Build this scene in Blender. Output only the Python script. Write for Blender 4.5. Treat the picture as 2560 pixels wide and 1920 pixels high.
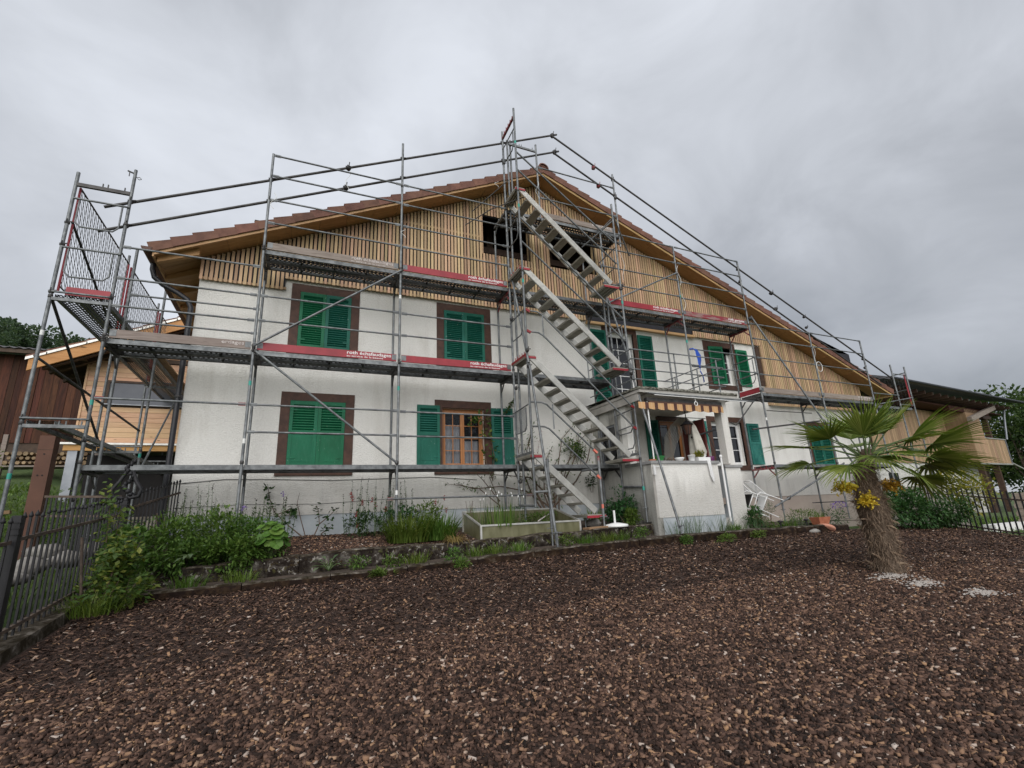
import bpy, math, random
from mathutils import Vector, Matrix, noise as mnoise

for _o in list(bpy.data.objects):
    bpy.data.objects.remove(_o)
scene = bpy.context.scene
col = scene.collection
rnd = random.Random(7)
R = math.radians

# ------------------------------------------------------------------ camera
# world: x runs along the gable front, y into the house, z up; the lowest scaffold deck is z = 0
cam_d = bpy.data.cameras.new('camera')
cam = bpy.data.objects.new('camera', cam_d)
col.objects.link(cam)
scene.camera = cam
_yaw, _pit, _rol = R(24.30765), R(15.25763), R(-2.65621)
_f = Vector((math.sin(_yaw) * math.cos(_pit), math.cos(_yaw) * math.cos(_pit), math.sin(_pit)))
_r0 = Vector((math.cos(_yaw), -math.sin(_yaw), 0))
_u0 = _r0.cross(_f)
_r = _r0 * math.cos(_rol) + _u0 * math.sin(_rol)
_u = -_r0 * math.sin(_rol) + _u0 * math.cos(_rol)
_m = Matrix((_r, _u, -_f)).transposed().to_4x4()
_m.translation = Vector((0, -9.03527, -0.98954))
cam.matrix_world = _m
cam_d.sensor_width = 36
cam_d.lens = 36 * 1195.255 / 2560
cam_d.clip_start = 0.05
cam_d.clip_end = 3000

# ------------------------------------------------------------------ sky, sun, exposure
SUN_EL, SUN_AZ = R(36), R(203)          # overcast: a broad soft glow behind the camera
world = bpy.data.worlds.new('World')
scene.world = world
world.use_nodes = True
wn, wl = world.node_tree.nodes, world.node_tree.links
wn.clear()
w_out = wn.new('ShaderNodeOutputWorld')
w_bg = wn.new('ShaderNodeBackground')
w_bg.inputs['Strength'].default_value = 0.1
w_sky = wn.new('ShaderNodeTexSky')
w_sky.sky_type = 'NISHITA'
w_sky.sun_disc = False
w_sky.sun_elevation = SUN_EL
w_sky.sun_rotation = SUN_AZ
w_co = wn.new('ShaderNodeTexCoord')
w_sep = wn.new('ShaderNodeSeparateXYZ')
wl.new(w_co.outputs['Generated'], w_sep.inputs[0])


def wmath(op, a, b=None):
    n = wn.new('ShaderNodeMath')
    n.operation = op
    for i, v in enumerate((a, b)):
        if v is None:
            continue
        if isinstance(v, (int, float)):
            n.inputs[i].default_value = v
        else:
            wl.new(v, n.inputs[i])
    return n.outputs[0]


w_z = wmath('ADD', wmath('MAXIMUM', w_sep.outputs[2], 0.0), 0.55)
w_cmb = wn.new('ShaderNodeCombineXYZ')
wl.new(wmath('DIVIDE', w_sep.outputs[0], w_z), w_cmb.inputs[0])
wl.new(wmath('DIVIDE', w_sep.outputs[1], w_z), w_cmb.inputs[1])
w_cmb.inputs[2].default_value = 7.9


def wnoise(scale, detail, rough, dist):
    n = wn.new('ShaderNodeTexNoise')
    n.inputs['Scale'].default_value = scale
    n.inputs['Detail'].default_value = detail
    n.inputs['Roughness'].default_value = rough
    n.inputs['Distortion'].default_value = dist
    wl.new(w_cmb.outputs[0], n.inputs['Vector'])
    return n.outputs['Fac']


w_n = wmath('ADD', wmath('MULTIPLY', wnoise(1.15, 2.5, 0.45, 0.15), 0.74), wmath('MULTIPLY', wnoise(4.0, 5.0, 0.55, 0.4), 0.26))
w_rmp = wn.new('ShaderNodeValToRGB')
wl.new(w_n, w_rmp.inputs[0])
_e = w_rmp.color_ramp.elements
_e[0].position, _e[0].color = 0.34, (0.140, 0.150, 0.166, 1)
_e[1].position, _e[1].color = 0.64, (0.385, 0.402, 0.434, 1)
_k = _e.new(0.49)
_k.color = (0.236, 0.247, 0.268, 1)
w_sc = wn.new('ShaderNodeVectorMath')
w_sc.operation = 'SCALE'
wl.new(w_rmp.outputs[0], w_sc.inputs[0])
w_sc.inputs['Scale'].default_value = 10.0
w_mix = wn.new('ShaderNodeMix')
w_mix.data_type = 'RGBA'
w_mix.inputs['Factor'].default_value = 0.96
wl.new(w_sky.outputs[0], w_mix.inputs['A'])
wl.new(w_sc.outputs[0], w_mix.inputs['B'])
wl.new(w_mix.outputs['Result'], w_bg.inputs['Color'])
wl.new(w_bg.outputs[0], w_out.inputs[0])

sun_d = bpy.data.lights.new('sun', 'SUN')
sun_d.energy = 1.5
sun_d.angle = R(75)
sun_d.color = (1.0, 0.975, 0.94)
sun = bpy.data.objects.new('sun', sun_d)
col.objects.link(sun)
_sd = Vector((math.sin(SUN_AZ) * math.cos(SUN_EL), math.cos(SUN_AZ) * math.cos(SUN_EL), math.sin(SUN_EL)))
sun.rotation_euler = _sd.to_track_quat('Z', 'Y').to_euler()
sun.location = (0, -12, 20)

scene.view_settings.view_transform = 'Standard'
scene.view_settings.look = 'None'
scene.view_settings.exposure = 1.0
scene.view_settings.gamma = 1.0
scene.view_settings.use_curve_mapping = False
scene.render.engine = 'CYCLES'

# ------------------------------------------------------------------ materials
MATS = {}


class NT:
    def __init__(self, name):
        self.m = bpy.data.materials.new(name)
        self.m.use_nodes = True
        self.t = self.m.node_tree
        self.n, self.l = self.t.nodes, self.t.links
        self.p = self.n['Principled BSDF']
        self.out = self.n['Material Output']

    def new(self, t, **kw):
        nd = self.n.new(t)
        for k, v in kw.items():
            setattr(nd, k, v)
        return nd

    def put(self, sock, v):
        if hasattr(v, 'is_output'):
            self.l.new(v, sock)
        else:
            sock.default_value = v

    def math(self, op, a, b=0.0, c=None):
        nd = self.new('ShaderNodeMath', operation=op)
        self.put(nd.inputs[0], a)
        self.put(nd.inputs[1], b)
        if c is not None:
            self.put(nd.inputs[2], c)
        return nd.outputs[0]

    def coord(self, kind, scale=(1, 1, 1), shift=True):
        if kind == 'World':
            src = self.new('ShaderNodeNewGeometry').outputs['Position']
        else:
            src = self.new('ShaderNodeTexCoord').outputs[kind]
            if shift:
                oi = self.new('ShaderNodeObjectInfo')
                mu = self.new('ShaderNodeVectorMath', operation='SCALE')
                cb = self.new('ShaderNodeCombineXYZ')
                for i in range(3):
                    self.l.new(oi.outputs['Random'], cb.inputs[i])
                self.l.new(cb.outputs[0], mu.inputs[0])
                mu.inputs['Scale'].default_value = 37.0
                ad = self.new('ShaderNodeVectorMath', operation='ADD')
                self.l.new(src, ad.inputs[0])
                self.l.new(mu.outputs[0], ad.inputs[1])
                src = ad.outputs[0]
        mp = self.new('ShaderNodeVectorMath', operation='MULTIPLY')
        self.l.new(src, mp.inputs[0])
        mp.inputs[1].default_value = scale
        return mp.outputs[0]

    def noise(self, vec, scale, detail=4, rough=0.55, dist=0.0):
        nd = self.new('ShaderNodeTexNoise')
        self.l.new(vec, nd.inputs['Vector'])
        nd.inputs['Scale'].default_value = scale
        nd.inputs['Detail'].default_value = detail
        nd.inputs['Roughness'].default_value = rough
        nd.inputs['Distortion'].default_value = dist
        return nd.outputs['Fac']

    def ramp(self, fac, stops, interp='LINEAR'):
        nd = self.new('ShaderNodeValToRGB')
        nd.color_ramp.interpolation = interp
        self.l.new(fac, nd.inputs[0])
        e = nd.color_ramp.elements
        while len(e) < len(stops):
            e.new(0.5)
        for x, (p, c) in zip(e, stops):
            x.position = p
            x.color = (*c, 1) if len(c) == 3 else c
        return nd.outputs[0]

    def mix(self, fac, a, b, mode='MIX'):
        nd = self.new('ShaderNodeMix', data_type='RGBA', blend_type=mode)
        self.put(nd.inputs['Factor'], fac)
        self.put(nd.inputs['A'], (*a, 1) if isinstance(a, tuple) else a)
        self.put(nd.inputs['B'], (*b, 1) if isinstance(b, tuple) else b)
        return nd.outputs['Result']

    def bump(self, h, strength, dist=0.01, prev=None):
        nd = self.new('ShaderNodeBump')
        nd.inputs['Strength'].default_value = strength
        nd.inputs['Distance'].default_value = dist
        self.l.new(h, nd.inputs['Height'])
        if prev is not None:
            self.l.new(prev, nd.inputs['Normal'])
        return nd.outputs[0]

    def objvar(self, c, amt, hue=0.0):
        oi = self.new('ShaderNodeObjectInfo')
        hs = self.new('ShaderNodeHueSaturation')
        self.l.new(self.math('MULTIPLY_ADD', oi.outputs['Random'], 2 * amt, 1 - amt), hs.inputs['Value'])
        if hue:
            r2 = self.math('FRACT', self.math('MULTIPLY', oi.outputs['Random'], 17.3))
            self.l.new(self.math('MULTIPLY_ADD', r2, 2 * hue, 0.5 - hue), hs.inputs['Hue'])
        self.put(hs.inputs['Color'], c)
        return hs.outputs[0]

    def fin(self, c, rough=0.7, metal=0.0, nrm=None, spec=None):
        self.put(self.p.inputs['Base Color'], (*c, 1) if isinstance(c, tuple) else c)
        self.put(self.p.inputs['Roughness'], rough)
        self.p.inputs['Metallic'].default_value = metal
        if spec is not None:
            self.p.inputs['Specular IOR Level'].default_value = spec
        if nrm is not None:
            self.l.new(nrm, self.p.inputs['Normal'])
        return self.m


def simple(name, c1, c2=None, rough=0.7, metal=0.0, kind='World', sc=(1, 1, 1), ns=4.0, det=4, lo=0.35, hi=0.65,
           bs=0.0, bd=0.005, bscale=None, var=0.0, hue=0.0, spec=None, dist=0.0):
    t = NT(name)
    v = t.coord(kind, sc)
    n = t.noise(v, ns, det, 0.6, dist)
    c = t.ramp(n, [(lo, c1), (hi, c2 or c1)])
    if var:
        c = t.objvar(c, var, hue)
    nb = None
    if bs:
        nb = t.bump(t.noise(v, bscale or ns * 3, 5, 0.6), bs, bd)
    MATS[name] = t.fin(c, rough, metal, nb, spec)
    return MATS[name]


def make_stucco(name, base, dark, stain=0.5):
    t = NT(name)
    w = t.coord('World', (1, 1, 1))
    ws = t.coord('World', (16, 16, 30))
    n1 = t.noise(ws, 1.9, 5, 0.62, 0.5)
    n2 = t.noise(t.coord('World', (48, 48, 75)), 1.5, 4, 0.6)
    h = t.math('ADD', t.math('MULTIPLY', n1, 0.75), t.math('MULTIPLY', n2, 0.35))
    big = t.noise(w, 0.55, 4, 0.6, 0.3)
    drip = t.noise(t.coord('World', (3.0, 3.0, 0.35)), 1.2, 5, 0.65, 0.4)
    f = t.math('MULTIPLY', t.math('ADD', big, drip), 0.5)
    c = t.ramp(f, [(0.36, dark), (0.5, base), (1.0, base)])
    c = t.mix(stain, base, c)
    # splash dirt creeping up from the plinth, ragged
    sz = t.new('ShaderNodeSeparateXYZ')
    t.l.new(w, sz.inputs[0])
    low = t.math('SUBTRACT', t.math('MULTIPLY', drip, 1.3), t.math('MULTIPLY', t.math('ADD', sz.outputs[2], 0.62), 0.9))
    c = t.mix(t.math('MULTIPLY', t.ramp(low, [(0.35, (0, 0, 0)), (0.75, (1, 1, 1))]), 0.45), c, tuple(x * 0.62 for x in dark))
    c = t.mix(0.18, c, t.ramp(n1, [(0.33, tuple(x * 0.6 for x in base)), (0.55, (1, 1, 1))]), 'MULTIPLY')
    nb = t.bump(h, 1.0, 0.028)
    MATS[name] = t.fin(c, 0.9, 0.0, nb, 0.25)


def make_wood(name, c1, c2, knots=None, kind='Object', sc=(6, 6, 1.2), var=0.16, hue=0.012, rough=0.62, bs=0.25, ns=2.0):
    t = NT(name)
    v = t.coord(kind, sc, shift=True)
    n = t.noise(v, ns, 6, 0.62, 1.2)
    c = t.ramp(n, [(0.3, c1), (0.7, c2)])
    if knots:
        vo = t.new('ShaderNodeTexVoronoi', feature='F1')
        t.l.new(t.coord(kind, knots, shift=True), vo.inputs['Vector'])
        vo.inputs['Scale'].default_value = 1.0
        k = t.ramp(vo.outputs['Distance'], [(0.05, (1, 1, 1)), (0.13, (0, 0, 0))])
        c = t.mix(k, c, tuple(x * 0.3 for x in c1))
    if var:
        c = t.objvar(c, var, hue)
    MATS[name] = t.fin(c, rough, 0, t.bump(n, bs, 0.004), 0.3)


def make_leaf(name, c1, c2, c3=None, rough=0.5, trans=0.35, hue=0.02):
    t = NT(name)
    g = t.new('ShaderNodeNewGeometry')
    c = t.ramp(g.outputs['Random Per Island'], [(0.0, c1), (0.6, c2), (1.0, c3 or c2)])
    c = t.objvar(c, 0.12, hue)
    t.fin(c, rough, 0, None, 0.35)
    tr = t.new('ShaderNodeBsdfTranslucent')
    t.l.new(t.mix(0.6, c, t.mix(1.0, c, (1.0, 1.0, 0.35), 'MULTIPLY')), tr.inputs['Color'])
    ms = t.new('ShaderNodeMixShader')
    ms.inputs[0].default_value = trans
    t.l.new(t.p.outputs[0], ms.inputs[1])
    t.l.new(tr.outputs[0], ms.inputs[2])
    t.l.new(ms.outputs[0], t.out.inputs[0])
    MATS[name] = t.m


def make_glass(name, tint, opac, rough=0.03):
    t = NT(name)
    t.fin(tint, rough, 0, None, 0.9)
    tr = t.new('ShaderNodeBsdfTransparent')
    fr = t.new('ShaderNodeFresnel')
    fr.inputs['IOR'].default_value = 1.5
    ms = t.new('ShaderNodeMixShader')
    t.l.new(t.math('ADD', t.math('MULTIPLY', fr.outputs[0], 0.9), opac), ms.inputs[0])
    t.l.new(tr.outputs[0], ms.inputs[1])
    t.l.new(t.p.outputs[0], ms.inputs[2])
    t.l.new(ms.outputs[0], t.out.inputs[0])
    MATS[name] = t.m


def make_holes(name, base, px, py, fx, fy, metal=0.6, rough=0.5, stag=True):
    """sheet steel with a grid of punched holes; the pattern lies in the object's own x / y"""
    t = NT(name)
    tc = t.new('ShaderNodeTexCoord')
    s = t.new('ShaderNodeSeparateXYZ')
    t.l.new(tc.outputs['Object'], s.inputs[0])
    u = t.math('DIVIDE', s.outputs[0], px)
    v = t.math('DIVIDE', s.outputs[1], py)
    if stag:
        u = t.math('ADD', u, t.math('MULTIPLY', t.math('MODULO', t.math('FLOOR', v), 2.0), 0.5))
    a = t.math('ABSOLUTE', t.math('SUBTRACT', t.math('FRACT', u), 0.5))
    b = t.math('ABSOLUTE', t.math('SUBTRACT', t.math('FRACT', v), 0.5))
    hole = t.math('MULTIPLY', t.math('LESS_THAN', a, fx), t.math('LESS_THAN', b, fy))
    n = t.noise(t.coord('Object', (3, 3, 3)), 3, 4)
    t.fin(t.ramp(n, [(0.3, tuple(x * 0.6 for x in base)), (0.7, base)]), rough, metal)
    tr = t.new('ShaderNodeBsdfTransparent')
    ms = t.new('ShaderNodeMixShader')
    t.l.new(hole, ms.inputs[0])
    t.l.new(t.p.outputs[0], ms.inputs[1])
    t.l.new(tr.outputs[0], ms.inputs[2])
    t.l.new(ms.outputs[0], t.out.inputs[0])
    MATS[name] = t.m


make_stucco('stucco', (0.84, 0.825, 0.785), (0.58, 0.55, 0.50), 0.45)
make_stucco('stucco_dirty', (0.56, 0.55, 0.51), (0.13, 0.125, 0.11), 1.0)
simple('plinth_grey', (0.36, 0.40, 0.43), (0.46, 0.49, 0.51), 0.75, ns=2.2, bs=0.15, bscale=40)
simple('plinth_brown', (0.36, 0.30, 0.26), (0.43, 0.37, 0.32), 0.8, ns=1.6, bs=0.15, bscale=40)
simple('brown_paint', (0.046, 0.018, 0.010), (0.082, 0.034, 0.020), 0.65, ns=9, bs=0.35, bscale=60, bd=0.004)
def make_paint(name, c1, c2, pale, chip=0.70):
    """old shutter paint: uneven fading, pale chips, dust"""
    t = NT(name)
    v = t.coord('World')
    c = t.ramp(t.noise(v, 2.2, 4, 0.6), [(0.35, c1), (0.65, c2)])
    c = t.mix(t.math('MULTIPLY', t.ramp(t.noise(t.coord('World', (9, 9, 2)), 3.0, 5, 0.6), [(0.5, (0, 0, 0)), (0.8, (1, 1, 1))]), 0.35), c, pale)
    c = t.mix(t.ramp(t.noise(v, 26, 4, 0.6), [(chip, (0, 0, 0)), (chip + 0.03, (1, 1, 1))]), c, (0.42, 0.45, 0.42))
    c = t.objvar(c, 0.08, 0.006)
    MATS[name] = t.fin(c, 0.55, 0, t.bump(t.noise(v, 30, 4), 0.12, 0.004), 0.3)


make_paint('green_bright', (0.004, 0.115, 0.050), (0.007, 0.155, 0.072), (0.05, 0.20, 0.12))
make_paint('green_teal', (0.004, 0.095, 0.064), (0.010, 0.130, 0.092), (0.05, 0.19, 0.15), 0.68)
make_paint('green_faded', (0.010, 0.115, 0.095), (0.050, 0.235, 0.200), (0.10, 0.28, 0.25), 0.69)
make_wood('slat_wood', (0.40, 0.255, 0.145), (0.63, 0.445, 0.275), (2.6, 2.6, 1.6), sc=(5, 5, 1.5), var=0.24, hue=0.018)
make_wood('batten_wood', (0.30, 0.20, 0.11), (0.48, 0.34, 0.20), None, sc=(0.8, 5, 5))
make_wood('soffit_wood', (0.36, 0.19, 0.075), (0.50, 0.285, 0.125), None, kind='World', sc=(1.1, 9, 1.1), var=0.07, hue=0.005, rough=0.5)
make_wood('fascia_wood', (0.50, 0.30, 0.14), (0.64, 0.42, 0.21), None, kind='World', sc=(0.6, 9, 5), var=0.05, rough=0.5)
make_wood('eave_orange', (0.40, 0.19, 0.065), (0.55, 0.29, 0.115), (1.2, 1, 5), kind='World', sc=(0.6, 9, 5), var=0.05)
make_wood('siding_wood', (0.52, 0.305, 0.175), (0.68, 0.45, 0.285), (2.4, 1, 7.5), kind='World', sc=(0.8, 3, 9), var=0.09)
make_wood('barn_wood', (0.030, 0.012, 0.008), (0.100, 0.036, 0.019), None, kind='World', sc=(9, 9, 0.7), var=0.35, rough=0.8)
make_wood('dark_timber', (0.045, 0.026, 0.018), (0.085, 0.050, 0.034), None, kind='World', sc=(3, 3, 3), var=0.1)
make_wood('weathered_plank', (0.17, 0.135, 0.115), (0.30, 0.255, 0.225), None, kind='World', sc=(1.2, 9, 9), var=0.1, rough=0.85)
make_wood('old_plank', (0.20, 0.12, 0.07), (0.30, 0.19, 0.11), None, kind='World', sc=(1.2, 4, 4), var=0.1, rough=0.85)
make_wood('chalet_wood', (0.28, 0.18, 0.105), (0.45, 0.305, 0.19), None, kind='World', sc=(9, 9, 0.8), var=0.2, rough=0.7)
simple('membrane', (0.010, 0.010, 0.014), (0.022, 0.022, 0.030), 0.7, ns=3)
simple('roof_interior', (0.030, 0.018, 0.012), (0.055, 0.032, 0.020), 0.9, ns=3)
simple('tile', (0.125, 0.052, 0.035), (0.205, 0.094, 0.062), 0.75, kind='Object', ns=5, bs=0.2, bscale=40, var=0.13, hue=0.008)
simple('tile_dark', (0.065, 0.065, 0.070), (0.115, 0.112, 0.118), 0.8, ns=2.5, bs=0.4, bscale=18)
simple('pipe_black', (0.012, 0.012, 0.016), (0.022, 0.022, 0.028), 0.45, ns=6)
simple('copper_brown', (0.085, 0.042, 0.030), (0.13, 0.065, 0.045), 0.5, ns=6, metal=0.3)
simple('galv', (0.105, 0.112, 0.118), (0.225, 0.236, 0.242), 0.55, 0.45, kind='World', ns=9, det=5, var=0.16, spec=0.5, bs=0.06, bscale=60)
simple('galv_dark', (0.045, 0.043, 0.044), (0.095, 0.090, 0.088), 0.6, 0.4, kind='World', ns=7, var=0.1)
simple('alu', (0.50, 0.49, 0.46), (0.64, 0.63, 0.59), 0.42, 0.6, kind='World', ns=8, var=0.05)
simple('alu_dull', (0.27, 0.255, 0.215), (0.36, 0.34, 0.29), 0.55, 0.35, kind='World', ns=7, var=0.08)
simple('clamp_iron', (0.030, 0.030, 0.034), (0.075, 0.070, 0.066), 0.6, 0.5, ns=20)
simple('red_paint', (0.23, 0.012, 0.022), (0.32, 0.022, 0.034), 0.5, kind='World', ns=3.5, bs=0.1, bscale=30)
simple('red_worn', (0.22, 0.020, 0.032), (0.25, 0.145, 0.135), 0.7, kind='World', sc=(1.6, 6, 7), ns=2.2, lo=0.47, hi=0.56)
simple('red_plastic', (0.20, 0.012, 0.016), (0.27, 0.02, 0.024), 0.45, ns=4)
simple('orange_tape', (0.60, 0.12, 0.07), (0.66, 0.20, 0.15), 0.6, ns=4)
simple('white_paint', (0.72, 0.72, 0.71), (0.80, 0.80, 0.79), 0.45, ns=4)
simple('lettering', (0.78, 0.77, 0.76), (0.70, 0.69, 0.68), 0.6, ns=30)
simple('lettering_worn', (0.42, 0.36, 0.34), (0.60, 0.55, 0.53), 0.7, ns=22, lo=0.45, hi=0.55)
simple('teal_tape', (0.02, 0.28, 0.22), (0.03, 0.34, 0.28), 0.6, ns=4)
simple('white_tape', (0.72, 0.72, 0.70), (0.78, 0.78, 0.76), 0.6, ns=4)
simple('concrete', (0.30, 0.285, 0.26), (0.42, 0.40, 0.37), 0.9, ns=3, bs=0.35, bscale=35)
simple('concrete_cap', (0.235, 0.235, 0.235), (0.33, 0.33, 0.325), 0.85, ns=4, bs=0.25, bscale=40)
simple('floor_tile', (0.25, 0.20, 0.17), (0.32, 0.26, 0.22), 0.8, ns=4)
simple('orange_frame', (0.33, 0.125, 0.035), (0.43, 0.18, 0.06), 0.45, kind='World', sc=(8, 8, 1), ns=2)
simple('dark_red', (0.10, 0.018, 0.016), (0.14, 0.028, 0.024), 0.55, ns=4)
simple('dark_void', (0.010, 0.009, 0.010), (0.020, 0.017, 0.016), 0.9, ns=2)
simple('roller_blind', (0.085, 0.092, 0.115), (0.11, 0.118, 0.14), 0.5, ns=2)
simple('grey_metal', (0.20, 0.215, 0.24), (0.27, 0.285, 0.31), 0.45, 0.5, ns=4)
simple('rust_pillar', (0.085, 0.036, 0.022), (0.130, 0.058, 0.036), 0.75, ns=2.2, bs=0.15, bscale=30)
simple('iron_black', (0.006, 0.006, 0.008), (0.014, 0.013, 0.016), 0.65, kind='World', ns=9, bs=0.2, bscale=50)
simple('rust_iron', (0.055, 0.038, 0.030), (0.12, 0.085, 0.062), 0.75, kind='World', ns=11)
simple('soil', (0.040, 0.028, 0.021), (0.095, 0.066, 0.048), 0.95, ns=7, bs=0.8, bscale=40, bd=0.02)
simple('mulch_base', (0.022, 0.012, 0.009), (0.070, 0.038, 0.026), 0.95, ns=28, det=6, bs=1.0, bscale=55, bd=0.02)
simple('pale_gravel', (0.25, 0.22, 0.20), (0.42, 0.39, 0.36), 0.9, ns=30, bs=0.8, bscale=60, bd=0.01)
simple('grass_ground', (0.040, 0.075, 0.018), (0.085, 0.125, 0.038), 0.95, ns=1.4, det=7, bs=0.9, bscale=14, bd=0.05)
simple('path_stone', (0.12, 0.105, 0.08), (0.30, 0.275, 0.235), 0.9, ns=4, bs=0.4, bscale=25)
simple('rock', (0.12, 0.11, 0.10), (0.27, 0.255, 0.235), 0.9, ns=5, bs=0.5, bscale=18, bd=0.02, var=0.15)
simple('terracotta', (0.34, 0.105, 0.052), (0.45, 0.16, 0.085), 0.8, ns=8)
simple('terracotta_pale', (0.46, 0.20, 0.13), (0.55, 0.27, 0.19), 0.8, ns=8)
simple('blue_plastic', (0.008, 0.055, 0.38), (0.014, 0.090, 0.50), 0.4, ns=14)
simple('purple_pot', (0.085, 0.006, 0.065), (0.11, 0.010, 0.085), 0.45, ns=4)
simple('green_plastic', (0.03, 0.20, 0.05), (0.05, 0.28, 0.08), 0.45, ns=4)
simple('towel', (0.66, 0.66, 0.66), (0.74, 0.74, 0.74), 0.95, ns=40, bs=0.4, bscale=120)
simple('curtain', (0.42, 0.40, 0.35), (0.54, 0.52, 0.46), 0.9, ns=9, bs=0.2, bscale=60)
make_glass('tulle', (0.55, 0.53, 0.48), 0.42, 0.9)
simple('tarp', (0.155, 0.138, 0.118), (0.215, 0.195, 0.170), 0.8, ns=3, bs=0.4, bscale=10, bd=0.03)
simple('bark', (0.060, 0.042, 0.032), (0.125, 0.092, 0.070), 0.9, ns=12, bs=0.6, bscale=30, bd=0.02)
simple('twig', (0.085, 0.055, 0.038), (0.15, 0.105, 0.075), 0.85, ns=12)
simple('green_stem', (0.055, 0.095, 0.026), (0.095, 0.14, 0.045), 0.7, ns=12)
simple('palm_fibre', (0.115, 0.078, 0.054), (0.235, 0.175, 0.125), 0.95, kind='World', sc=(14, 14, 5), ns=4, bs=1.0, bscale=22, bd=0.02)
simple('palm_husk', (0.15, 0.095, 0.062), (0.33, 0.245, 0.17), 0.9, kind='World', sc=(8, 8, 8), ns=3)
simple('stone_white', (0.44, 0.43, 0.41), (0.66, 0.65, 0.62), 0.9, sc=(1.2, 1.2, 3.2), ns=3.5, bs=0.8, bscale=6, bd=0.05)
simple('log_end', (0.17, 0.11, 0.06), (0.33, 0.24, 0.14), 0.85, kind='Object', ns=3, var=0.25)
simple('pallet', (0.24, 0.19, 0.15), (0.36, 0.30, 0.25), 0.85, kind='Object', ns=3, var=0.15)
make_glass('pane', (0.05, 0.055, 0.065), 0.12)
make_glass('pane_dark', (0.015, 0.016, 0.020), 0.75)
make_holes('deck_holes', (0.055, 0.052, 0.048), 0.080, 0.044, 0.27, 0.25)
make_leaf('leaf_bed', (0.050, 0.100, 0.016), (0.100, 0.180, 0.032), (0.17, 0.25, 0.058))
make_leaf("leaf_far_haze", (0.045, 0.078, 0.046), (0.072, 0.115, 0.064), (0.11, 0.155, 0.08))  # lighter, bluish green: haze of the distance put into the leaf colour
make_leaf('leaf_light', (0.075, 0.150, 0.022), (0.125, 0.215, 0.036), (0.19, 0.26, 0.060))
make_leaf('leaf_dark', (0.016, 0.040, 0.012), (0.034, 0.074, 0.020), (0.060, 0.105, 0.032))
make_leaf('leaf_shrub', (0.022, 0.072, 0.020), (0.048, 0.125, 0.038), (0.085, 0.175, 0.056))
make_leaf('leaf_grey', (0.060, 0.105, 0.048), (0.105, 0.155, 0.080), (0.15, 0.20, 0.11))
make_leaf('leaf_blade', (0.055, 0.105, 0.015), (0.095, 0.165, 0.024), (0.155, 0.215, 0.045))
make_leaf('leaf_vine', (0.038, 0.085, 0.016), (0.075, 0.140, 0.026), (0.19, 0.215, 0.040))
make_leaf('leaf_yellow', (0.20, 0.21, 0.030), (0.32, 0.26, 0.035), (0.12, 0.18, 0.03))
make_leaf('leaf_tree', (0.020, 0.050, 0.012), (0.040, 0.085, 0.020), (0.075, 0.125, 0.032))
make_leaf('leaf_sparse', (0.045, 0.040, 0.020), (0.070, 0.062, 0.028), (0.060, 0.080, 0.030))
make_leaf('leaf_dry', (0.22, 0.15, 0.06), (0.33, 0.23, 0.09), (0.40, 0.31, 0.15))
make_leaf('palm_leaf', (0.065, 0.110, 0.016), (0.135, 0.190, 0.028), (0.25, 0.29, 0.07), rough=0.38, trans=0.25, hue=0.012)
make_leaf('palm_flower', (0.50, 0.29, 0.02), (0.66, 0.43, 0.04), (0.74, 0.55, 0.10), trans=0.15)
make_leaf('petal_red', (0.20, 0.008, 0.020), (0.33, 0.014, 0.030), (0.42, 0.04, 0.06))
make_leaf('petal_violet', (0.10, 0.06, 0.30), (0.17, 0.10, 0.42), (0.25, 0.16, 0.48))
make_leaf('seed_dark', (0.020, 0.018, 0.014), (0.040, 0.034, 0.026), (0.07, 0.05, 0.035))

# mossy stone for kerb and garden wall: black-brown moss from the top edge, grey stone, lichen
_t = NT('mossy_stone')
_w = _t.coord('World')
_n1 = _t.noise(_w, 5.5, 6, 0.65, 0.4)
_n2 = _t.noise(_w, 22, 4, 0.6)
_n3 = _t.noise(_w, 1.6, 3, 0.5)
_c = _t.ramp(_n1, [(0.44, (0.012, 0.008, 0.006)), (0.55, (0.040, 0.033, 0.027)), (0.72, (0.150, 0.137, 0.122))])
_c = _t.mix(_t.ramp(_t.noise(_w, 11, 5, 0.7, 0.6), [(0.57, (0, 0, 0)), (0.63, (1, 1, 1))]), _c, (0.27, 0.25, 0.225))
_c = _t.mix(_t.ramp(_n2, [(0.56, (0, 0, 0)), (0.66, (1, 1, 1))]), _c, _t.ramp(_n3, [(0.4, (0.040, 0.026, 0.010)), (0.6, (0.085, 0.090, 0.030))]))
MATS['mossy_stone'] = _t.fin(_c, 0.95, 0, _t.bump(_n2, 0.8, 0.02, _t.bump(_n1, 0.6, 0.03)), 0.2)
_t = NT('kerb_stone')
_w = _t.coord('World')
_n1 = _t.noise(_w, 7, 6, 0.65, 0.4)
_n2 = _t.noise(_w, 26, 4, 0.6)
_c = _t.ramp(_n1, [(0.45, (0.013, 0.007, 0.005)), (0.60, (0.036, 0.021, 0.011)), (0.76, (0.12, 0.10, 0.08))])
MATS['kerb_stone'] = _t.fin(_c, 0.95, 0, _t.bump(_n2, 0.8, 0.02), 0.2)
# kerb top: pale bare stone with moss islands
_t = NT('kerb_top')
_w = _t.coord('World')
_n1 = _t.noise(_w, 9, 6, 0.65, 0.4)
_c = _t.ramp(_n1, [(0.42, (0.022, 0.016, 0.008)), (0.56, (0.075, 0.062, 0.048)), (0.72, (0.24, 0.215, 0.185))])
MATS['kerb_top'] = _t.fin(_c, 0.95, 0, _t.bump(_n1, 0.6, 0.02), 0.2)
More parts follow.
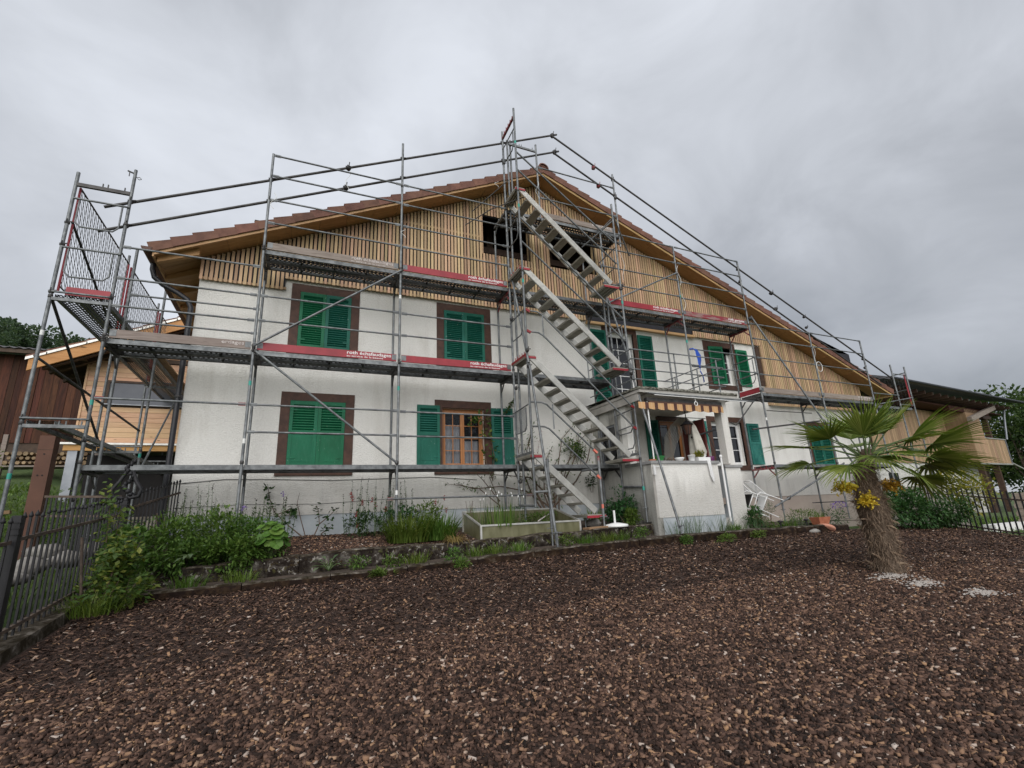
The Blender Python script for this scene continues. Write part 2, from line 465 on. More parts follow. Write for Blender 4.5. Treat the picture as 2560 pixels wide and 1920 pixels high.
# lichen-spotted balcony slab edge
_t = NT('slab_edge')
_w = _t.coord('World')
_n1 = _t.noise(_w, 16, 5, 0.65)
_c = _t.ramp(_n1, [(0.42, (0.045, 0.042, 0.032)), (0.55, (0.20, 0.195, 0.165)), (0.7, (0.33, 0.32, 0.28))])
MATS['slab_edge'] = _t.fin(_c, 0.95, 0, _t.bump(_n1, 0.8, 0.03), 0.2)
# bark chips: every chip its own colour
_t = NT('bark_chip')
_g = _t.new('ShaderNodeNewGeometry')
_c = _t.ramp(_g.outputs['Random Per Island'], [(0.0, (0.012, 0.007, 0.005)), (0.32, (0.044, 0.024, 0.017)), (0.66, (0.105, 0.060, 0.043)),
                                               (0.88, (0.205, 0.120, 0.082)), (0.965, (0.36, 0.215, 0.12)), (1.0, (0.52, 0.45, 0.40))])
_c = _t.mix(0.5, _c, _t.ramp(_t.noise(_t.coord('World'), 0.8, 3), [(0.35, (0.62, 0.60, 0.60)), (0.65, (1, 1, 1))]), 'MULTIPLY')
MATS['bark_chip'] = _t.fin(_c, 0.85, 0, None, 0.3)
# striped awning cloth
_t = NT('awning_cloth')
_s = _t.new('ShaderNodeSeparateXYZ')
_t.l.new(_t.new('ShaderNodeNewGeometry').outputs['Position'], _s.inputs[0])
_fr = _t.math('FRACT', _t.math('DIVIDE', _t.math('SUBTRACT', _s.outputs[0], 6.72), 0.262))
_m1 = _t.math('LESS_THAN', _fr, 0.36)
_m2 = _t.math('LESS_THAN', _t.math('ABSOLUTE', _t.math('SUBTRACT', _fr, 0.68)), 0.02)
_c = _t.mix(_m2, _t.mix(_m1, (0.56, 0.33, 0.16), (0.085, 0.036, 0.028)), (0.62, 0.45, 0.28))
MATS['awning_cloth'] = _t.fin(_c, 0.9)
# net curtain: shade of vertical folds put into the colour, lace pattern low down
_t = NT('net_curtain')
_w = _t.coord('World', (60, 60, 8))
_n = _t.noise(_w, 1.0, 3)
_c = _t.ramp(_n, [(0.35, (0.40, 0.42, 0.46)), (0.65, (0.62, 0.64, 0.68))])
MATS['net_curtain'] = _t.fin(_c, 0.9)
# translucent polycarbonate of the raised bed
_t = NT('polycarbonate')
_w = _t.coord('World', (90, 2, 1))
_n = _t.noise(_t.coord('World', (4, 4, 1.2)), 2, 4)
_c = _t.ramp(_n, [(0.35, (0.095, 0.092, 0.042)), (0.65, (0.175, 0.168, 0.095))])
MATS['polycarbonate'] = _t.fin(_c, 0.4)

# ------------------------------------------------------------------ helpers
def V(*a):
    return Vector(a)


def off(p):
    v = Vector((0, 0, 0))
    while p is not None:
        v += p.location
        p = p.parent
    return v


def tag(o, label=None, cat=None, group=None, kind=None):
    if label:
        o['label'] = label
    if cat:
        o['category'] = cat
    if group:
        o['group'] = group
    if kind:
        o['kind'] = kind
    return o


def thing(name, label, cat, loc=(0, 0, 0), rotz=0.0, group=None):
    o = bpy.data.objects.new(name, None)
    col.objects.link(o)
    o.empty_display_size = 0.2
    o.location = loc
    o.rotation_euler = (0, 0, rotz)
    return tag(o, label, cat, group)


def fix_scaled(o, parent, c, local):
    """a part of a stretched piece keeps its own size"""
    if parent is None or local or tuple(parent.scale) == (1.0, 1.0, 1.0):
        return
    o.matrix_parent_inverse = parent.matrix_basis.inverted()
    o.location = Vector(c) - off(parent.parent)


class MB:
    def __init__(self):
        self.v, self.f, self.s = [], [], []

    def add(self, vs, fs, smooth=False):
        b = len(self.v)
        self.v.extend(tuple(x) for x in vs)
        for f in fs:
            self.f.append(tuple(i + b for i in f))
            self.s.append(smooth)
        return self

    def box(self, x0, x1, y0, y1, z0, z1):
        return self.add([(x0, y0, z0), (x1, y0, z0), (x1, y1, z0), (x0, y1, z0), (x0, y0, z1), (x1, y0, z1), (x1, y1, z1), (x0, y1, z1)],
                        [(0, 3, 2, 1), (4, 5, 6, 7), (0, 1, 5, 4), (1, 2, 6, 5), (2, 3, 7, 6), (3, 0, 4, 7)])

    def beam(self, p, q, w, h, up=(0, 0, 1)):
        p, q, up = Vector(p), Vector(q), Vector(up)
        d = (q - p).normalized()
        s = d.cross(up)
        if s.length < 1e-5:
            s = d.cross(Vector((1, 0, 0)))
        s.normalize()
        u = s.cross(d)
        s, u = s * w / 2, u * h / 2
        vs = [p - s - u, p + s - u, p + s + u, p - s + u, q - s - u, q + s - u, q + s + u, q - s + u]
        return self.add(vs, [(0, 1, 2, 3), (7, 6, 5, 4), (1, 0, 4, 5), (2, 1, 5, 6), (3, 2, 6, 7), (0, 3, 7, 4)])

    def pipe(self, pts, r, n=8, cap=True):
        pts = [Vector(p) for p in pts]
        rr = r if isinstance(r, (list, tuple)) else [r] * len(pts)
        rings, prev = [], None
        for i, p in enumerate(pts):
            d = (pts[min(i + 1, len(pts) - 1)] - pts[max(i - 1, 0)]).normalized()
            if prev is None:
                a = d.cross(Vector((0, 0, 1)))
                if a.length < 1e-3:
                    a = d.cross(Vector((1, 0, 0)))
            else:
                a = prev - d * prev.dot(d)
            a.normalize()
            prev = a
            b = d.cross(a)
            rings.append([p + (a * math.cos(2 * math.pi * k / n) + b * math.sin(2 * math.pi * k / n)) * rr[i] for k in range(n)])
        vs = [v for g in rings for v in g]
        fs = [(i * n + k, i * n + (k + 1) % n, (i + 1) * n + (k + 1) % n, (i + 1) * n + k) for i in range(len(pts) - 1) for k in range(n)]
        self.add(vs, fs, True)
        if cap:
            self.add(rings[0], [tuple(range(n - 1, -1, -1))])
            self.add(rings[-1], [tuple(range(n))])
        return self

    def lathe(self, c, prof, n=16):
        c = Vector(c)
        vs = [c + Vector((r * math.cos(2 * math.pi * k / n), r * math.sin(2 * math.pi * k / n), z)) for r, z in prof for k in range(n)]
        fs = [(i * n + k, i * n + (k + 1) % n, (i + 1) * n + (k + 1) % n, (i + 1) * n + k) for i in range(len(prof) - 1) for k in range(n)]
        return self.add(vs, fs, True)

    def prism(self, poly, y0, y1):
        """poly in x,z, counter-clockwise seen from -y; extruded from y0 (front) to y1"""
        n = len(poly)
        vs = [(x, y0, z) for x, z in poly] + [(x, y1, z) for x, z in poly]
        fs = [tuple(range(n)), tuple(range(2 * n - 1, n - 1, -1))]
        fs += [(i, i + n, (i + 1) % n + n, (i + 1) % n) for i in range(n)]
        return self.add(vs, fs)

    def quad(self, a, b, c, d):
        return self.add([a, b, c, d], [(0, 1, 2, 3)])

    def blob(self, c, rx, ry, rz, n=10, m=6, jit=0.0, seed=0):
        c = Vector(c)
        vs = []
        for i in range(m + 1):
            th = math.pi * i / m
            for k in range(n):
                ph = 2 * math.pi * k / n
                d = Vector((math.sin(th) * math.cos(ph), math.sin(th) * math.sin(ph), math.cos(th)))
                j = 1 + jit * mnoise.noise(d * 1.7 + Vector((seed * 3.1, seed, 0)))
                vs.append(c + Vector((d.x * rx, d.y * ry, d.z * rz)) * j)
        fs = [(i * n + k, (i + 1) * n + k, (i + 1) * n + (k + 1) % n, i * n + (k + 1) % n) for i in range(m) for k in range(n)]
        return self.add(vs, fs, True)

    def leaf(self, p, d, up, ln, wd, fold=0.15, droop=0.0):
        """one folded pointed leaf of two triangles pairs"""
        s = d.cross(up)
        if s.length < 1e-4:
            s = d.cross(Vector((1, 0.3, 0)))
        s.normalize()
        u = s.cross(d).normalized()
        mid = p + d * ln * 0.5 - u * wd * fold
        tip = p + d * ln - Vector((0, 0, droop * ln))
        self.add([p, mid + s * wd * 0.5 + u * wd * fold, tip, mid - s * wd * 0.5 + u * wd * fold, mid], [(0, 1, 4), (1, 2, 4), (2, 3, 4), (3, 0, 4)])
        return self

    def blade(self, p, d0, ln, wd, droop, seg=4):
        """one grass-like strap that arches over"""
        s = d0.cross(Vector((0, 0, 1)))
        if s.length < 1e-3:
            s = Vector((1, 0, 0))
        s.normalize()
        vs, q, d = [], Vector(p), Vector(d0).normalized()
        for i in range(seg + 1):
            t = i / seg
            w = wd * 0.5 * (1 - t ** 2.5) + 0.0006
            vs += [q - s * w, q + s * w]
            q = q + d * (ln / seg)
            d = (d + Vector((0, 0, -droop / seg))).normalized()
        return self.add(vs, [(2 * i, 2 * i + 1, 2 * i + 3, 2 * i + 2) for i in range(seg)])

    def mesh(self, name, mat, centre):
        me = bpy.data.meshes.new(name)
        me.from_pydata([(x - centre[0], y - centre[1], z - centre[2]) for x, y, z in self.v], [], self.f)
        me.polygons.foreach_set('use_smooth', self.s)
        me.materials.append(MATS[mat])
        me.update()
        return me

    def build(self, name, mat, parent=None, local=False, label=None, cat=None, group=None, kind=None):
        xs, ys, zs = zip(*self.v)
        c = Vector(((min(xs) + max(xs)) / 2, (min(ys) + max(ys)) / 2, min(zs) if parent is None else (min(zs) + max(zs)) / 2))
        o = bpy.data.objects.new(name, self.mesh(name, mat, c))
        col.objects.link(o)
        o.parent = parent
        o.location = c if (local or parent is None) else c - off(parent)
        fix_scaled(o, parent, c, local)
        return tag(o, label, cat, group, kind)


def obj_of(me, name, parent, loc, rot=None, scale=None, local=False):
    o = bpy.data.objects.new(name, me)
    col.objects.link(o)
    o.parent = parent
    o.location = Vector(loc) if (local or parent is None) else Vector(loc) - off(parent)
    fix_scaled(o, parent, Vector(loc), local)
    if rot is not None:
        o.rotation_mode = 'QUATERNION'
        o.rotation_quaternion = rot
    if scale is not None:
        o.scale = scale
    return o


_unit = {}


def unit(kind, mat):
    k = (kind, mat)
    if k not in _unit:
        m = MB()
        if kind == 'tube':
            m.pipe([(0, 0, -0.5), (0, 0, 0.5)], 1.0, 10)
        else:
            m.box(-0.5, 0.5, -0.5, 0.5, -0.5, 0.5)
        _unit[k] = m.mesh(kind, mat, (0, 0, 0))
    return _unit[k]


def tube(name, p, q, r, mat, parent, local=False):
    p, q = Vector(p), Vector(q)
    d = q - p
    return obj_of(unit('tube', mat), name, parent, (p + q) / 2, d.to_track_quat('Z', 'Y'), (r, r, d.length), local)


def bar(name, x0, x1, y0, y1, z0, z1, mat, parent, rot=None, local=False):
    return obj_of(unit('cube', mat), name, parent, ((x0 + x1) / 2, (y0 + y1) / 2, (z0 + z1) / 2), rot, (x1 - x0, y1 - y0, z1 - z0), local)


def beamo(name, p, q, w, h, mat, parent, local=False):
    """square-cut piece from p to q, h measured upwards, w sideways"""
    p, q = Vector(p), Vector(q)
    d = (q - p).normalized()
    s = d.cross(Vector((0, 0, 1)))
    if s.length < 1e-4:
        s = Vector((0, 1, 0))
    s.normalize()
    u = s.cross(d)
    m = Matrix((s, u, -d)).transposed()
    return obj_of(unit('cube', mat), name, parent, (p + q) / 2, m.to_quaternion(), (w, h, (q - p).length), local)


def interp(x, pts):
    if x <= pts[0][0]:
        return pts[0][1]
    for (a, b), (c, d) in zip(pts, pts[1:]):
        if x <= c:
            return b + (d - b) * (x - a) / (c - a)
    return pts[-1][1]


def write(name, text, size, p, right, up, mat, parent, bold=0.0, depth=0.002):
    """real letters: a text curve turned into a mesh, laid out along right / up from p"""
    cu = bpy.data.curves.new(name, 'FONT')
    cu.body = text
    cu.size = size
    cu.offset = bold
    cu.extrude = depth / 2
    cu.resolution_u = 3
    tmp = bpy.data.objects.new('tmp_text', cu)
    col.objects.link(tmp)
    dg = bpy.context.evaluated_depsgraph_get()
    me = bpy.data.meshes.new_from_object(tmp.evaluated_get(dg))
    bpy.data.objects.remove(tmp)
    me.materials.clear()
    me.materials.append(MATS[mat])
    r, u = Vector(right).normalized(), Vector(up).normalized()
    m = Matrix((r, u, r.cross(u))).transposed()
    me.transform(m.to_4x4())
    return obj_of(me, name, parent, p)


def fast_mesh(name, verts, faces4, mat):
    """big quad soup straight from flat lists"""
    me = bpy.data.meshes.new(name)
    nv, nf = len(verts) // 3, len(faces4) // 4
    me.vertices.add(nv)
    me.vertices.foreach_set('co', verts)
    me.loops.add(nf * 4)
    me.loops.foreach_set('vertex_index', faces4)
    me.polygons.add(nf)
    me.polygons.foreach_set('loop_start', range(0, nf * 4, 4))
    me.update(calc_edges=True)
    me.validate()
    me.materials.append(MATS[mat])
    return me


# ------------------------------------------------------------------ terrain
def kbase(x):       # chip level at the foot of the kerb
    return interp(x, [(-4, -1.82), (-1.5, -1.77), (0.6, -1.735), (2.3, -1.685), (4.1, -1.65), (6.8, -1.62), (10.5, -1.645), (14, -1.70), (20, -1.8)])


def chip_z(x, y):
    return kbase(x) + 0.1 * (min(y, -1.0) + 1.75) + 0.022 * mnoise.noise(Vector((x * 0.6, y * 0.6, 0))) + 0.012 * mnoise.noise(Vector((x * 2.1, y * 2.1, 2))) 


def kerb_top(x):
    return interp(x, [(-2, -1.69), (-1.4, -1.675), (0.6, -1.645), (2.3, -1.60), (4.1, -1.53), (6.8, -1.485), (10.5, -1.50), (12, -1.53)])


def wall_top(x):    # garden wall behind the kerb
    return interp(x, [(-1.8, -1.50), (0.6, -1.405), (2.6, -1.395), (4.5, -1.35), (6.7, -1.285)])


def bed_z(x, y):
    if x > 6.75:
        return interp(x, [(6.75, -1.50), (9, -1.50), (13, -1.53), (20, -1.75)]) + 0.02 * mnoise.noise(Vector((x, y, 3)))
    t = min(max((y + 0.8) / 1.8, 0), 1)
    return (wall_top(x) - 0.05) * (1 - t) + (-1.20 + (0.0 if x < 0 else 0.0)) * t + 0.02 * mnoise.noise(Vector((x * 1.5, y * 1.5, 3)))


def ground_z(x, y):
    """the wide sheet to the horizon; it runs a little under the chips, beds and house"""
    near = -2.15
    fx = 14.83 + (y + 1.87) * 0.4615              # line of the right fence
    if -2.6 < x < max(fx - 0.02, 12.0) and y < 1.0:
        return min(near, chip_z(x, y) - 0.25)
    if x >= min(fx - 0.02, 14.8):                 # lawn beyond the right fence
        return -1.80 - 0.012 * min(max(x - 14, 0), 40) + 0.10 * min(y + 1.8, 0)
    if x <= -2.6:
        # rough bank on the left, climbing away from the fence
        a = min(max((-2.6 - x) / 3.5, 0), 1)
        b = min(max((y + 4.0) / 14.0, 0), 1)
        z = -1.75 + 0.75 * a * (0.35 + b) + 1.7 * b * b * (0.3 + 0.7 * a)
        far = min(max((math.hypot(x, y) - 25) / 200.0, 0), 1)
        return z + far * 6 + 0.05 * mnoise.noise(Vector((x, y, 1)))
    return -2.3


gx = [-1500, -700, -350, -180, -110, -70, -45, -30, -22, -16, -13, -11, -9.5, -8.5, -7.5, -6.5, -5.7, -5, -4.4, -3.9, -3.4, -3, -2.62, -2.58, -1, 2, 6, 10, 12, 12.8, 13.2, 13.6, 13.9, 14.2, 14.5, 14.8, 15.1, 16, 18, 20, 25, 32, 40, 55, 80, 120, 200, 350, 700, 1500]
gy = [-1500, -600, -250, -120, -60, -30, -18, -13, -10, -8, -6.5, -5.6, -5, -4.5, -4, -3.5, -3, -2.5, -2, -1.5, -1, 0, 0.98, 1.02, 2, 3, 4, 5, 6, 7, 8, 9, 10, 12, 15, 20, 28, 40, 60, 100, 160, 260, 450, 800, 1500]
m = MB()
_vs = [(x, y, ground_z(x, y)) for y in gy for x in gx]
_nx = len(gx)
m.add(_vs, [(j * _nx + i, j * _nx + i + 1, (j + 1) * _nx + i + 1, (j + 1) * _nx + i) for j in range(len(gy) - 1) for i in range(_nx - 1)], True)
m.build('ground', 'grass_ground', label='grass ground reaching to the horizon', kind='structure')

# chip-covered forecourt
m = MB()
xs = [-2.06 + i * 0.42 for i in range(42)]
ys = [-16, -14, -12.5, -11.3] + [-10.6 + j * 0.4 for j in range(23)] + [-1.62]
m.add([(x, y, chip_z(x, y)) for y in ys for x in xs],
      [(j * len(xs) + i, j * len(xs) + i + 1, (j + 1) * len(xs) + i + 1, (j + 1) * len(xs) + i) for j in range(len(ys) - 1) for i in range(len(xs) - 1)
       if xs[i] < 14.83 + (ys[j] + 1.87) * 0.4615 - 0.1], True)
m.build('mulch_ground', 'mulch_base', label='brown forecourt ground under bark chips', kind='structure')

# garden bed between garden wall and house, strip between kerb and garden wall, bed right of the porch
m = MB()
xs = [-1.95 + i * 0.3 for i in range(30)]
xs = [x for x in xs if x < 6.76] + [6.76]
ys = [-0.72 + 0.25 * j for j in range(7)] + [1.06]
m.add([(x, y, bed_z(x, y)) for y in ys for x in xs],
      [(j * len(xs) + i, j * len(xs) + i + 1, (j + 1) * len(xs) + i + 1, (j + 1) * len(xs) + i) for j in range(len(ys) - 1) for i in range(len(xs) - 1)], True)
m.build('garden_bed', 'soil', label='mulched garden bed along the foot of the white wall', kind='structure')
m = MB()
xs = [-1.75 + i * 0.35 for i in range(38)]
m.add([(x, y, kerb_top(x) - 0.035 + 0.02 * mnoise.noise(Vector((x * 2, y * 2, 5)))) for y in (-1.72, -1.4, -1.1, -0.8) for x in xs],
      [(j * len(xs) + i, j * len(xs) + i + 1, (j + 1) * len(xs) + i + 1, (j + 1) * len(xs) + i) for j in range(3) for i in range(len(xs) - 1)], True)
m.build('weedy_strip', 'soil', label='narrow weedy soil strip between kerb and garden wall', kind='structure')
m = MB()
xs = [8.55 + i * 0.4 for i in range(16)]
m.add([(x, y, bed_z(x, y) + 0.01) for y in (-0.82, -0.3, 0.3, 1.06) for x in xs],
      [(j * len(xs) + i, j * len(xs) + i + 1, (j + 1) * len(xs) + i + 1, (j + 1) * len(xs) + i) for j in range(3) for i in range(len(xs) - 1)], True)
m.build('side_bed', 'soil', label='soil bed right of the porch steps', kind='structure')


def wobbly_wall(x0, x1, yf, yb, top, bot, step=0.22, jit=0.02, seed=0):
    """stone strip along x: front face, sloping arris, top"""
    a, b = MB(), MB()
    n = int((x1 - x0) / step) + 1
    rows = []
    for i in range(n + 1):
        x = x0 + (x1 - x0) * i / n
        j = lambda k: jit * mnoise.noise(Vector((x * 2.3, k * 4.7, seed)))
        zt, zb = top(x) + j(1) * 0.7, bot(x)
        rows.append([(x, yf + j(2), zb), (x, yf + j(3), (zt * 2 + zb) / 3), (x, yf + j(4), zt - 0.02), (x, yf + 0.025 + j(5), zt), (x, yb, zt + j(6) * 0.4), (x, yb, zb)])
    for i in range(n):
        p, q = rows[i], rows[i + 1]
        for k in range(5):
            (b if k in (2, 3) else a).quad(p[k], q[k], q[k + 1], p[k + 1])
    for mm in (a, b):
        mm.s = [True] * len(mm.f)
    for r, rev in ((rows[0], True), (rows[-1], False)):
        a.add(r, [(5, 4, 3, 2, 1, 0) if rev else (0, 1, 2, 3, 4, 5)])
    return a, b


kb = thing('kerb', 'low mossy kerb along the edge of the bark chips', 'kerb', (4, -1.8, -1.8))
joints = [-1.62, -0.55, 0.48, 1.5, 2.55, 3.5, 4.6, 5.55, 6.6, 7.6, 8.55, 9.6, 10.55, 11.3]
for i, (x0, x1) in enumerate(zip(joints, joints[1:])):
    a, b = wobbly_wall(x0 + 0.006, x1 - 0.006, -1.86, -1.70, kerb_top, lambda x: kbase(x) - 0.12, seed=i, jit=0.035)
    o = a.build('kerb_stone', 'kerb_stone', kb)
    b.build('worn_top', 'kerb_top', o)
gw = thing('garden_wall', 'mossy dark stone garden wall holding up the flower bed', 'wall', (2, -0.85, -1.8))
joints = [-1.72, 0.1, 1.9, 3.6, 5.2, 6.66]
for i, (x0, x1) in enumerate(zip(joints, joints[1:])):
    a, b = wobbly_wall(x0 + 0.004, x1 - 0.004, -0.93, -0.70, wall_top, lambda x: kerb_top(x) - 0.25, seed=20 + i, jit=0.035)
    o = a.build('stone_block', 'mossy_stone', gw)
    b.build('worn_top', 'kerb_top', o)
# kerb of the left fence
m = MB()
pts = [(-8, -2.42), (-5.2, -2.07), (-3.6, -1.875), (-2.4, -1.735), (-1.5, -1.66), (-0.5, -1.6)]
for (ya, za), (yb, zb) in zip(pts, pts[1:]):
    m.add([(-2.06, ya, za), (-2.04, yb, zb), (-2.36, yb, zb), (-2.38, ya, za), (-2.02, ya, za - 0.4), (-2.0, yb, zb - 0.4), (-2.42, yb, zb - 0.4), (-2.42, ya, za - 0.4)],
          [(0, 1, 2, 3), (0, 4, 5, 1), (2, 6, 7, 3)])
m.build('fence_kerb', 'kerb_top', label='pale stone kerb under the black iron fence on the left', cat='kerb')

# ------------------------------------------------------------------ the house
WY = 1.05                                   # front face of the wall
house = thing('house', 'white gabled farmhouse with green shutters and slatted timber gable', 'house', (8, 1.05, -1.6))
RX, RZ = 5.49, 7.79                         # underside of the roof at the ridge
LX, LZ = -2.63, 3.82
EX, EZ = 18.9, 2.46
SL, SR = (RZ - LZ) / (RX - LX), (EZ - RZ) / (EX - RX)
VY = 0.5                                    # verge plane


def under(x):
    return RZ + SL * (x - RX) if x < RX else RZ + SR * (x - RX)


def wall_holes(x0, x1, z0, z1, holes, yf, yb):
    m = MB()
    X = sorted({x0, x1, *[h[0] for h in holes], *[h[1] for h in holes]})
    Z = sorted({z0, z1, *[h[2] for h in holes], *[h[3] for h in holes]})
    for xa, xb in zip(X, X[1:]):
        for za, zb in zip(Z, Z[1:]):
            cx, cz = (xa + xb) / 2, (za + zb) / 2
            if any(h[0] < cx < h[1] and h[2] < cz < h[3] for h in holes):
                continue
            m.quad((xa, yf, za), (xb, yf, za), (xb, yf, zb), (xa, yf, zb))
    for a, b, c, d in holes:
        m.quad((a, yf, c), (a, yf, d), (a, yb, d), (a, yb, c))
        m.quad((b, yf, d), (b, yf, c), (b, yb, c), (b, yb, d))
        m.quad((a, yf, d), (b, yf, d), (b, yb, d), (a, yb, d))
        m.quad((b, yf, c), (a, yf, c), (a, yb, c), (b, yb, c))
    return m


# openings in the front wall: x0, x1, z0, z1
OP = dict(up1=(-0.20, 0.82, 2.47, 3.71), up2=(2.88, 3.88, 2.47, 3.72), lo1=(-0.23, 0.80, 0.05, 1.37), lo2=(2.83, 3.82, 0.05, 1.37),
          french=(7.42, 8.32, 1.68, 3.72), upr=(11.09, 12.06, 2.47, 3.67), door=(8.88, 9.72, -0.82, 1.30), pwin=(10.75, 11.95, 0.08, 1.34),
          palm=(14.92, 15.88, 0.08, 1.34))
m = wall_holes(-2.0, 18.0, -0.62, 4.06, list(OP.values()), WY, WY + 0.24)
m.build('front_wall', 'stucco', house)
m = MB()
m.box(-1.985, 6.7, WY + 0.02, WY + 0.3, -2.2, -0.621)
m.build('grey_plinth', 'plinth_grey', house)
m = MB()
m.box(9.2, 17.99, WY + 0.02, WY + 0.3, -2.2, -0.648)
m.build('brown_plinth', 'plinth_brown', house)
m = MB()
m.box(6.7, 9.2, WY + 0.021, WY + 0.3, -2.2, -0.83)
m.build('porch_plinth', 'plinth_grey', house)
m = MB()
m.box(-2.0, -1.7, WY + 0.3, 12.5, -2.2, under(-2.0) + 0.1)
m.build('side_wall', 'stucco', house)
m = MB()
m.box(17.7, 18.0, WY + 0.3, 12.5, -2.2, under(18.0) + 0.1)
m.build('side_wall', 'stucco', house)
m = MB()
m.prism([(-2, -2.2), (18, -2.2), (18, under(18)), (RX, RZ), (-2, under(-2))], 12.5, 12.8)
m.build('back_wall', 'stucco', house)
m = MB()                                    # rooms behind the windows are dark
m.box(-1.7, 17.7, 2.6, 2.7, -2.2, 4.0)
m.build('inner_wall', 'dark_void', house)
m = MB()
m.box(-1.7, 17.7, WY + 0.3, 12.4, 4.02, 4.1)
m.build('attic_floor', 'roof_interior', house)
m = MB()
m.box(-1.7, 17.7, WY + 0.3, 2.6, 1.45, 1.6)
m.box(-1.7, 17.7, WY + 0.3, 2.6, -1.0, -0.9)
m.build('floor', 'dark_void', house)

# dark membrane behind the slats, left open where the attic windows are
AT = [(3.90, 5.24, 5.36, 6.50), (5.80, 7.30, 5.34, 6.42)]
YM = WY - 0.012


def memb(xa, xb, za):
    mm = MB()
    poly = [(xa, za), (xb, za), (xb, under(xb) - 0.01)]
    if xa < RX < xb:
        poly.append((RX, RZ - 0.01))
    poly.append((xa, under(xa) - 0.01))
    mm.prism(poly, YM, YM + 0.06)
    return mm


edges = [-1.99, 3.90, 5.24, 5.80, 7.30, 17.98]
for xa, xb in zip(edges, edges[1:]):
    hole = [h for h in AT if abs(h[0] - xa) < 0.01]
    if hole:
        h = hole[0]
        memb(xa, xb, h[3]).build('membrane', 'membrane', house)
        mm = MB()
        mm.box(xa, xb, YM, YM + 0.06, 4.05, h[2] - 0.01)
    else:
        mm = memb(xa, xb, 4.05)
    mm.build('membrane', 'membrane', house)
# lower membrane under the slat apron (in front of the white wall)
m = MB()
m.box(-1.985, -0.5, YM - 0.03, WY - 0.004, 3.74, 4.06)
m.build('apron_membrane', 'membrane', house)
m = MB()
m.box(-0.495, 6.8, YM - 0.03, WY - 0.004, 3.97, 4.06)
m.build('apron_membrane', 'membrane', house)
m = MB()
m.box(10.55, 13.28, YM - 0.03, WY - 0.004, 3.95, 4.06)
m.build('apron_membrane', 'membrane', house)
m = MB()
m.prism([(13.34, 2.0), (17.9, 2.0), (17.9, under(17.9) - 0.05), (15.6, under(15.6) - 0.05), (14.8, 4.0), (13.34, 4.0)], YM - 0.05, WY - 0.004)
m.build('apron_membrane', 'membrane', house)
m = MB()
m.box(6.82, 10.52, YM - 0.028, WY - 0.003, 3.93, 4.16)
m.build('bare_membrane', 'membrane', house)

# slats: one board each, screwed on two-layer battens
YS = WY - 0.085
pitch = 0.083
n_sl = 0
x = -1.975
while x < 17.95:
    top = min(under(x - 0.022), under(x + 0.022)) - 0.012
    j = rnd.uniform(-0.006, 0.006)
    w = rnd.choice((0.051, 0.053, 0.056))
    if x < -0.5:
        bot = 3.675
    elif x < 6.82:
        bot = 3.925
    elif x < 10.5:
        bot = 4.17
    elif x < 13.32:
        bot = 3.88
    else:
        bot = 1.93
    segs = [(bot, top)]
    for a, b, c, d in AT:
        if a - 0.01 < x < b + 0.01:
            segs = [(bot, c + (0.02 if a < 5 else 0.0)), (d, top)]
    for za, zb in segs:
        if zb - za > 0.05:
            bar('slat', x - w / 2, x + w / 2, YS + rnd.uniform(-0.003, 0.003), YS + 0.027, za + j, zb, 'slat_wood', house)
            n_sl += 1
    x += pitch
# battens behind the slats
for zb, xa, xb in [(3.72, -1.98, -0.48), (3.97, -0.47, 6.8), (4.55, -1.5, 14.0), (5.2, 0.1, 12.3), (5.85, 1.4, 3.88), (6.75, 3.2, 8.0), (5.85, 7.32, 10.3), (3.93, 10.52, 13.3),
                   (2.0, 13.34, 17.9), (2.62, 13.36, 17.7), (3.25, 13.36, 16.6), (3.9, 13.36, 15.0), (7.3, 4.6, 6.6)]:
    while under(xa) < zb + 0.06:
        xa += 0.05
    while under(xb) < zb + 0.06:
        xb -= 0.05
    bar('batten', xa, xb, YS + 0.029, YS + 0.06, zb - 0.025, zb + 0.025, 'batten_wood', house)
bar('ledge_board', 6.80, 10.56, WY - 0.10, WY - 0.002, 3.855, 3.925, 'fascia_wood', house)
for xa, xb in ((13.36, 14.45), (14.52, 15.95), (16.02, 17.9)):
    bar('drip_board', xa, xb, YS - 0.02, YS - 0.003, 1.915, 1.945, 'batten_wood', house)
bar('corner_board', 13.13, 13.29, WY - 0.045, WY - 0.002, 2.55, 3.86, 'dark_timber', house)
bar('apron_edge', 13.285, 13.335, YS - 0.005, WY - 0.002, 1.93, 3.87, 'batten_wood', house)
# attic rooms behind the two openings: beams in the dark
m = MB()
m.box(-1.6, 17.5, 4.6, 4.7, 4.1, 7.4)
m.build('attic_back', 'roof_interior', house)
for xb in (4.5, 6.4):
    bar('attic_post', xb - 0.09, xb + 0.09, 2.0, 2.18, 4.1, 7.0, 'dark_timber', house)
bar('attic_rail', 3.6, 7.6, 1.9, 2.06, 6.0, 6.18, 'dark_timber', house)
for a, b, c, d in AT:
    bar('opening_lining', a - 0.035, a - 0.002, YS - 0.002, WY + 0.15, c, d, 'batten_wood', house)
    bar('opening_lining', b + 0.002, b + 0.035, YS - 0.002, WY + 0.15, c, d, 'batten_wood', house)

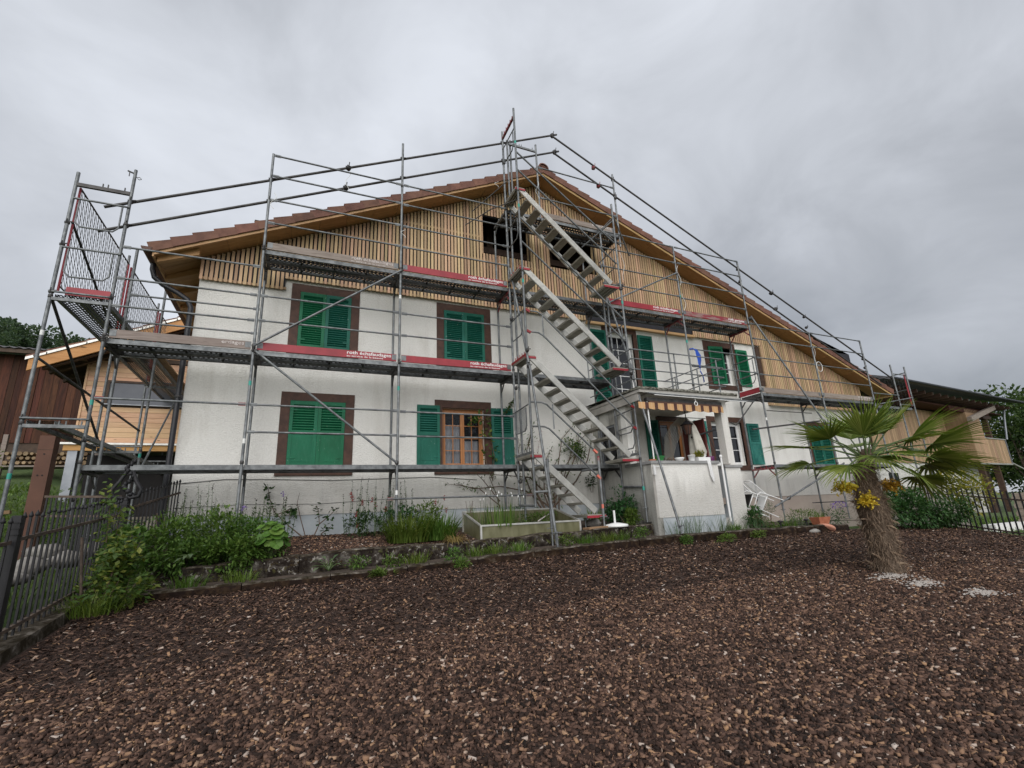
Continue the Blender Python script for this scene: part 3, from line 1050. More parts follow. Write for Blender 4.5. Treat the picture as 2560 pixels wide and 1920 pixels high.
# roof: two slabs, soffit boards, barge boards, verge tiles
for xa, xb, nm in ((LX, RX, 0), (RX, EX, 1)):
    m = MB()
    e = 0.075
    m.prism([(xa, under(xa) + 0.03), (xb, under(xb) + 0.03), (xb, under(xb) + 0.03 + e), (xa, under(xa) + 0.03 + e)], VY + 0.03, 13.2)
    m.build('roof_deck', 'dark_timber', house)
    L = math.hypot(xb - xa, under(xb) - under(xa))
    n = int(round(L / 0.62))
    for i in range(n):
        ta, tb = i / n, (i + 1) / n
        x0, x1 = xa + (xb - xa) * ta + 0.003, xa + (xb - xa) * tb - 0.003
        m = MB()
        m.prism([(x0, under(x0) + 0.002), (x1, under(x1) + 0.002), (x1, under(x1) + 0.028), (x0, under(x0) + 0.028)], VY + 0.012, WY + 0.02)
        m.build('soffit_board', 'soffit_wood', house)
    # barge board in four lengths
    k = 2 if nm == 0 else 3
    for i in range(k):
        x0, x1 = xa + (xb - xa) * i / k, xa + (xb - xa) * (i + 1) / k
        x0 += 0.001
        m = MB()
        m.prism([(x0, under(x0) - 0.02), (x1 - 0.002, under(x1) - 0.02), (x1 - 0.002, under(x1) + 0.105), (x0, under(x0) + 0.105)], VY - 0.022, VY + 0.008)
        m.build('barge_board', 'fascia_wood', house)
# field of tiles: corrugated courses
for xa, xb, sg in ((LX - 0.08, RX, 1), (EX + 0.08, RX, -1)):
    m = MB()
    n = 26 if sg > 0 else 40
    for i in range(n):
        x0, x1 = xa + (xb - xa) * i / n, xa + (xb - xa) * (i + 1) / n
        z0, z1 = under(x0) + 0.15, under(x1) + 0.12
        a = [(x0, VY - 0.03, z0), (x1, VY - 0.03, z1), (x1, 13.25, z1), (x0, 13.25, z0)]
        b = [(x0, VY - 0.03, z0 - 0.035), (x0, 13.25, z0 - 0.035)]
        m.add(a, [(0, 1, 2, 3) if sg > 0 else (3, 2, 1, 0)])
        m.add([a[0], a[3], b[1], b[0]], [(0, 1, 2, 3)])
    m.build('tile_field', 'tile', house)
# verge tile: hanging side flap and top plate; local x runs up the slope
vt = MB()
TL = 0.40
vt.add([(0, 0, -0.115), (TL, 0, -0.105), (TL, 0, 0.045), (0, 0, 0.075), (0, 0.022, -0.115), (TL, 0.022, -0.105), (TL, 0.24, 0.045), (0, 0.24, 0.075), (0, 0.24, 0.052), (0, 0.022, 0.052)],
       [(0, 1, 2, 3), (3, 2, 6, 7), (0, 3, 9, 4), (3, 7, 8, 9), (0, 4, 5, 1), (4, 9, 8, 7, 6, 5)])
vtm = vt.mesh('verge_tile', 'tile', (0, 0, 0))
vt2 = MB()
vt2.v = [(-a, b, c) for a, b, c in vt.v]
vt2.f = [tuple(reversed(f)) for f in vt.f]
vt2.s = vt.s
vtm2 = vt2.mesh('verge_tile', 'tile', (0, 0, 0))
for xa, xb, me, sg in ((LX - 0.1, RX - 0.02, vtm, 1), (EX + 0.1, RX + 0.02, vtm2, -1)):
    L = math.hypot(xb - xa, under(xb) - under(xa))
    n = int(L / 0.365)
    ang = math.atan(SL if sg > 0 else SR)
    for i in range(n):
        x0 = xa + (xb - xa) * i / n
        q = Matrix.Rotation(-ang + sg * 0.045, 3, 'Y').to_quaternion()
        obj_of(me, 'verge_tile', house, (x0, VY - 0.055 + rnd.uniform(-0.006, 0.006), under(x0) + 0.17), q)
# ridge caps: half-round, the first one closed by a round end
for i in range(28):
    m = MB()
    y0 = VY - 0.10 + i * 0.45
    n = 9
    ring = lambda y, r, k0=0: [(RX + r * math.cos(math.pi * k / n), y, RZ + 0.15 + r * 0.95 * math.sin(math.pi * k / n)) for k in range(n + 1)]
    a, b = ring(y0, 0.155), ring(y0 + 0.47, 0.14)
    m.add(a + b, [(k, k + n + 1, k + n + 2, k + 1) for k in range(n)], True)
    if i == 0:
        m.add(ring(y0 + 0.035, 0.13), [tuple(range(n, -1, -1))])
        m.add(a + ring(y0, 0.125), [(k, k + 1, k + n + 2, k + n + 1) for k in range(n)])
        for k in range(5):
            m.blob((RX - 0.09 + 0.045 * k, y0 + 0.03, RZ + 0.19 + 0.02 * (2 - abs(k - 2))), 0.016, 0.012, 0.02, 6, 4)
    m.build('ridge_tile', 'tile', house)
# left eave: rafters, board, gutter, down pipe
for k in range(17):
    y = 0.62 + k * 0.72
    m = MB()
    m.prism([(LX + 0.02, under(LX + 0.02) - 0.10), (-1.98, under(-1.98) - 0.14), (-1.98, under(-1.98) - 0.003), (LX + 0.02, under(LX + 0.02) - 0.003)], y, y + 0.09)
    m.build('rafter', 'soffit_wood', house)
m = MB()
m.prism([(LX + 0.005, under(LX) + 0.003), (-1.99, under(-1.99) + 0.003), (-1.99, under(-1.99) + 0.027), (LX + 0.005, under(LX) + 0.027)], WY + 0.03, 12.4)
m.build('eave_soffit', 'soffit_wood', house)
bar('eave_board', LX - 0.028, LX - 0.002, VY - 0.01, 12.9, LZ - 0.05, LZ + 0.13, 'fascia_wood', house)
m = MB()
n = 8
for y0, y1 in ((VY - 0.06, 13.0),):
    ra = [(LX - 0.115 + 0.085 * math.cos(math.pi + math.pi * k / n), LZ + 0.10 + 0.085 * math.sin(math.pi + math.pi * k / n)) for k in range(n + 1)]
    m.add([(a, y0, b) for a, b in ra] + [(a, y1, b) for a, b in ra], [(k, k + 1, k + n + 2, k + n + 1) for k in range(n)], True)
    m.add([(a, y0, b) for a, b in ra], [tuple(range(n + 1))])
m.build('gutter', 'copper_brown', house)
m = MB()
m.pipe([(-2.74, 0.95, 3.90), (-2.74, 0.95, 3.72), (-2.70, 0.97, 3.58), (-2.56, 0.99, 3.46), (-2.32, 1.0, 3.34), (-2.14, 1.0, 3.22), (-2.07, 1.0, 3.06), (-2.07, 1.0, 2.0), (-2.07, 1.0, 0.6), (-2.07, 1.0, -1.3)], 0.046, 10)
m.build('down_pipe', 'pipe_black', house)
for z in (2.9, 1.3, -0.3):
    m = MB()
    m.lathe((-2.07, 1.0, z), [(0.047, 0), (0.058, 0.004), (0.058, 0.04), (0.047, 0.045)], 10)
    m.build('pipe_bracket', 'galv_dark', house)
# right eave
bar('eave_board', EX + 0.002, EX + 0.03, VY - 0.01, 12.9, EZ - 0.05, EZ + 0.13, 'fascia_wood', house)
# thin cable along the foot of the wall
m = MB()
m.pipe([(-1.95, WY - 0.008, -0.22), (-1.2, WY - 0.008, -0.15), (-0.45, WY - 0.008, -0.16), (0.6, WY - 0.008, -0.19), (1.6, WY - 0.008, -0.17), (2.6, WY - 0.008, -0.15), (3.6, WY - 0.008, -0.22)], 0.005, 5)
m.pipe([(-1.9, WY - 0.006, -0.63), (-0.9, WY - 0.006, -0.60), (0.4, WY - 0.006, -0.63), (1.6, WY - 0.006, -0.58), (2.4, WY - 0.006, -0.57)], 0.004, 5)
m.build('wall_cable', 'pipe_black', house)


# ---- windows and shutters
def surround(x0, x1, z0, z1, t=0.17, sill=True):
    """painted stone surround round an opening"""
    m = MB()
    f, b = WY - 0.014, WY + 0.05
    m.box(x0 - t, x0, f, b, z0, z1 + t)
    m.box(x1, x1 + t, f, b, z0, z1 + t)
    m.box(x0, x1, f - 0.001, b, z1, z1 + t - 0.002)
    o = m.build('window_surround', 'brown_paint', house)
    if sill:
        bar('sill', x0 - t - 0.012, x1 + t + 0.012, WY - 0.032, b, z0 - 0.145, z0 - 0.002, 'brown_paint', o)
    return o


def shutter(x0, x1, z0, z1, y, mat, style, parent=None, ang=0.0, hinge='l'):
    """x0..x1 wide shutter leaf; style 'full' two louvre fields, 'half' louvres above a panel"""
    t = 0.034
    st, rl = 0.062, 0.075
    w, h = x1 - x0, z1 - z0
    root = bpy.data.objects.new('shutter', None)
    m = MB()
    zm = z0 + h * (0.52 if style == 'half' else 0.47)
    m.box(0, st, 0, t, 0, h)
    m.box(w - st, w, 0, t, 0, h)
    m.box(st, w - st, 0.001, t - 0.001, 0, rl)
    m.box(st, w - st, 0.001, t - 0.001, h - rl, h)
    if style == 'half':
        m.box(st, w - st, 0.001, t - 0.001, zm - z0 - rl / 2, zm - z0 + rl / 2)
    if style == 'half':
        m.box(st, w - st, 0.012, t - 0.010, rl, zm - z0 - rl / 2)
        m.box(st + 0.03, w - st - 0.03, 0.006, 0.012, rl + 0.03, zm - z0 - rl / 2 - 0.03)
    # hinge straps
    me = m.mesh('shutter', mat, (0, 0, 0))
    px = x0 if hinge == 'l' else x1
    if hinge == 'r':
        me.transform(Matrix.Translation((-w, 0, 0)))
    o = bpy.data.objects.new('shutter', me)
    col.objects.link(o)
    bpy.data.objects.remove(root)
    o.parent = house
    o.location = V(px, y, z0) - off(house)
    o.rotation_euler = (0, 0, ang)
    sx = 0 if hinge == 'l' else -w
    fields = [(zm - z0 + rl / 2, h - rl)] if style == 'half' else [(rl, h - rl)]
    for a, b in fields:
        n = max(4, int((b - a) / 0.047))
        for i in range(n):
            zc = a + (b - a) * (i + 0.5) / n
            q = Matrix.Rotation(R(-38), 3, 'X').to_quaternion()
            s = obj_of(unit('cube', mat), 'louvre', o, (sx + w / 2, t * 0.5, zc), q, (w - 2 * st + 0.004, 0.040, 0.007), True)
    m = MB()
    m.box(sx + st, sx + w - st, t - 0.003, t + 0.001, rl, h - rl)
    m.build('backing', mat, o, local=True)
    for zc in (h * 0.14, h * 0.86):
        m = MB()
        hx = sx if hinge == 'l' else sx + w
        dx = 0.14 if hinge == 'l' else -0.14
        m.box(min(hx, hx + dx), max(hx, hx + dx), -0.005, -0.001, zc - 0.015, zc + 0.015)
        m.build('hinge_strap', mat, o, local=True)
    return o


def casement(x0, x1, z0, z1, mat, yb=WY + 0.13, bars=(1, 3), glass='pane', leaves=2, curtain=False):
    """window in the reveal: frame, leaves with glazing bars, glass"""
    m = MB()
    f = 0.055
    m.box(x0, x0 + f, yb, yb + 0.06, z0, z1)
    m.box(x1 - f, x1, yb, yb + 0.06, z0, z1)
    m.box(x0 + f, x1 - f, yb, yb + 0.06, z1 - f, z1)
    m.box(x0 + f, x1 - f, yb, yb + 0.06, z0, z0 + f)
    fr = m.build('window_frame', mat, house)
    w = (x1 - x0 - 2 * f) / leaves
    for k in range(leaves):
        a, b = x0 + f + w * k, x0 + f + w * (k + 1)
        m = MB()
        s = 0.045
        y0, y1 = yb - 0.012, yb + 0.035
        m.box(a + 0.002, a + s, y0, y1, z0 + f, z1 - f)
        m.box(b - s, b - 0.002, y0, y1, z0 + f, z1 - f)
        m.box(a + s, b - s, y0, y1, z0 + f, z0 + f + s)
        m.box(a + s, b - s, y0, y1, z1 - f - s, z1 - f)
        nx, nz = bars
        for i in range(1, nx + 1):
            xc = a + s + (b - a - 2 * s) * i / (nx + 1)
            m.box(xc - 0.009, xc + 0.009, y0 + 0.006, y0 + 0.03, z0 + f + s, z1 - f - s)
        for i in range(1, nz + 1):
            zc = z0 + f + s + (z1 - z0 - 2 * f - 2 * s) * i / (nz + 1)
            m.box(a + s, b - s, y0 + 0.007, y0 + 0.029, zc - 0.009, zc + 0.009)
        m.build('sash', mat, fr)
        for i in range(nx + 1):
            for j in range(nz + 1):
                xa = a + s + (b - a - 2 * s) * i / (nx + 1) + 0.009
                xb = a + s + (b - a - 2 * s) * (i + 1) / (nx + 1) - 0.009
                za = z0 + f + s + (z1 - z0 - 2 * f - 2 * s) * j / (nz + 1) + 0.009
                zb = z0 + f + s + (z1 - z0 - 2 * f - 2 * s) * (j + 1) / (nz + 1) - 0.009
                bar('pane', xa, xb, y0 + 0.016, y0 + 0.020, za, zb, glass, fr)
    return fr


YSH = WY - 0.050
for key, gm in (('up1', 'green_bright'), ('up2', 'green_teal'), ('lo1', 'green_bright')):
    x0, x1, z0, z1 = OP[key]
    surround(x0, x1, z0, z1)
    st = 'half' if key == 'lo1' else 'full'
    xm = (x0 + x1) / 2
    gm2 = 'green_teal' if key != 'lo1' else 'green_bright'
    shutter(x0 + 0.004, xm - 0.002, z0 + 0.01, z1 - 0.006, WY - 0.028, gm, st)
    shutter(xm + 0.002, x1 - 0.004, z0 + 0.01, z1 - 0.006, WY - 0.028, gm2, st, hinge='r')
# ground floor window with open shutters, net curtain behind the glass
x0, x1, z0, z1 = OP['lo2']
surround(x0, x1, z0, z1)
casement(x0, x1, z0, z1, 'orange_frame', bars=(1, 3))
m = MB()
for k in range(40):
    xa, xb = x0 + 0.06 + (x1 - x0 - 0.12) * k / 40, x0 + 0.06 + (x1 - x0 - 0.12) * (k + 1) / 40
    ya, yb = WY + 0.24 + 0.02 * math.sin(k * 1.3), WY + 0.24 + 0.02 * math.sin((k + 1) * 1.3)
    zt = z0 + 0.98 if k < 20 else z0 + 0.62
    m.quad((xa, ya, z0 + 0.03), (xb, yb, z0 + 0.03), (xb, yb, zt), (xa, ya, zt))
m.build('net_curtain', 'net_curtain', house)
shutter(2.265, 2.765, 0.09, 1.40, YSH, 'green_teal', 'half', hinge='r')
shutter(3.975, 4.495, 0.09, 1.40, YSH, 'green_teal', 'half', ang=R(-6))
# french window on the balcony
x0, x1, z0, z1 = OP['french']
surround(x0, x1, z0, z1, 0.13, False)
casement(x0, x1, z0, z1, 'white_paint', bars=(1, 4), glass='pane_dark', leaves=1)
shutter(6.88, 7.40, z0 + 0.02, z1, YSH, 'green_teal', 'full', hinge='r')
shutter(8.46, 8.96, z0 + 0.02, z1, YSH, 'green_teal', 'full')
# upper right window
x0, x1, z0, z1 = OP['upr']
surround(x0, x1, z0, z1, 0.17)
casement(x0, x1, z0, z1, 'white_paint', bars=(0, 2), glass='pane_dark', leaves=2)
shutter(11.10, 11.59, z0 + 0.01, z1 - 0.01, WY - 0.035, 'green_bright', 'full', ang=R(-10))
shutter(12.21, 12.69, z0 + 0.01, z1 - 0.01, YSH, 'green_bright', 'full')
# behind the porch
x0, x1, z0, z1 = OP['door']
surround(x0, x1, z0, z1, 0.10, False)
casement(x0, x1, z0, z1, 'orange_frame', bars=(0, 0), glass='pane_dark', leaves=2)
shutter(8.38, 8.80, z0 + 0.4, z1 - 0.01, YSH, 'green_teal', 'half', hinge='r')
x0, x1, z0, z1 = OP['pwin']
surround(x0, x1, z0, z1, 0.15)
casement(x0, x1, z0, z1, 'white_paint', bars=(0, 2), glass='pane_dark', leaves=2)
shutter(10.06, 10.54, z0 - 0.1, z1 - 0.01, YSH, 'green_faded', 'half', hinge='r', ang=R(4))
shutter(12.14, 12.62, 0.10, 1.32, YSH, 'green_faded', 'half')
x0, x1, z0, z1 = OP['palm']
surround(x0, x1, z0, z1, 0.13)
xm = (x0 + x1) / 2
shutter(x0 + 0.004, xm - 0.002, z0, z1 - 0.006, WY - 0.028, 'green_teal', 'full')
shutter(xm + 0.002, x1 - 0.004, z0, z1 - 0.006, WY - 0.028, 'green_teal', 'full', hinge='r')

# ------------------------------------------------------------------ scaffolding
SX = [-2.95, -0.86, 1.67, 4.13, 6.68, 9.24, 11.72, 14.34, 16.88, 18.27]
RT, RG = 0.0245, 0.0175
YI = 0.73
scaf = thing('scaffold', 'galvanised steel scaffold with red and grey boards along the whole house front', 'scaffold', (5, 0.3, -1.6))


def foot(parent, x, y, z0, z1):
    """threaded jack with wing nut and base plate under a standard"""
    tube('jack', (x, y, z0 + 0.008), (x, y, z1), 0.017, 'galv', parent)
    m = MB()
    m.box(x - 0.075, x + 0.075, y - 0.075, y + 0.075, z0, z0 + 0.008)
    m.build('base_plate', 'galv_dark', parent)
    m = MB()
    m.lathe((x, y, z1 - 0.03), [(0.018, 0), (0.030, 0.002), (0.030, 0.024), (0.018, 0.026)], 8)
    m.box(x - 0.09, x + 0.09, y - 0.009, y + 0.009, z1 - 0.025, z1 - 0.01)
    m.build('jack_nut', 'galv', parent)


def standard(parent, x, y, z0, z1, lifts=(), jack=None, r=RT, tapes=()):
    o = tube('standard', (x, y, z0), (x, y, z1), r, 'galv', parent)
    for z in lifts:                                  # spigot joints
        m = MB()
        m.lathe((x, y, z - 0.05), [(r, 0), (r + 0.006, 0.003), (r + 0.006, 0.05), (r, 0.055)], 10)
        m.build('spigot_collar', 'galv_dark', parent)
    for z, c in tapes:
        m = MB()
        m.lathe((x, y, z), [(r + 0.001, 0), (r + 0.0012, 0.08)], 10)
        m.build('tape_band', c, parent)
    if jack is not None:
        foot(parent, x, y, jack, z0 + 0.06)
    return o


def clamp(parent, p, s=0.042, mat='clamp_iron'):
    m = MB()
    p = Vector(p)
    m.blob(p, s, s * 1.1, s, 8, 5, 0.3, p.x)
    m.beam(p + V(-s, 0, s * 0.4), p + V(s * 1.7, -s * 0.3, s * 0.7), 0.016, 0.016)
    m.beam(p + V(0, -s, -s * 0.3), p + V(s * 0.2, -s * 1.2, s * 1.5), 0.014, 0.014)
    return m.build('coupler', mat, parent)


def rail(parent, xa, xb, y, z, tip=None, name='guardrail', zb=None):
    zb = z if zb is None else zb
    o = tube(name, (xa, y, z), (xb, y, zb), RG, 'galv', parent)
    for x, zz, s in ((xa, z, 1), (xb, zb, -1)):      # flattened, drilled rail ends
        m = MB()
        m.box(min(x, x + s * 0.11), max(x, x + s * 0.11), y - 0.009, y + 0.009, zz - 0.026, zz + 0.026)
        m.build('rail_end', tip or 'galv', o)
    return o


_deck = {}


def deck(parent, xa, xb, z, y0=0.035, n=2, along='x'):
    """steel decks side by side: perforated top sheet, folded side beams, end hooks"""
    L = xb - xa - 0.05
    key = round(L, 2)
    if key not in _deck:
        a, b, c = MB(), MB(), MB()
        a.quad((-L / 2, -0.155, -0.004), (L / 2, -0.155, -0.004), (L / 2, 0.155, -0.004), (-L / 2, 0.155, -0.004))
        for s in (-1, 1):
            b.box(-L / 2, L / 2, s * 0.158 - 0.003, s * 0.158 + 0.003, -0.078, 0.0)
            c.box(-L / 2, L / 2, min(s * 0.155, s * 0.118), max(s * 0.155, s * 0.118), -0.0785, -0.074)
            c.box(-L / 2, L / 2, min(s * 0.052, s * 0.044), max(s * 0.052, s * 0.044), -0.03, -0.006)
        for s in (-1, 1):
            c.box(s * (L / 2 - 0.03) - 0.03, s * (L / 2 - 0.03) + 0.03, -0.153, 0.153, -0.072, -0.008)
        for k in (-0.25, 0.0, 0.25):
            c.box(k * L - 0.015, k * L + 0.015, -0.15, 0.15, -0.045, -0.008)
        _deck[key] = (a.mesh('deck_sheet', 'deck_holes', (0, 0, 0)), b.mesh('deck', 'galv', (0, 0, 0)), c.mesh('deck_ribs', 'galv_dark', (0, 0, 0)))
    sh, fr, rib = _deck[key]
    for k in range(n):
        y = y0 + 0.16 + k * 0.335
        o = obj_of(fr, 'deck', parent, ((xa + xb) / 2, y, z))
        obj_of(sh, 'deck_sheet', o, (0, 0, 0), local=True)
        obj_of(rib, 'deck_ribs', o, (0, 0, 0), local=True)


def transom(parent, x, z, mat='galv', y0=0.0, y1=YI):
    m = MB()
    m.box(x - 0.022, x + 0.022, y0, y1, z - 0.115, z - 0.065)
    for k in range(4):
        y = y0 + 0.1 + k * (y1 - y0 - 0.2) / 3
        m.box(x - 0.01, x + 0.01, y - 0.008, y + 0.008, z - 0.065, z - 0.01)
    m.beam((x, y0 + 0.02, z - 0.30), (x, y0 + 0.2, z - 0.11), 0.02, 0.03)
    m.beam((x, y1 - 0.02, z - 0.30), (x, y1 - 0.2, z - 0.11), 0.02, 0.03)
    m.build('transom', mat, parent)


def toe(parent, xa, xb, z, mat, text=None, tmat='lettering', y=0.028, side=0.0):
    o = bar('toe_board', xa + 0.05, xb - 0.05, y - 0.015, y + 0.015, z + 0.012, z + 0.155, mat, parent)
    L = xb - xa - 0.1
    for x, s in ((xa + 0.05, 1), (xb - 0.05, -1)):
        m = MB()
        m.box(min(x, x + s * 0.09), max(x, x + s * 0.09), y - 0.018, y + 0.018, z + 0.04, z + 0.145)
        m.build('end_cap', 'galv', o)
    if text:
        a, b, w = text
        xt = xb - 0.16 - w
        for body, size, zz, bold in ((a, 0.092, z + 0.084, 0.0014), (b, 0.050, z + 0.030, 0.0004)):
            if not body.strip():
                continue
            t = write('lettering', body, size, (xt, y - 0.0165, zz), (1, 0, 0), (0, 0, 1), tmat, o, bold)
            xs = [v.co.x for v in t.data.vertices]
            k = w * (1.0 if size > 0.06 else 0.82) / max(max(xs) - min(xs), 0.01)
            t.scale = (k, 1, 1)
    return o


TXT = ('roth échafaudages', 'au service de la beauté', 0.82)
TXG = ('roth gerüste', 'mehr Service am Bau', 0.62)
LV = (0, 2, 4)
# outer row
tops = [5.12, 6.10, 7.15, 8.30, 4.1, 6.08, 6.07, 4.10, 4.08, 3.37]
feet = [-1.75, -1.36, -1.33, -0.86, -1.28, 1.56, -1.50, -1.52, -1.55, -1.6]
for i, x in enumerate(SX):
    lifts = [z + 0.06 for z in (0, 2, 4, 6) if z < tops[i] - 0.3 and z > feet[i] + 0.4]
    tp = {0: [(0.9, 'teal_tape')], 1: [(1.35, 'teal_tape'), (0.35, 'white_tape')], 2: [(1.42, 'teal_tape'), (-0.55, 'white_tape'), (3.35, 'white_tape')], 5: [(4.5, 'teal_tape'), (3.2, 'teal_tape')], 6: [(1.2, 'white_tape')]}.get(i, ())
    if i == 3:
        standard(scaf, x, 0, feet[i], tops[i], lifts)
    else:
        standard(scaf, x, 0, feet[i] + 0.28, tops[i], lifts, feet[i], tapes=tp)
# inner row
for i, (zt, zf) in {0: (3.98, -1.25), 1: (3.98, -1.25), 2: (3.98, -1.24), 3: (5.9, -1.22), 4: (5.9, -1.2), 5: (3.98, 1.58), 6: (3.98, -1.5), 7: (1.98, -1.52), 8: (1.98, -1.55)}.items():
    standard(scaf, SX[i], YI, zf + 0.2, zt, [z + 0.06 for z in (0, 2) if z < zt - 0.3 and z > zf + 0.3], zf)
# short upper posts by the gable and on the right of the stairs
standard(scaf, 7.43, 0.02, 5.72, 7.98)
standard(scaf, 5.07, 0.02, 6.02, 8.22)
standard(scaf, 4.26, 0.02, 5.9, 8.10)
standard(scaf, 4.36, 0.06, 5.9, 8.16)
standard(scaf, 4.26, 0.03, -1.2, 6.0)
standard(scaf, 6.82, 0.03, -1.25, 6.15)
bar('transom', 4.3, 5.05, 0.0, 0.04, 7.98, 8.03, 'galv', scaf)
for x in (4.6, 4.66, 4.97):
    bar('transom_pin', x - 0.006, x + 0.006, 0.012, 0.028, 8.03, 8.10, 'galv', scaf)
# decks
for z, bays in ((0, (0, 1, 2, 3, 6, 7)), (2, (0, 1, 2, 3, 6, 7)), (4, (1, 2, 3, 4, 5))):
    for i in bays:
        deck(scaf, SX[i], SX[i + 1], z)
    for i in sorted({b for b in bays} | {b + 1 for b in bays}):
        transom(scaf, SX[i], z, 'red_worn' if (z == 4 and i in (3, 5, 6)) or (z == 0 and i == 6) else 'galv_dark')
deck(scaf, 4.13, 7.45, 6.08)
transom(scaf, 4.13, 6.08)
transom(scaf, 7.40, 6.08, 'galv_dark')
# toe boards
toe(scaf, SX[0], SX[1], 2, 'weathered_plank', ('erdages', ' ', 0.34), 'lettering_worn')
toe(scaf, SX[1], SX[2], 2, 'red_paint', TXT)
toe(scaf, SX[2], SX[3], 2, 'red_paint', TXT)
toe(scaf, SX[1], SX[2], 4, 'weathered_plank', TXT, 'lettering_worn')
toe(scaf, SX[2], SX[3], 4, 'red_paint', TXT)
toe(scaf, SX[4] + 0.05, SX[5], 4, 'red_paint', TXT)
toe(scaf, SX[5], SX[6], 4, 'red_worn', TXG)
toe(scaf, SX[6], SX[7], 2, 'weathered_plank')
toe(scaf, SX[7], SX[8], 2, 'weathered_plank', TXG, 'lettering_worn')
toe(scaf, 5.09, 7.35, 6.08, 'weathered_plank', ('ROTH GERÜSTE', ' ', 0.6), 'lettering_worn')
# end toe board, seen end-on at the left end of the right hand platform
o = bar('toe_board', SX[6] - 0.016, SX[6] + 0.016, 0.05, YI - 0.03, 2.012, 2.155, 'red_paint', scaf)
# guard rails
for xa, xb, y, zs in ((0, 1, 0, (1.01,)), (1, 2, 0, (0.54, 1.01)), (2, 3, 0, (0.53, 1.00)),
                      (0, 1, 0.0, (2.54, 3.03, 3.60)), (0, 1, YI - 0.03, (2.55, 3.05)), (1, 2, 0, (2.55, 3.03)), (2, 3, 0, (2.55, 3.02)),
                      (1, 2, 0, (4.54, 5.04, 5.58, 6.05)), (2, 3, 0, (4.53, 5.03, 5.56, 6.05)),
                      (4, 5, 0, (4.53, 5.01, 5.55, 6.05)), (5, 6, 0, (4.49, 4.98, 5.56, 6.05)),
                      (6, 7, 0, (2.52, 3.02, 3.60, 4.06)), (7, 8, 0, (2.52, 3.01, 3.61, 4.06)), (5, 6, 0, (2.55, 3.03))):
    for z in zs:
        rail(scaf, SX[xa] + 0.03, SX[xb] - 0.03, y - 0.03, z, 'red_worn' if z == 1.01 and xa == 0 else None)
rail(scaf, 5.10, 7.41, 0.0, 7.52)
rail(scaf, 5.10, 7.41, 0.0, 6.62)
rail(scaf, 1.50, 4.40, -0.03, -0.62, 'red_worn')
rail(scaf, SX[8], SX[9], -0.03, 2.28)
# diagonals
for p, q in (((-0.86, -0.05, 2.06), (1.67, -0.05, 3.97)), ((-0.82, -0.05, 1.96), (1.65, -0.05, 0.03)), ((6.72, -0.05, 3.95), (9.19, -0.05, 5.23))):
    tube('brace', p, q, RT * 0.86, 'galv', scaf)
    for e in (p, q):
        m = MB()
        m.blob(e, 0.035, 0.02, 0.045, 8, 5)
        m.build('brace_end', 'galv_dark', scaf)
# roof edge protection: long tubes clamped to the outer posts
for p, q in (((-3.30, 0.055, 4.33), (5.76, 0.055, 8.80)), ((-3.32, 0.055, 3.86), (5.78, 0.055, 8.27)),
             ((5.58, 0.01, 8.66), (18.30, 0.055, 2.90)), ((5.60, 0.01, 8.12), (17.6, 0.055, 2.62))):
    tube('long_rail', p, q, RT, 'galv_dark', scaf)
for i, dz in ((0, 0), (1, 0), (2, 0), (3, 0)):
    for za, zb in ((4.33, 8.80), (3.86, 8.27)):
        z = za + (zb - za) * (SX[i] + 3.3) / 9.07
        clamp(scaf, (SX[i], 0.03, z), 0.046)
for x in (7.43, 11.72, 14.34, 16.88):
    for za, zb in ((8.66, 2.90), (8.12, 2.62)):
        z = za + (zb - za) * (x - 5.59) / 12.5
        if z < 7.9:
            clamp(scaf, (x, 0.03, z), 0.044)
for x, za in ((5.62, 8.72), (5.65, 8.20), (0.55, 6.23), (0.52, 5.73), (6.85, 8.06), (6.95, 7.50), (13.05, 5.26), (13.1, 4.74)):
    clamp(scaf, (x, 0.055, za), 0.06, 'red_worn' if x > 6.5 and x < 7 else 'clamp_iron')
for i in (0, 1, 2):
    for z in (2, 4):
        if not (i == 0 and z == 4):
            clamp(scaf, (SX[i], -0.02, z - 0.02), 0.032, 'galv_dark')
# rakers on the right
tube('raker', (11.80, -0.06, 4.28), (13.75, -1.45, -1.62), RT, 'galv', scaf)
tube('raker', (11.30, -0.10, -1.10), (14.48, -0.10, 0.02), RT * 0.95, 'galv', scaf)
clamp(scaf, (11.76, -0.05, 4.2), 0.055)
clamp(scaf, (11.9, -0.08, -0.9), 0.045)
tube('ledger', (11.05, -0.05, 0.92), (13.9, -0.05, 1.25), RT * 0.9, 'galv_dark', scaf)
tube('ledger', (11.75, -0.04, 1.47), (13.6, -0.04, 1.47), 0.012, 'galv_dark', scaf)
tube('ledger', (13.9, 0.68, -1.05), (16.4, 0.68, -1.05), 0.014, 'galv_dark', scaf)

# ---- end frame and gate parts at the right end (end rails round the platform)
for z in (2.55, 3.03):
    tube('guardrail', (SX[6], 0.0, z), (SX[6] - 0.0, YI, z), RG, 'galv', scaf)
m = MB()
m.pipe([(SX[6], 0.10, 3.0), (SX[6], 0.10, 2.42), (SX[6], 0.18, 2.32), (SX[6], 0.55, 2.32), (SX[6], 0.63, 2.42), (SX[6], 0.63, 3.0)], 0.013, 6)
m.build('end_gate', 'galv', scaf)

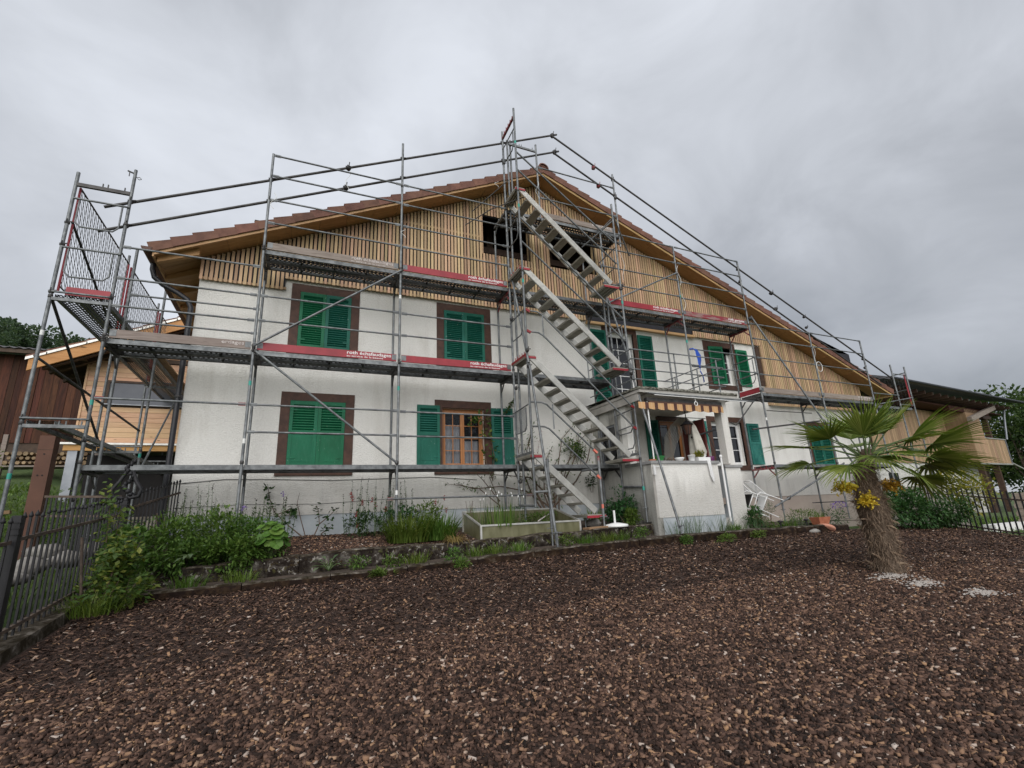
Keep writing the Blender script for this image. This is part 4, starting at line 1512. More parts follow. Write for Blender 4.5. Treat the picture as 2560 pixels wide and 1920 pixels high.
# ------------------------------------------------------------------ stair tower
tow = thing('scaffold_stair_tower', 'scaffold stair tower with aluminium stair flights in front of the gable', 'stair tower', (5.4, -0.4, -1.6))
YF = -0.75
standard(tow, 4.11, YF, -0.88, 8.31, [0.06, 2.06, 4.06, 6.06], tapes=[(3.75, 'teal_tape'), (5.6, 'teal_tape'), (7.3, 'teal_tape')])
standard(tow, 6.66, YF, -1.02, 6.31, [0.06, 2.06, 4.06], -1.27, tapes=[(-0.62, 'teal_tape'), (1.25, 'teal_tape'), (3.62, 'teal_tape')])
standard(tow, 4.30, -0.98, -1.30, 0.0, [], -1.62)
standard(tow, 5.60, YF, -1.15, 0.05, [], -1.36, tapes=[(-0.95, 'orange_tape'), (0.0, 'red_worn')])
tube('ledger', (4.11, YF, -0.85), (4.13, 0.0, -0.82), RT * 0.9, 'galv', tow)
tube('ledger', (4.11, YF, -0.60), (4.32, -0.98, -0.60), RT * 0.9, 'galv', tow)
tube('ledger', (6.66, YF, -0.55), (6.68, 0.0, -0.50), RT * 0.9, 'galv', tow)
tube('ledger', (5.6, YF, -0.15), (5.6, -0.1, -0.15), RT * 0.9, 'galv', tow)
# rakers reaching down to the kerb
tube('raker', (4.12, YF - 0.06, 1.92), (4.06, -1.60, -1.53), RT, 'galv', tow)
foot(tow, 4.06, -1.60, -1.55, -1.3)
tube('raker', (6.66, YF - 0.06, 1.86), (6.68, -1.66, -1.38), RT, 'galv', tow)
foot(tow, 6.68, -1.67, -1.50, -1.32)
tube('raker', (4.14, -0.06, 4.45), (4.11, YF - 0.05, 1.95), RT, 'galv', tow)
tube('raker', (6.80, -0.06, 4.05), (6.70, YF - 0.05, 1.95), RT, 'galv', tow)
for p in ((4.11, YF - 0.04, 1.88), (4.10, YF - 0.04, 2.22), (6.66, YF - 0.04, 1.84), (6.66, YF - 0.04, 1.92), (4.13, -0.03, 3.2), (4.15, -0.03, -0.35), (4.28, -0.03, 6.35), (6.72, -0.03, 2.75),
          (4.16, -0.02, 1.62), (6.68, -0.02, 1.30), (6.70, YF, 4.10), (6.66, YF, 4.0), (6.72, 0.0, 5.0), (7.43, 0, 7.2), (4.2, -0.03, 6.15), (4.13, 0, 7.35)):
    clamp(tow, p, 0.042)
for z in (0.05, 2.05, 4.05, 6.05):
    for x in (4.11, 6.66):
        if z > 5 and x > 5:
            continue
        m = MB()
        m.beam((x, YF, z + 0.10), (x, 0, z + 0.10), 0.045, 0.05)
        for k in range(5):
            m.box(x - 0.006, x + 0.006, YF + 0.12 + 0.11 * k, YF + 0.135 + 0.11 * k, z + 0.12, z + 0.19)
        m.build('transom', 'red_plastic' if x < 5 and z in (2.05, 4.05) else 'galv', tow)
m = MB()
m.beam((4.11, YF, 8.08), (4.13, 0, 8.08), 0.045, 0.05)
for k in range(5):
    m.box(4.105, 4.117, YF + 0.10 + 0.12 * k, YF + 0.115 + 0.12 * k, 8.1, 8.18)
m.build('transom', 'red_worn', tow)


def flight(x0, z0, x1, z1, n, name='stair_flight'):
    """(x0,z0) top, (x1,z1) bottom: two fluted aluminium stringers, open treads, a landing plate at both ends"""
    root = thing(name, None, None, ((x0 + x1) / 2, -0.4, z1))
    root.parent = tow
    root.location = V((x0 + x1) / 2, -0.4, z1) - off(tow)
    for y in (YF + 0.055, -0.085):
        m = MB()
        d = V(x1 - x0, 0, z1 - z0).normalized()
        u = V(-d.z, 0, d.x) if d.x > 0 else V(d.z, 0, -d.x)
        p, q = V(x0, y, z0 + 0.02), V(x1, y, z1 + 0.02)
        m.beam(p, q, 0.032, 0.125)
        for k in (-0.045, -0.015, 0.015, 0.045):
            m.beam(p + u * k + V(0, -0.019, 0), q + u * k + V(0, -0.019, 0), 0.008, 0.012)
        m.build('stringer', 'alu', root)
    for i in range(1, n):
        t = i / n
        x, z = x0 + (x1 - x0) * t, z0 + (z1 - z0) * t
        bar('tread', x - 0.095, x + 0.095, YF + 0.075, -0.105, z - 0.022, z + 0.022, 'alu_dull', root)
    for x, z, w in ((x0 - 0.02, z0 + 0.04, 0.22), (x1 - 0.0, z1 - 0.05, 0.42)):
        m = MB()
        m.box(x - w / 2, x + w / 2, YF + 0.03, -0.06, z - 0.02, z + 0.015)
        for k in range(4):
            m.box(x - w / 2 + w * k / 4 + 0.01, x - w / 2 + w * (k + 0.7) / 4, YF + 0.06, -0.09, z - 0.045, z - 0.02)
        m.build('landing', 'alu_dull', root)
        m = MB()
        m.box(x - w / 2 - 0.012, x + w / 2 + 0.012, YF + 0.018, YF + 0.029, z - 0.055, z - 0.008)
        m.build('landing_edge', 'red_paint', root)
    return root


flight(4.20, 6.10, 6.44, 4.12, 10)
flight(4.20, 4.10, 6.44, 2.10, 10)
flight(4.22, 2.09, 6.44, 0.09, 10)
flight(4.22, 0.07, 5.46, -1.02, 6)
tube('flight_prop', (5.42, -0.35, -1.05), (5.42, -0.35, -1.34), 0.014, 'galv', tow)
# hand rails with bent ends
for x0, z0, x1, z1 in ((4.13, 1.15, 5.55, 0.18), (4.15, 0.66, 5.58, -0.34)):
    m = MB()
    m.pipe([(x0, YF, z0), (x0 + 0.25, YF, z0), (x0 + 0.36, YF, z0 - 0.04), (x1, YF, z1)], RG, 8)
    m.build('hand_rail', 'galv', tow)
    m = MB()
    m.beam((x1 - 0.05, YF, z1 + 0.04), (x1 + 0.03, YF, z1 - 0.03), 0.045, 0.045)
    m.build('rail_end', 'orange_tape', tow)
for zt in (3.12, 2.65):
    m = MB()
    m.pipe([(4.16, YF, zt), (4.40, YF, zt), (4.52, YF, zt - 0.06), (6.60, YF, zt - 1.94)], RG, 8)
    m.build('hand_rail', 'galv', tow)
    for x, z in ((4.17, zt), (6.61, zt - 1.95)):
        m = MB()
        m.beam((x - 0.04, YF, z + 0.02), (x + 0.05, YF, z - 0.02), 0.04, 0.05)
        m.build('rail_end', 'red_plastic', tow)
for zt, ze in ((7.08, 5.22), (6.60, 4.66), (5.35, 3.25), (4.75, 2.70)):
    tube('hand_rail', (4.13, YF, zt), (6.62, YF, ze), RG * 1.15, 'galv', tow)
for x, za, zb in ((4.62, 1.12, 0.62), (4.52, 3.06, 2.56), (5.55, 2.14, 1.65)):
    tube('rail_stay', (x, YF, za), (x, YF, zb), 0.013, 'galv', tow)
# little swing gates between the posts (bent tube, one with wire mesh)
for x, zt in ((4.08, 1.06), (4.10, 3.10), (4.12, 5.4), (4.12, 7.75), (6.66, 3.1), (6.66, 1.1), (6.67, 0.75), (6.68, 5.1)):
    m = MB()
    y0, y1 = -0.62, -0.06
    m.pipe([(x, y0 - 0.12, zt + 0.04), (x, y1 + 0.06, zt)], 0.014, 6)
    m.pipe([(x, y0, zt), (x, y0, zt - 0.36), (x, y0 + 0.08, zt - 0.46), (x, y1 - 0.08, zt - 0.46), (x, y1, zt - 0.36), (x, y1, zt)], 0.013, 6)
    g = m.build('swing_gate', 'galv', tow)
    if abs(zt - 1.06) < 0.01:
        m = MB()
        for k in range(22):
            y = y0 + 0.025 * k
            if y < y1:
                m.beam((x, y, zt), (x, y, zt - 0.45), 0.004, 0.004)
        for k in range(18):
            m.beam((x + 0.003, y0, zt - 0.025 * k), (x + 0.003, y1, zt - 0.025 * k), 0.004, 0.004)
        m.build('wire_mesh', 'galv', g)
# triangle guard at the top right of the tower
m = MB()
m.pipe([(6.68, YF, 5.95), (6.50, -0.45, 5.75), (6.70, YF - 0.02, 5.25), (7.25, -0.35, 5.55)], 0.014, 6)
m.pipe([(6.68, YF, 6.0), (7.5, -0.2, 5.35)], 0.018, 6)
m.pipe([(6.66, YF, 5.85), (6.2, 0.0, 5.45)], 0.018, 6)
m.build('corner_guard', 'galv', tow)
m = MB()
m.pipe([(4.40, YF + 0.05, 6.02), (3.72, -0.05, 5.92), (3.2, 0.3, 5.6)], 0.012, 6)
m.pipe([(4.08, -0.35, 6.6), (3.40, 0.35, 6.05)], 0.012, 6)
m.build('side_stay', 'galv_dark', tow)

# ------------------------------------------------------------------ left return scaffold
lef = thing('side_scaffold', 'scaffold bay with wire mesh guard round the left house corner', 'scaffold', (-3.3, 2.5, -1.2))
YL = (0.0, 2.82, 5.40, 8.0)
for k, y in enumerate(YL):
    zb = ground_z(-3.7, y)
    if k == 0:
        standard(lef, -3.70, y, zb, 4.86, [0.62, 2.62], r=RT * 1.05, tapes=[(-0.2, 'teal_tape'), (1.95, 'white_tape')])
    else:
        standard(lef, -3.70, y, zb, 4.86, [0.62, 2.62])
        standard(lef, -2.95, y, ground_z(-3.0, y), 4.86 if k == 1 else 3.9, [0.62], tapes=[(0.45, 'teal_tape')] if k == 1 else ())
for k, y in enumerate(YL[:3]):
    for z in (0.65, 2.65):
        bar('transom', -3.68, -2.97, y - 0.022, y + 0.022, z - 0.115, z - 0.065, 'galv', lef)
        tube('ledger', (-3.72, y - 0.03, z + 0.02), (-2.93, y - 0.03, z + 0.02), RG, 'galv', lef)
        for x in (-3.5, -3.28, -3.2, -3.02):
            bar('transom_pin', x - 0.008, x + 0.008, y - 0.01, y + 0.01, z - 0.065, z - 0.005, 'galv', lef)
for z in (0.65, 2.65):
    for ya, yb in zip(YL, YL[1:]):
        for x in (-3.50, -3.155):
            L = yb - ya - 0.05
            a, b = MB(), MB()
            a.quad((-L / 2, -0.155, -0.004), (L / 2, -0.155, -0.004), (L / 2, 0.155, -0.004), (-L / 2, 0.155, -0.004))
            for s in (-1, 1):
                b.box(-L / 2, L / 2, s * 0.158 - 0.003, s * 0.158 + 0.003, -0.078, 0.0)
                b.box(-L / 2, L / 2, min(s * 0.155, s * 0.118), max(s * 0.155, s * 0.118), -0.079, -0.074)
            if z < 1 and x > -3.4:
                continue
            q = Matrix.Rotation(math.pi / 2, 3, 'Z').to_quaternion()
            o = obj_of(b.mesh('deck', 'galv', (0, 0, 0)), 'deck', lef, (x, (ya + yb) / 2, z), q)
            obj_of(a.mesh('deck_sheet', 'deck_holes', (0, 0, 0)), 'deck_sheet', o, (0, 0, 0), local=True)
bar('plank', -3.12, -2.90, 3.2, 6.2, 2.70, 2.735, 'old_plank', lef)
bar('toe_board', -3.55, -2.98, 0.035, 0.062, 2.66, 2.80, 'red_paint', lef)
bar('toe_board', -3.55, -2.98, 2.86, 2.89, 2.66, 2.80, 'red_paint', lef)
# mesh guard panels along the outer side: red stiles, wire lattice, diagonal ledger
for ya, yb in zip(YL, YL[1:]):
    p = thing('mesh_panel', None, None, (-3.66, (ya + yb) / 2, 2.8))
    p.parent = lef
    p.location = V(-3.66, (ya + yb) / 2, 2.8) - off(lef)
    y0, y1, z0, z1 = ya + 0.08, yb - 0.08, 2.82, 4.62
    for y in (y0, y1):
        tube('stile', (-3.66, y, z0 - 0.1), (-3.66, y, z1), 0.017, 'red_paint', p)
    tube('rail', (-3.66, y0, z1), (-3.66, y1, z1), 0.014, 'galv_dark', p)
    tube('rail', (-3.66, y0, z0), (-3.66, y1, z0), 0.012, 'galv', p)
    m = MB()
    k = y0
    s = 0.13
    while k < y1 + (z1 - z0):
        a = (k, z0) if k <= y1 else (y1, z0 + (k - y1))
        b_y = k - (z1 - z0)
        b = (b_y, z1) if b_y >= y0 else (y0, z0 + (k - y0))
        m.beam((-3.66, a[0], a[1]), (-3.66, b[0], b[1]), 0.006, 0.006)
        k += s
    k = y0 + 0.06
    while k < y1:
        m.beam((-3.655, k, z0), (-3.655, k, z1), 0.006, 0.006)
        k += s
    m.build('wire_mesh', 'galv_dark', p)
tube('brace', (-3.66, 0.05, 3.95), (-3.60, 2.75, 2.75), RT * 0.8, 'clamp_iron', lef)
tube('brace', (-3.68, 0.02, 2.55), (-3.62, 2.80, 0.70), RT * 0.9, 'clamp_iron', lef)
tube('brace', (-3.72, -0.02, 1.62), (-3.0, 2.75, 0.98), RT * 0.8, 'galv_dark', lef)
tube('brace', (-2.93, 2.9, 0.2), (-2.93, 5.35, 2.5), RT * 0.8, 'galv', lef)
# end guards: tube with bent hoop below it
for z in (4.35, 3.45):
    m = MB()
    m.pipe([(-3.68, -0.03, z), (-2.93, -0.03, z)], RG, 8)
    m.pipe([(-3.60, -0.02, z), (-3.60, -0.02, z - 0.42), (-3.53, -0.02, z - 0.5), (-3.10, -0.02, z - 0.5), (-3.03, -0.02, z - 0.42), (-3.03, -0.02, z)], 0.014, 7)
    m.build('end_guard', 'galv', lef)
bar('transom', -3.68, -2.97, -0.022, 0.022, 4.60, 4.66, 'galv_dark', lef)
for x in (-3.35, -3.28, -3.05):
    bar('transom_pin', x - 0.007, x + 0.007, -0.01, 0.01, 4.66, 4.73, 'galv_dark', lef)
m = MB()
m.pipe([(-3.06, -0.0, 5.08), (-2.94, 0, 5.04)], 0.014, 6)
m.pipe([(-3.03, 0, 5.07), (-3.03, 0, 4.98)], 0.008, 5)
m.pipe([(-2.93, 0, 4.98), (-2.88, 0, 4.99), (-2.85, 0, 4.96), (-2.88, 0, 4.94), (-2.91, 0, 4.96)], 0.006, 5)
m.build('locking_pin', 'galv_dark', lef)
for p in ((-3.70, 0, 3.90), (-3.70, 0, 3.5), (-3.70, -0.01, 2.67), (-2.95, -0.02, 2.67), (-3.7, 0, 0.67), (-2.95, 0, 1.95), (-2.95, -0.01, 0.36), (-2.95, -0.01, -0.5)):
    clamp(lef, p, 0.036, 'galv_dark')

# ------------------------------------------------------------------ right return scaffold
rig = thing('side_scaffold', 'narrow scaffold bay with wire mesh at the far right eave', 'scaffold', (18.7, 1.5, -1.7))
for y in (0.0, 2.57, 5.1):
    for x in (18.27, 19.07):
        if y == 0.0 and x < 19:
            continue
        standard(rig, x, y, -1.7, 3.36, [0.4, 2.3])
for y in (0, 2.57):
    for z in (1.98, 3.05):
        tube('ledger', (18.27, y, z), (19.07, y, z), RG, 'galv', rig)
for z in (2.55, 3.15):
    tube('guardrail', (19.07, 0, z), (19.07, 5.1, z), RG, 'galv', rig)
tube('brace', (16.9, -0.03, 1.9), (19.05, -0.03, 2.25), RG, 'galv', rig)
tube('brace', (17.0, -0.03, 2.85), (19.1, 0.9, 3.25), RG, 'galv_dark', rig)
deck(rig, 16.88, 19.0, 1.9)
m = MB()
for k in range(24):
    m.beam((19.05, 0.05 + 0.105 * k, 2.05), (19.05, 0.05 + 0.105 * k, 3.05), 0.006, 0.006)
for k in range(10):
    m.beam((19.045, 0.05, 2.05 + 0.105 * k), (19.045, 2.5, 2.05 + 0.105 * k), 0.006, 0.006)
m.build('wire_mesh', 'galv_dark', rig)
for y in (0.05, 2.5):
    tube('stile', (19.05, y, 1.95), (19.05, y, 3.1), 0.022, 'red_paint', rig)

# ---- bits of cord and tape tied to the steel
cords = [((-0.78, -0.02, 5.2), 0.35), ((0.55, 0.0, 6.1), 0.5), ((1.7, -0.02, 4.95), 0.2), ((9.24, -0.05, 5.45), 0.6), ((9.28, -0.06, 4.6), 0.5), ((7.38, -0.03, 5.5), 0.8), ((14.3, -0.05, 3.6), 0.55), ((5.0, -0.03, 7.05), 0.5), ((3.9, -0.02, 6.75), 0.15)]
for i, (p, ln) in enumerate(cords):
    m = MB()
    p = V(*p)
    pts = [p + V(0.05 * math.sin(k * 1.1 + i), -0.02, -ln * k / 6) for k in range(7)]
    m.pipe(pts, 0.005, 5)
    m.build('tie_cord', 'white_tape', scaf)
m = MB()
m.pipe([V(14.38, -0.06, 2.95) + V(0.13 * math.sin(k * 0.62), -0.02, 0.16 * math.cos(k * 0.62)) for k in range(11)], 0.009, 5)
m.build('tie_cord', 'white_tape', scaf)
# blue plastic strip knotted to the post over the balcony
m = MB()
pr = [(9.36, 2.99, 0.03), (9.43, 3.0, 0.16), (9.47, 2.88, 0.24), (9.48, 2.75, 0.20), (9.46, 2.62, 0.15), (9.46, 2.5, 0.10), (9.44, 2.42, 0.05), (9.49, 2.34, 0.05), (9.52, 2.25, 0.03), (9.53, 2.12, 0.016)]
for a, b in zip(pr, pr[1:]):
    for s in (-1, 1):
        m.quad((a[0], -0.12, a[1]), (b[0], -0.12 , b[1]), (b[0] + s * b[2] * 0.5, -0.10 + s * 0.03, b[1] - 0.02), (a[0] + s * a[2] * 0.5, -0.10 + s * 0.03, a[1] - 0.02))
m.pipe([(9.26, -0.03, 3.0), (9.30, -0.10, 3.02), (9.36, -0.12, 2.98)], 0.018, 6)
m.build('plastic_strip', 'blue_plastic', label='torn blue plastic strip knotted to a scaffold post above the balcony', cat='plastic strip')

# ------------------------------------------------------------------ porch with balcony
por = thing('porch', 'white porch with parapet, striped awning and lichen-edged balcony slab', 'porch', (8, -0.2, -1.55))
PX0, PX1, PY = 6.72, 9.30, -1.0
m = MB()
m.box(6.60, 9.50, -1.05, WY - 0.002, 1.435, 1.50)
m.build('slab', 'concrete', por)
m = MB()                                        # rough lichen-grown edge and top
xs = [6.58 + 0.1 * i for i in range(30)]
rows = []
for i, x in enumerate(xs):
    j = lambda k: 0.012 * mnoise.noise(V(x * 7, k * 3.1, 9))
    rows.append([(x, -1.075 + j(1), 1.502), (x, -1.085 + j(2), 1.53 + j(3)), (x, -1.06 + j(4), 1.562 + j(5)), (x, WY - 0.003, 1.575)])
for p, q in zip(rows, rows[1:]):
    for k in range(3):
        m.quad(p[k], q[k], q[k + 1], p[k + 1])
m.add(rows[0], [(3, 2, 1, 0)])
m.add(rows[-1], [(0, 1, 2, 3)])
m.add([rows[0][0], rows[-1][0], (rows[-1][0][0], WY - 0.003, 1.502), (rows[0][0][0], WY - 0.003, 1.502)], [(3, 2, 1, 0)])
m.build('slab_topping', 'slab_edge', por)
bar('drip_trim', 6.70, 9.52, -1.115, -1.052, 1.415, 1.432, 'alu', por)
bar('side_beam', 6.62, 6.70, -0.95, WY - 0.004, 1.27, 1.434, 'concrete', por)
# left side: dirty wall with a small window, white column at its front
m = MB()
for a, b, c, d in ((-0.14, 0.12, -2.0, 1.434), (0.78, WY - 0.003, -2.0, 1.434), (0.12, 0.78, -2.0, 0.05), (0.12, 0.78, 0.95, 1.434)):
    m.box(PX0, PX0 + 0.16, a, b, c, d)
m.build('side_wall', 'stucco_dirty', por)
m = MB()
for a, b, c, d in ((0.12, 0.17, 0.05, 0.95), (0.73, 0.78, 0.05, 0.95), (0.17, 0.73, 0.05, 0.1), (0.17, 0.73, 0.9, 0.95), (0.43, 0.47, 0.1, 0.9)):
    m.box(PX0 + 0.03, PX0 + 0.09, a, b, c, d)
f = m.build('side_window', 'grey_metal', por)
bar('pane', PX0 + 0.05, PX0 + 0.055, 0.17, 0.73, 0.1, 0.9, 'pane_dark', f)
bar('column', PX0 - 0.01, PX0 + 0.17, -0.33, -0.142, -0.03, 1.434, 'stucco', por)
# front and left parapet, cap stones, plinth
m = MB()
m.box(PX0, 8.58, PY, PY + 0.15, -1.19, -0.10)
m.build('parapet', 'stucco', por)
m = MB()
m.box(PX0 - 0.004, PX0 + 0.15, PY + 0.004, -0.142, -1.98, -0.10)
m.build('side_parapet', 'stucco_dirty', por)
bar('corner_strip', PX0 - 0.003, PX0 + 0.06, PY - 0.003, PY + 0.001, -1.19, -0.32, 'concrete', por)
m = MB()
m.box(PX0 + 0.001, 8.60, PY + 0.012, PY + 0.15, -2.0, -1.191)
m.build('parapet_plinth', 'plinth_grey', por)
for x0, x1 in ((PX0 - 0.03, 7.66), (7.665, 8.615)):
    bar('cap_stone', x0, x1, PY - 0.035, PY + 0.20, -0.098, -0.035, 'concrete_cap', por)
bar('cap_stone', PX0 - 0.03, PX0 + 0.17, PY + 0.205, -0.15, -0.098, -0.036, 'concrete_cap', por)
# entrance gap, stub wall and right column
m = MB()
m.box(8.86, 9.32, PY + 0.05, PY + 0.30, -1.98, -0.18)
m.build('stub_wall', 'stucco', por)
bar('stub_side', 8.852, 8.858, PY + 0.052, PY + 0.6, -1.45, -0.2, 'plinth_grey', por)
bar('cap_stone', 8.83, 9.36, PY + 0.02, PY + 0.33, -0.178, -0.12, 'concrete_cap', por)
bar('column', 9.0, 9.2, PY + 0.06, PY + 0.26, -0.118, 1.434, 'stucco', por)
m = MB()
m.box(PX0 + 0.16, 9.3, -0.82, WY, -0.98, -0.84)
m.build('porch_floor', 'floor_tile', por)
for k in range(3):
    bar('step', 8.62, 8.85, PY - 0.02 + 0.14 * k, PY + 0.13 + 0.14 * k, -1.9, -1.44 + 0.17 * k, 'concrete', por)
m = MB()                                       # dark red door leaf standing open in the gap
m.box(8.70, 8.74, PY + 0.35, PY + 1.05, -0.84, 1.0)
m.build('door_leaf', 'dark_red', por)
bar('ceiling', PX0 + 0.16, 9.4, -1.0, WY - 0.004, 1.42, 1.4335, 'stucco', por)
# balcony railing
ZR = (2.42, 2.20, 1.96, 1.735)
YR = -1.0
for z in ZR:
    tube('rail', (6.50, YR, z), (9.24, YR, z), 0.014, 'galv', por)
    tube('side_rail', (9.24, YR, z), (9.24, WY, z), 0.013, 'galv', por)
    tube('side_rail', (6.55, YR, z), (6.55, WY - 0.3, z), 0.013, 'galv', por)
for x in (6.56, 7.77, 9.06):
    tube('rail_post', (x, YR + 0.02, 1.56), (x, YR + 0.02, 2.43), 0.016, 'galv', por)
for y in (-0.2, 0.6):
    tube('rail_post', (9.23, y, 1.57), (9.23, y, 2.43), 0.016, 'galv', por)
# awning: cassette, front bar, folding arm, scalloped valance
bar('awning_cassette', 6.80, 8.98, PY - 0.02, PY + 0.08, 1.255, 1.33, 'galv_dark', por)
bar('awning_rail', 6.86, 8.98, PY - 0.03, PY - 0.021, 1.215, 1.255, 'copper_brown', por)
tube('front_bar', (6.78, PY - 0.12, 1.40), (9.95, PY - 0.12, 1.375), 0.018, 'galv', por)
tube('front_bar', (6.9, PY - 0.16, 1.36), (9.6, PY - 0.20, 1.33), 0.010, 'white_paint', por)
m = MB()
m.pipe([(9.95, PY - 0.1, 1.375), (9.62, PY - 0.05, 1.05), (9.36, PY, 0.80), (9.22, PY + 0.02, 0.86)], 0.014, 6)
m.build('awning_arm', 'galv_dark', por)
m = MB()
n = 84
for i in range(n):
    x0, x1 = 6.55 + (8.98 - 6.55) * i / n, 6.55 + (8.98 - 6.55) * (i + 1) / n
    za, zb = [1.085 - 0.022 * abs(math.sin(math.pi * (x - 6.55) / 0.262)) for x in (x0, x1)]
    ya, yb = [PY - 0.035 + 0.008 * math.sin(x * 9) for x in (x0, x1)]
    m.quad((x0, ya, za), (x1, yb, zb), (x1, yb - 0.004, 1.215), (x0, ya - 0.004, 1.215))
    m.quad((x0, ya + 0.004, 1.215), (x1, yb + 0.004, 1.215), (x1, yb + 0.004, zb), (x0, ya + 0.004, za))
m.build('awning_valance', 'awning_cloth', por)
tube('awning_post', (6.84, PY + 0.03, -0.03), (6.84, PY + 0.03, 1.25), 0.016, 'white_paint', por)
# rain pipe stub on the left corner
m = MB()
m.pipe([(6.74, PY - 0.06, -0.14), (6.75, PY - 0.06, -0.33)], 0.030, 10)
m.pipe([(6.75, PY - 0.05, -0.16), (7.02, PY - 0.04, -0.165)], 0.010, 6)
m.build('drain_spout', 'white_paint', por)
m = MB()
m.pipe([(8.06, PY - 0.14, 1.34), (8.07, PY - 0.14, 1.26)], 0.008, 6)
m.pipe([(8.07 + 0.045 * math.sin(a), PY - 0.14, 1.225 + 0.045 * math.cos(a)) for a in [k * math.pi / 5 for k in range(11)]], 0.010, 6)
m.build('crank_eye', 'white_paint', por)

# ---- things in and on the porch
lan = thing('wall_lantern', 'old brown glass lantern hanging under the porch ceiling', 'lantern', (8.12, -0.72, 0.62))
m = MB()
m.pipe([(8.12, -0.72, 1.42), (8.12, -0.72, 0.92)], 0.010, 6)
m.build('hanger', 'iron_black', lan)
m = MB()
m.lathe((8.12, -0.72, 0.82), [(0.16, 0.0), (0.15, 0.01), (0.04, 0.09), (0.0, 0.10)], 6)
m.build('lamp_roof', 'iron_black', lan)
m = MB()
m.lathe((8.12, -0.72, 0.60), [(0.06, 0.0), (0.115, 0.215)], 6)
m.build('lamp_glass', 'copper_brown', lan)
for k in range(6):
    a = k * math.pi / 3
    tube('frame_bar', (8.12 + 0.062 * math.cos(a), -0.72 + 0.062 * math.sin(a), 0.6), (8.12 + 0.118 * math.cos(a), -0.72 + 0.118 * math.sin(a), 0.82), 0.007, 'iron_black', lan)

cur = thing('tulle_curtain', 'white tulle curtain swagged round the porch door', 'curtain', (9.0, 0.55, -0.8))


def drape(pts_l, pts_r, name, folds=9, amp=0.025):
    m = MB()
    n, k = len(pts_l) - 1, folds * 4
    grid = []
    for i in range(n + 1):
        a, b = V(*pts_l[i]), V(*pts_r[i])
        grid.append([a.lerp(b, j / k) + V(0, amp * math.sin(j * math.pi / 2 + i * 0.3), 0) for j in range(k + 1)])
    m.add([v for r in grid for v in r], [(i * (k + 1) + j, i * (k + 1) + j + 1, (i + 1) * (k + 1) + j + 1, (i + 1) * (k + 1) + j) for i in range(n) for j in range(k)], True)
    return m.build(name, 'tulle', cur)


tube('curtain_rod', (8.35, 0.5, 1.28), (10.0, 0.5, 1.28), 0.010, 'iron_black', cur)
drape([(9.05, 0.5, 1.27), (8.75, 0.5, 1.05), (8.52, 0.5, 0.75), (8.45, 0.5, 0.3), (8.42, 0.5, -0.5)], [(9.20, 0.5, 1.27), (9.16, 0.5, 0.95), (8.86, 0.5, 0.55), (8.70, 0.5, 0.2), (8.72, 0.5, -0.5)], 'curtain_panel')
drape([(9.15, 0.48, 1.27), (9.18, 0.48, 0.95), (9.5, 0.48, 0.62), (9.72, 0.48, 0.2), (9.76, 0.48, -0.5)], [(9.3, 0.48, 1.27), (9.55, 0.48, 1.1), (9.85, 0.48, 0.85), (9.98, 0.48, 0.3), (10.0, 0.48, -0.5)], 'curtain_panel')

par = thing('folded_parasol', 'cream parasol folded up on its arm at the right of the porch', 'parasol', (8.5, -0.6, -1.4))
m = MB()
n = 18
rings = [(0.02, 0.93, 8.36), (0.07, 0.80, 8.38), (0.12, 0.5, 8.42), (0.15, 0.2, 8.44), (0.10, 0.02, 8.43), (0.12, -0.02, 8.43)]
vs = []
for r, z, x in rings:
    for k in range(n):
        a = 2 * math.pi * k / n
        rr = r * (1 + 0.35 * math.sin(5 * a + z * 3))
        vs.append((x + rr * math.cos(a), -0.62 + rr * math.sin(a), z))
m.add(vs, [(i * n + k, i * n + (k + 1) % n, (i + 1) * n + (k + 1) % n, (i + 1) * n + k) for i in range(5) for k in range(n)], True)
m.build('canopy', 'curtain', par)
tube('arm', (8.30, -0.62, 0.55), (8.90, -0.80, 0.72), 0.022, 'iron_black', par)
tube('pole', (8.58, -0.85, 0.62), (8.66, -1.03, -0.05), 0.010, 'iron_black', par)
tube('mast', (8.66, -1.05, 0.05), (8.66, -1.05, -1.35), 0.022, 'white_paint', par)
m = MB()
m.blob((8.66, -1.05, 0.06), 0.035, 0.035, 0.04, 10, 6)
m.build('finial', 'white_paint', par)

ZP = -0.035


def potlike(name, x, y, z, prof, mat, label, cat, sc=(1, 1)):
    m = MB()
    m.lathe((0, 0, 0), prof, 18)
    m.v = [(x + a * sc[0], y + b * sc[1], z + c) for a, b, c in m.v]
    return m.build(name, mat, label=label, cat=cat)


YP = PY + 0.08
potlike('basin', 7.02, YP + 0.02, ZP, [(0.09, 0), (0.13, 0.09), (0.14, 0.10), (0.12, 0.095), (0.085, 0.012), (0, 0.012)], 'green_plastic', 'green plastic basin at the left of the porch parapet', 'basin')
potlike('clay_dish', 6.84, YP, ZP, [(0.06, 0), (0.085, 0.035), (0.075, 0.03), (0.05, 0.01), (0, 0.01)], 'terracotta', 'flat terracotta dish at the left end of the parapet', 'dish')
m = MB()
for k in range(26):
    a, h = k * 2.4, 0.02 + 0.055 * (k / 26)
    r = 0.055 * (1 - k / 34)
    m.blob((7.30 + r * math.cos(a), YP + r * math.sin(a), ZP + h), 0.02, 0.02, 0.014, 6, 4)
m.build('pine_cone', 'bark', label='brown dried cone lying on the porch parapet', cat='cone')
potlike('bowl', 7.58, YP, ZP, [(0.055, 0), (0.095, 0.045), (0.105, 0.075), (0.098, 0.075), (0.05, 0.012), (0, 0.012)], 'white_paint', 'shallow white bowl on the parapet beside the brown cone', 'bowl')
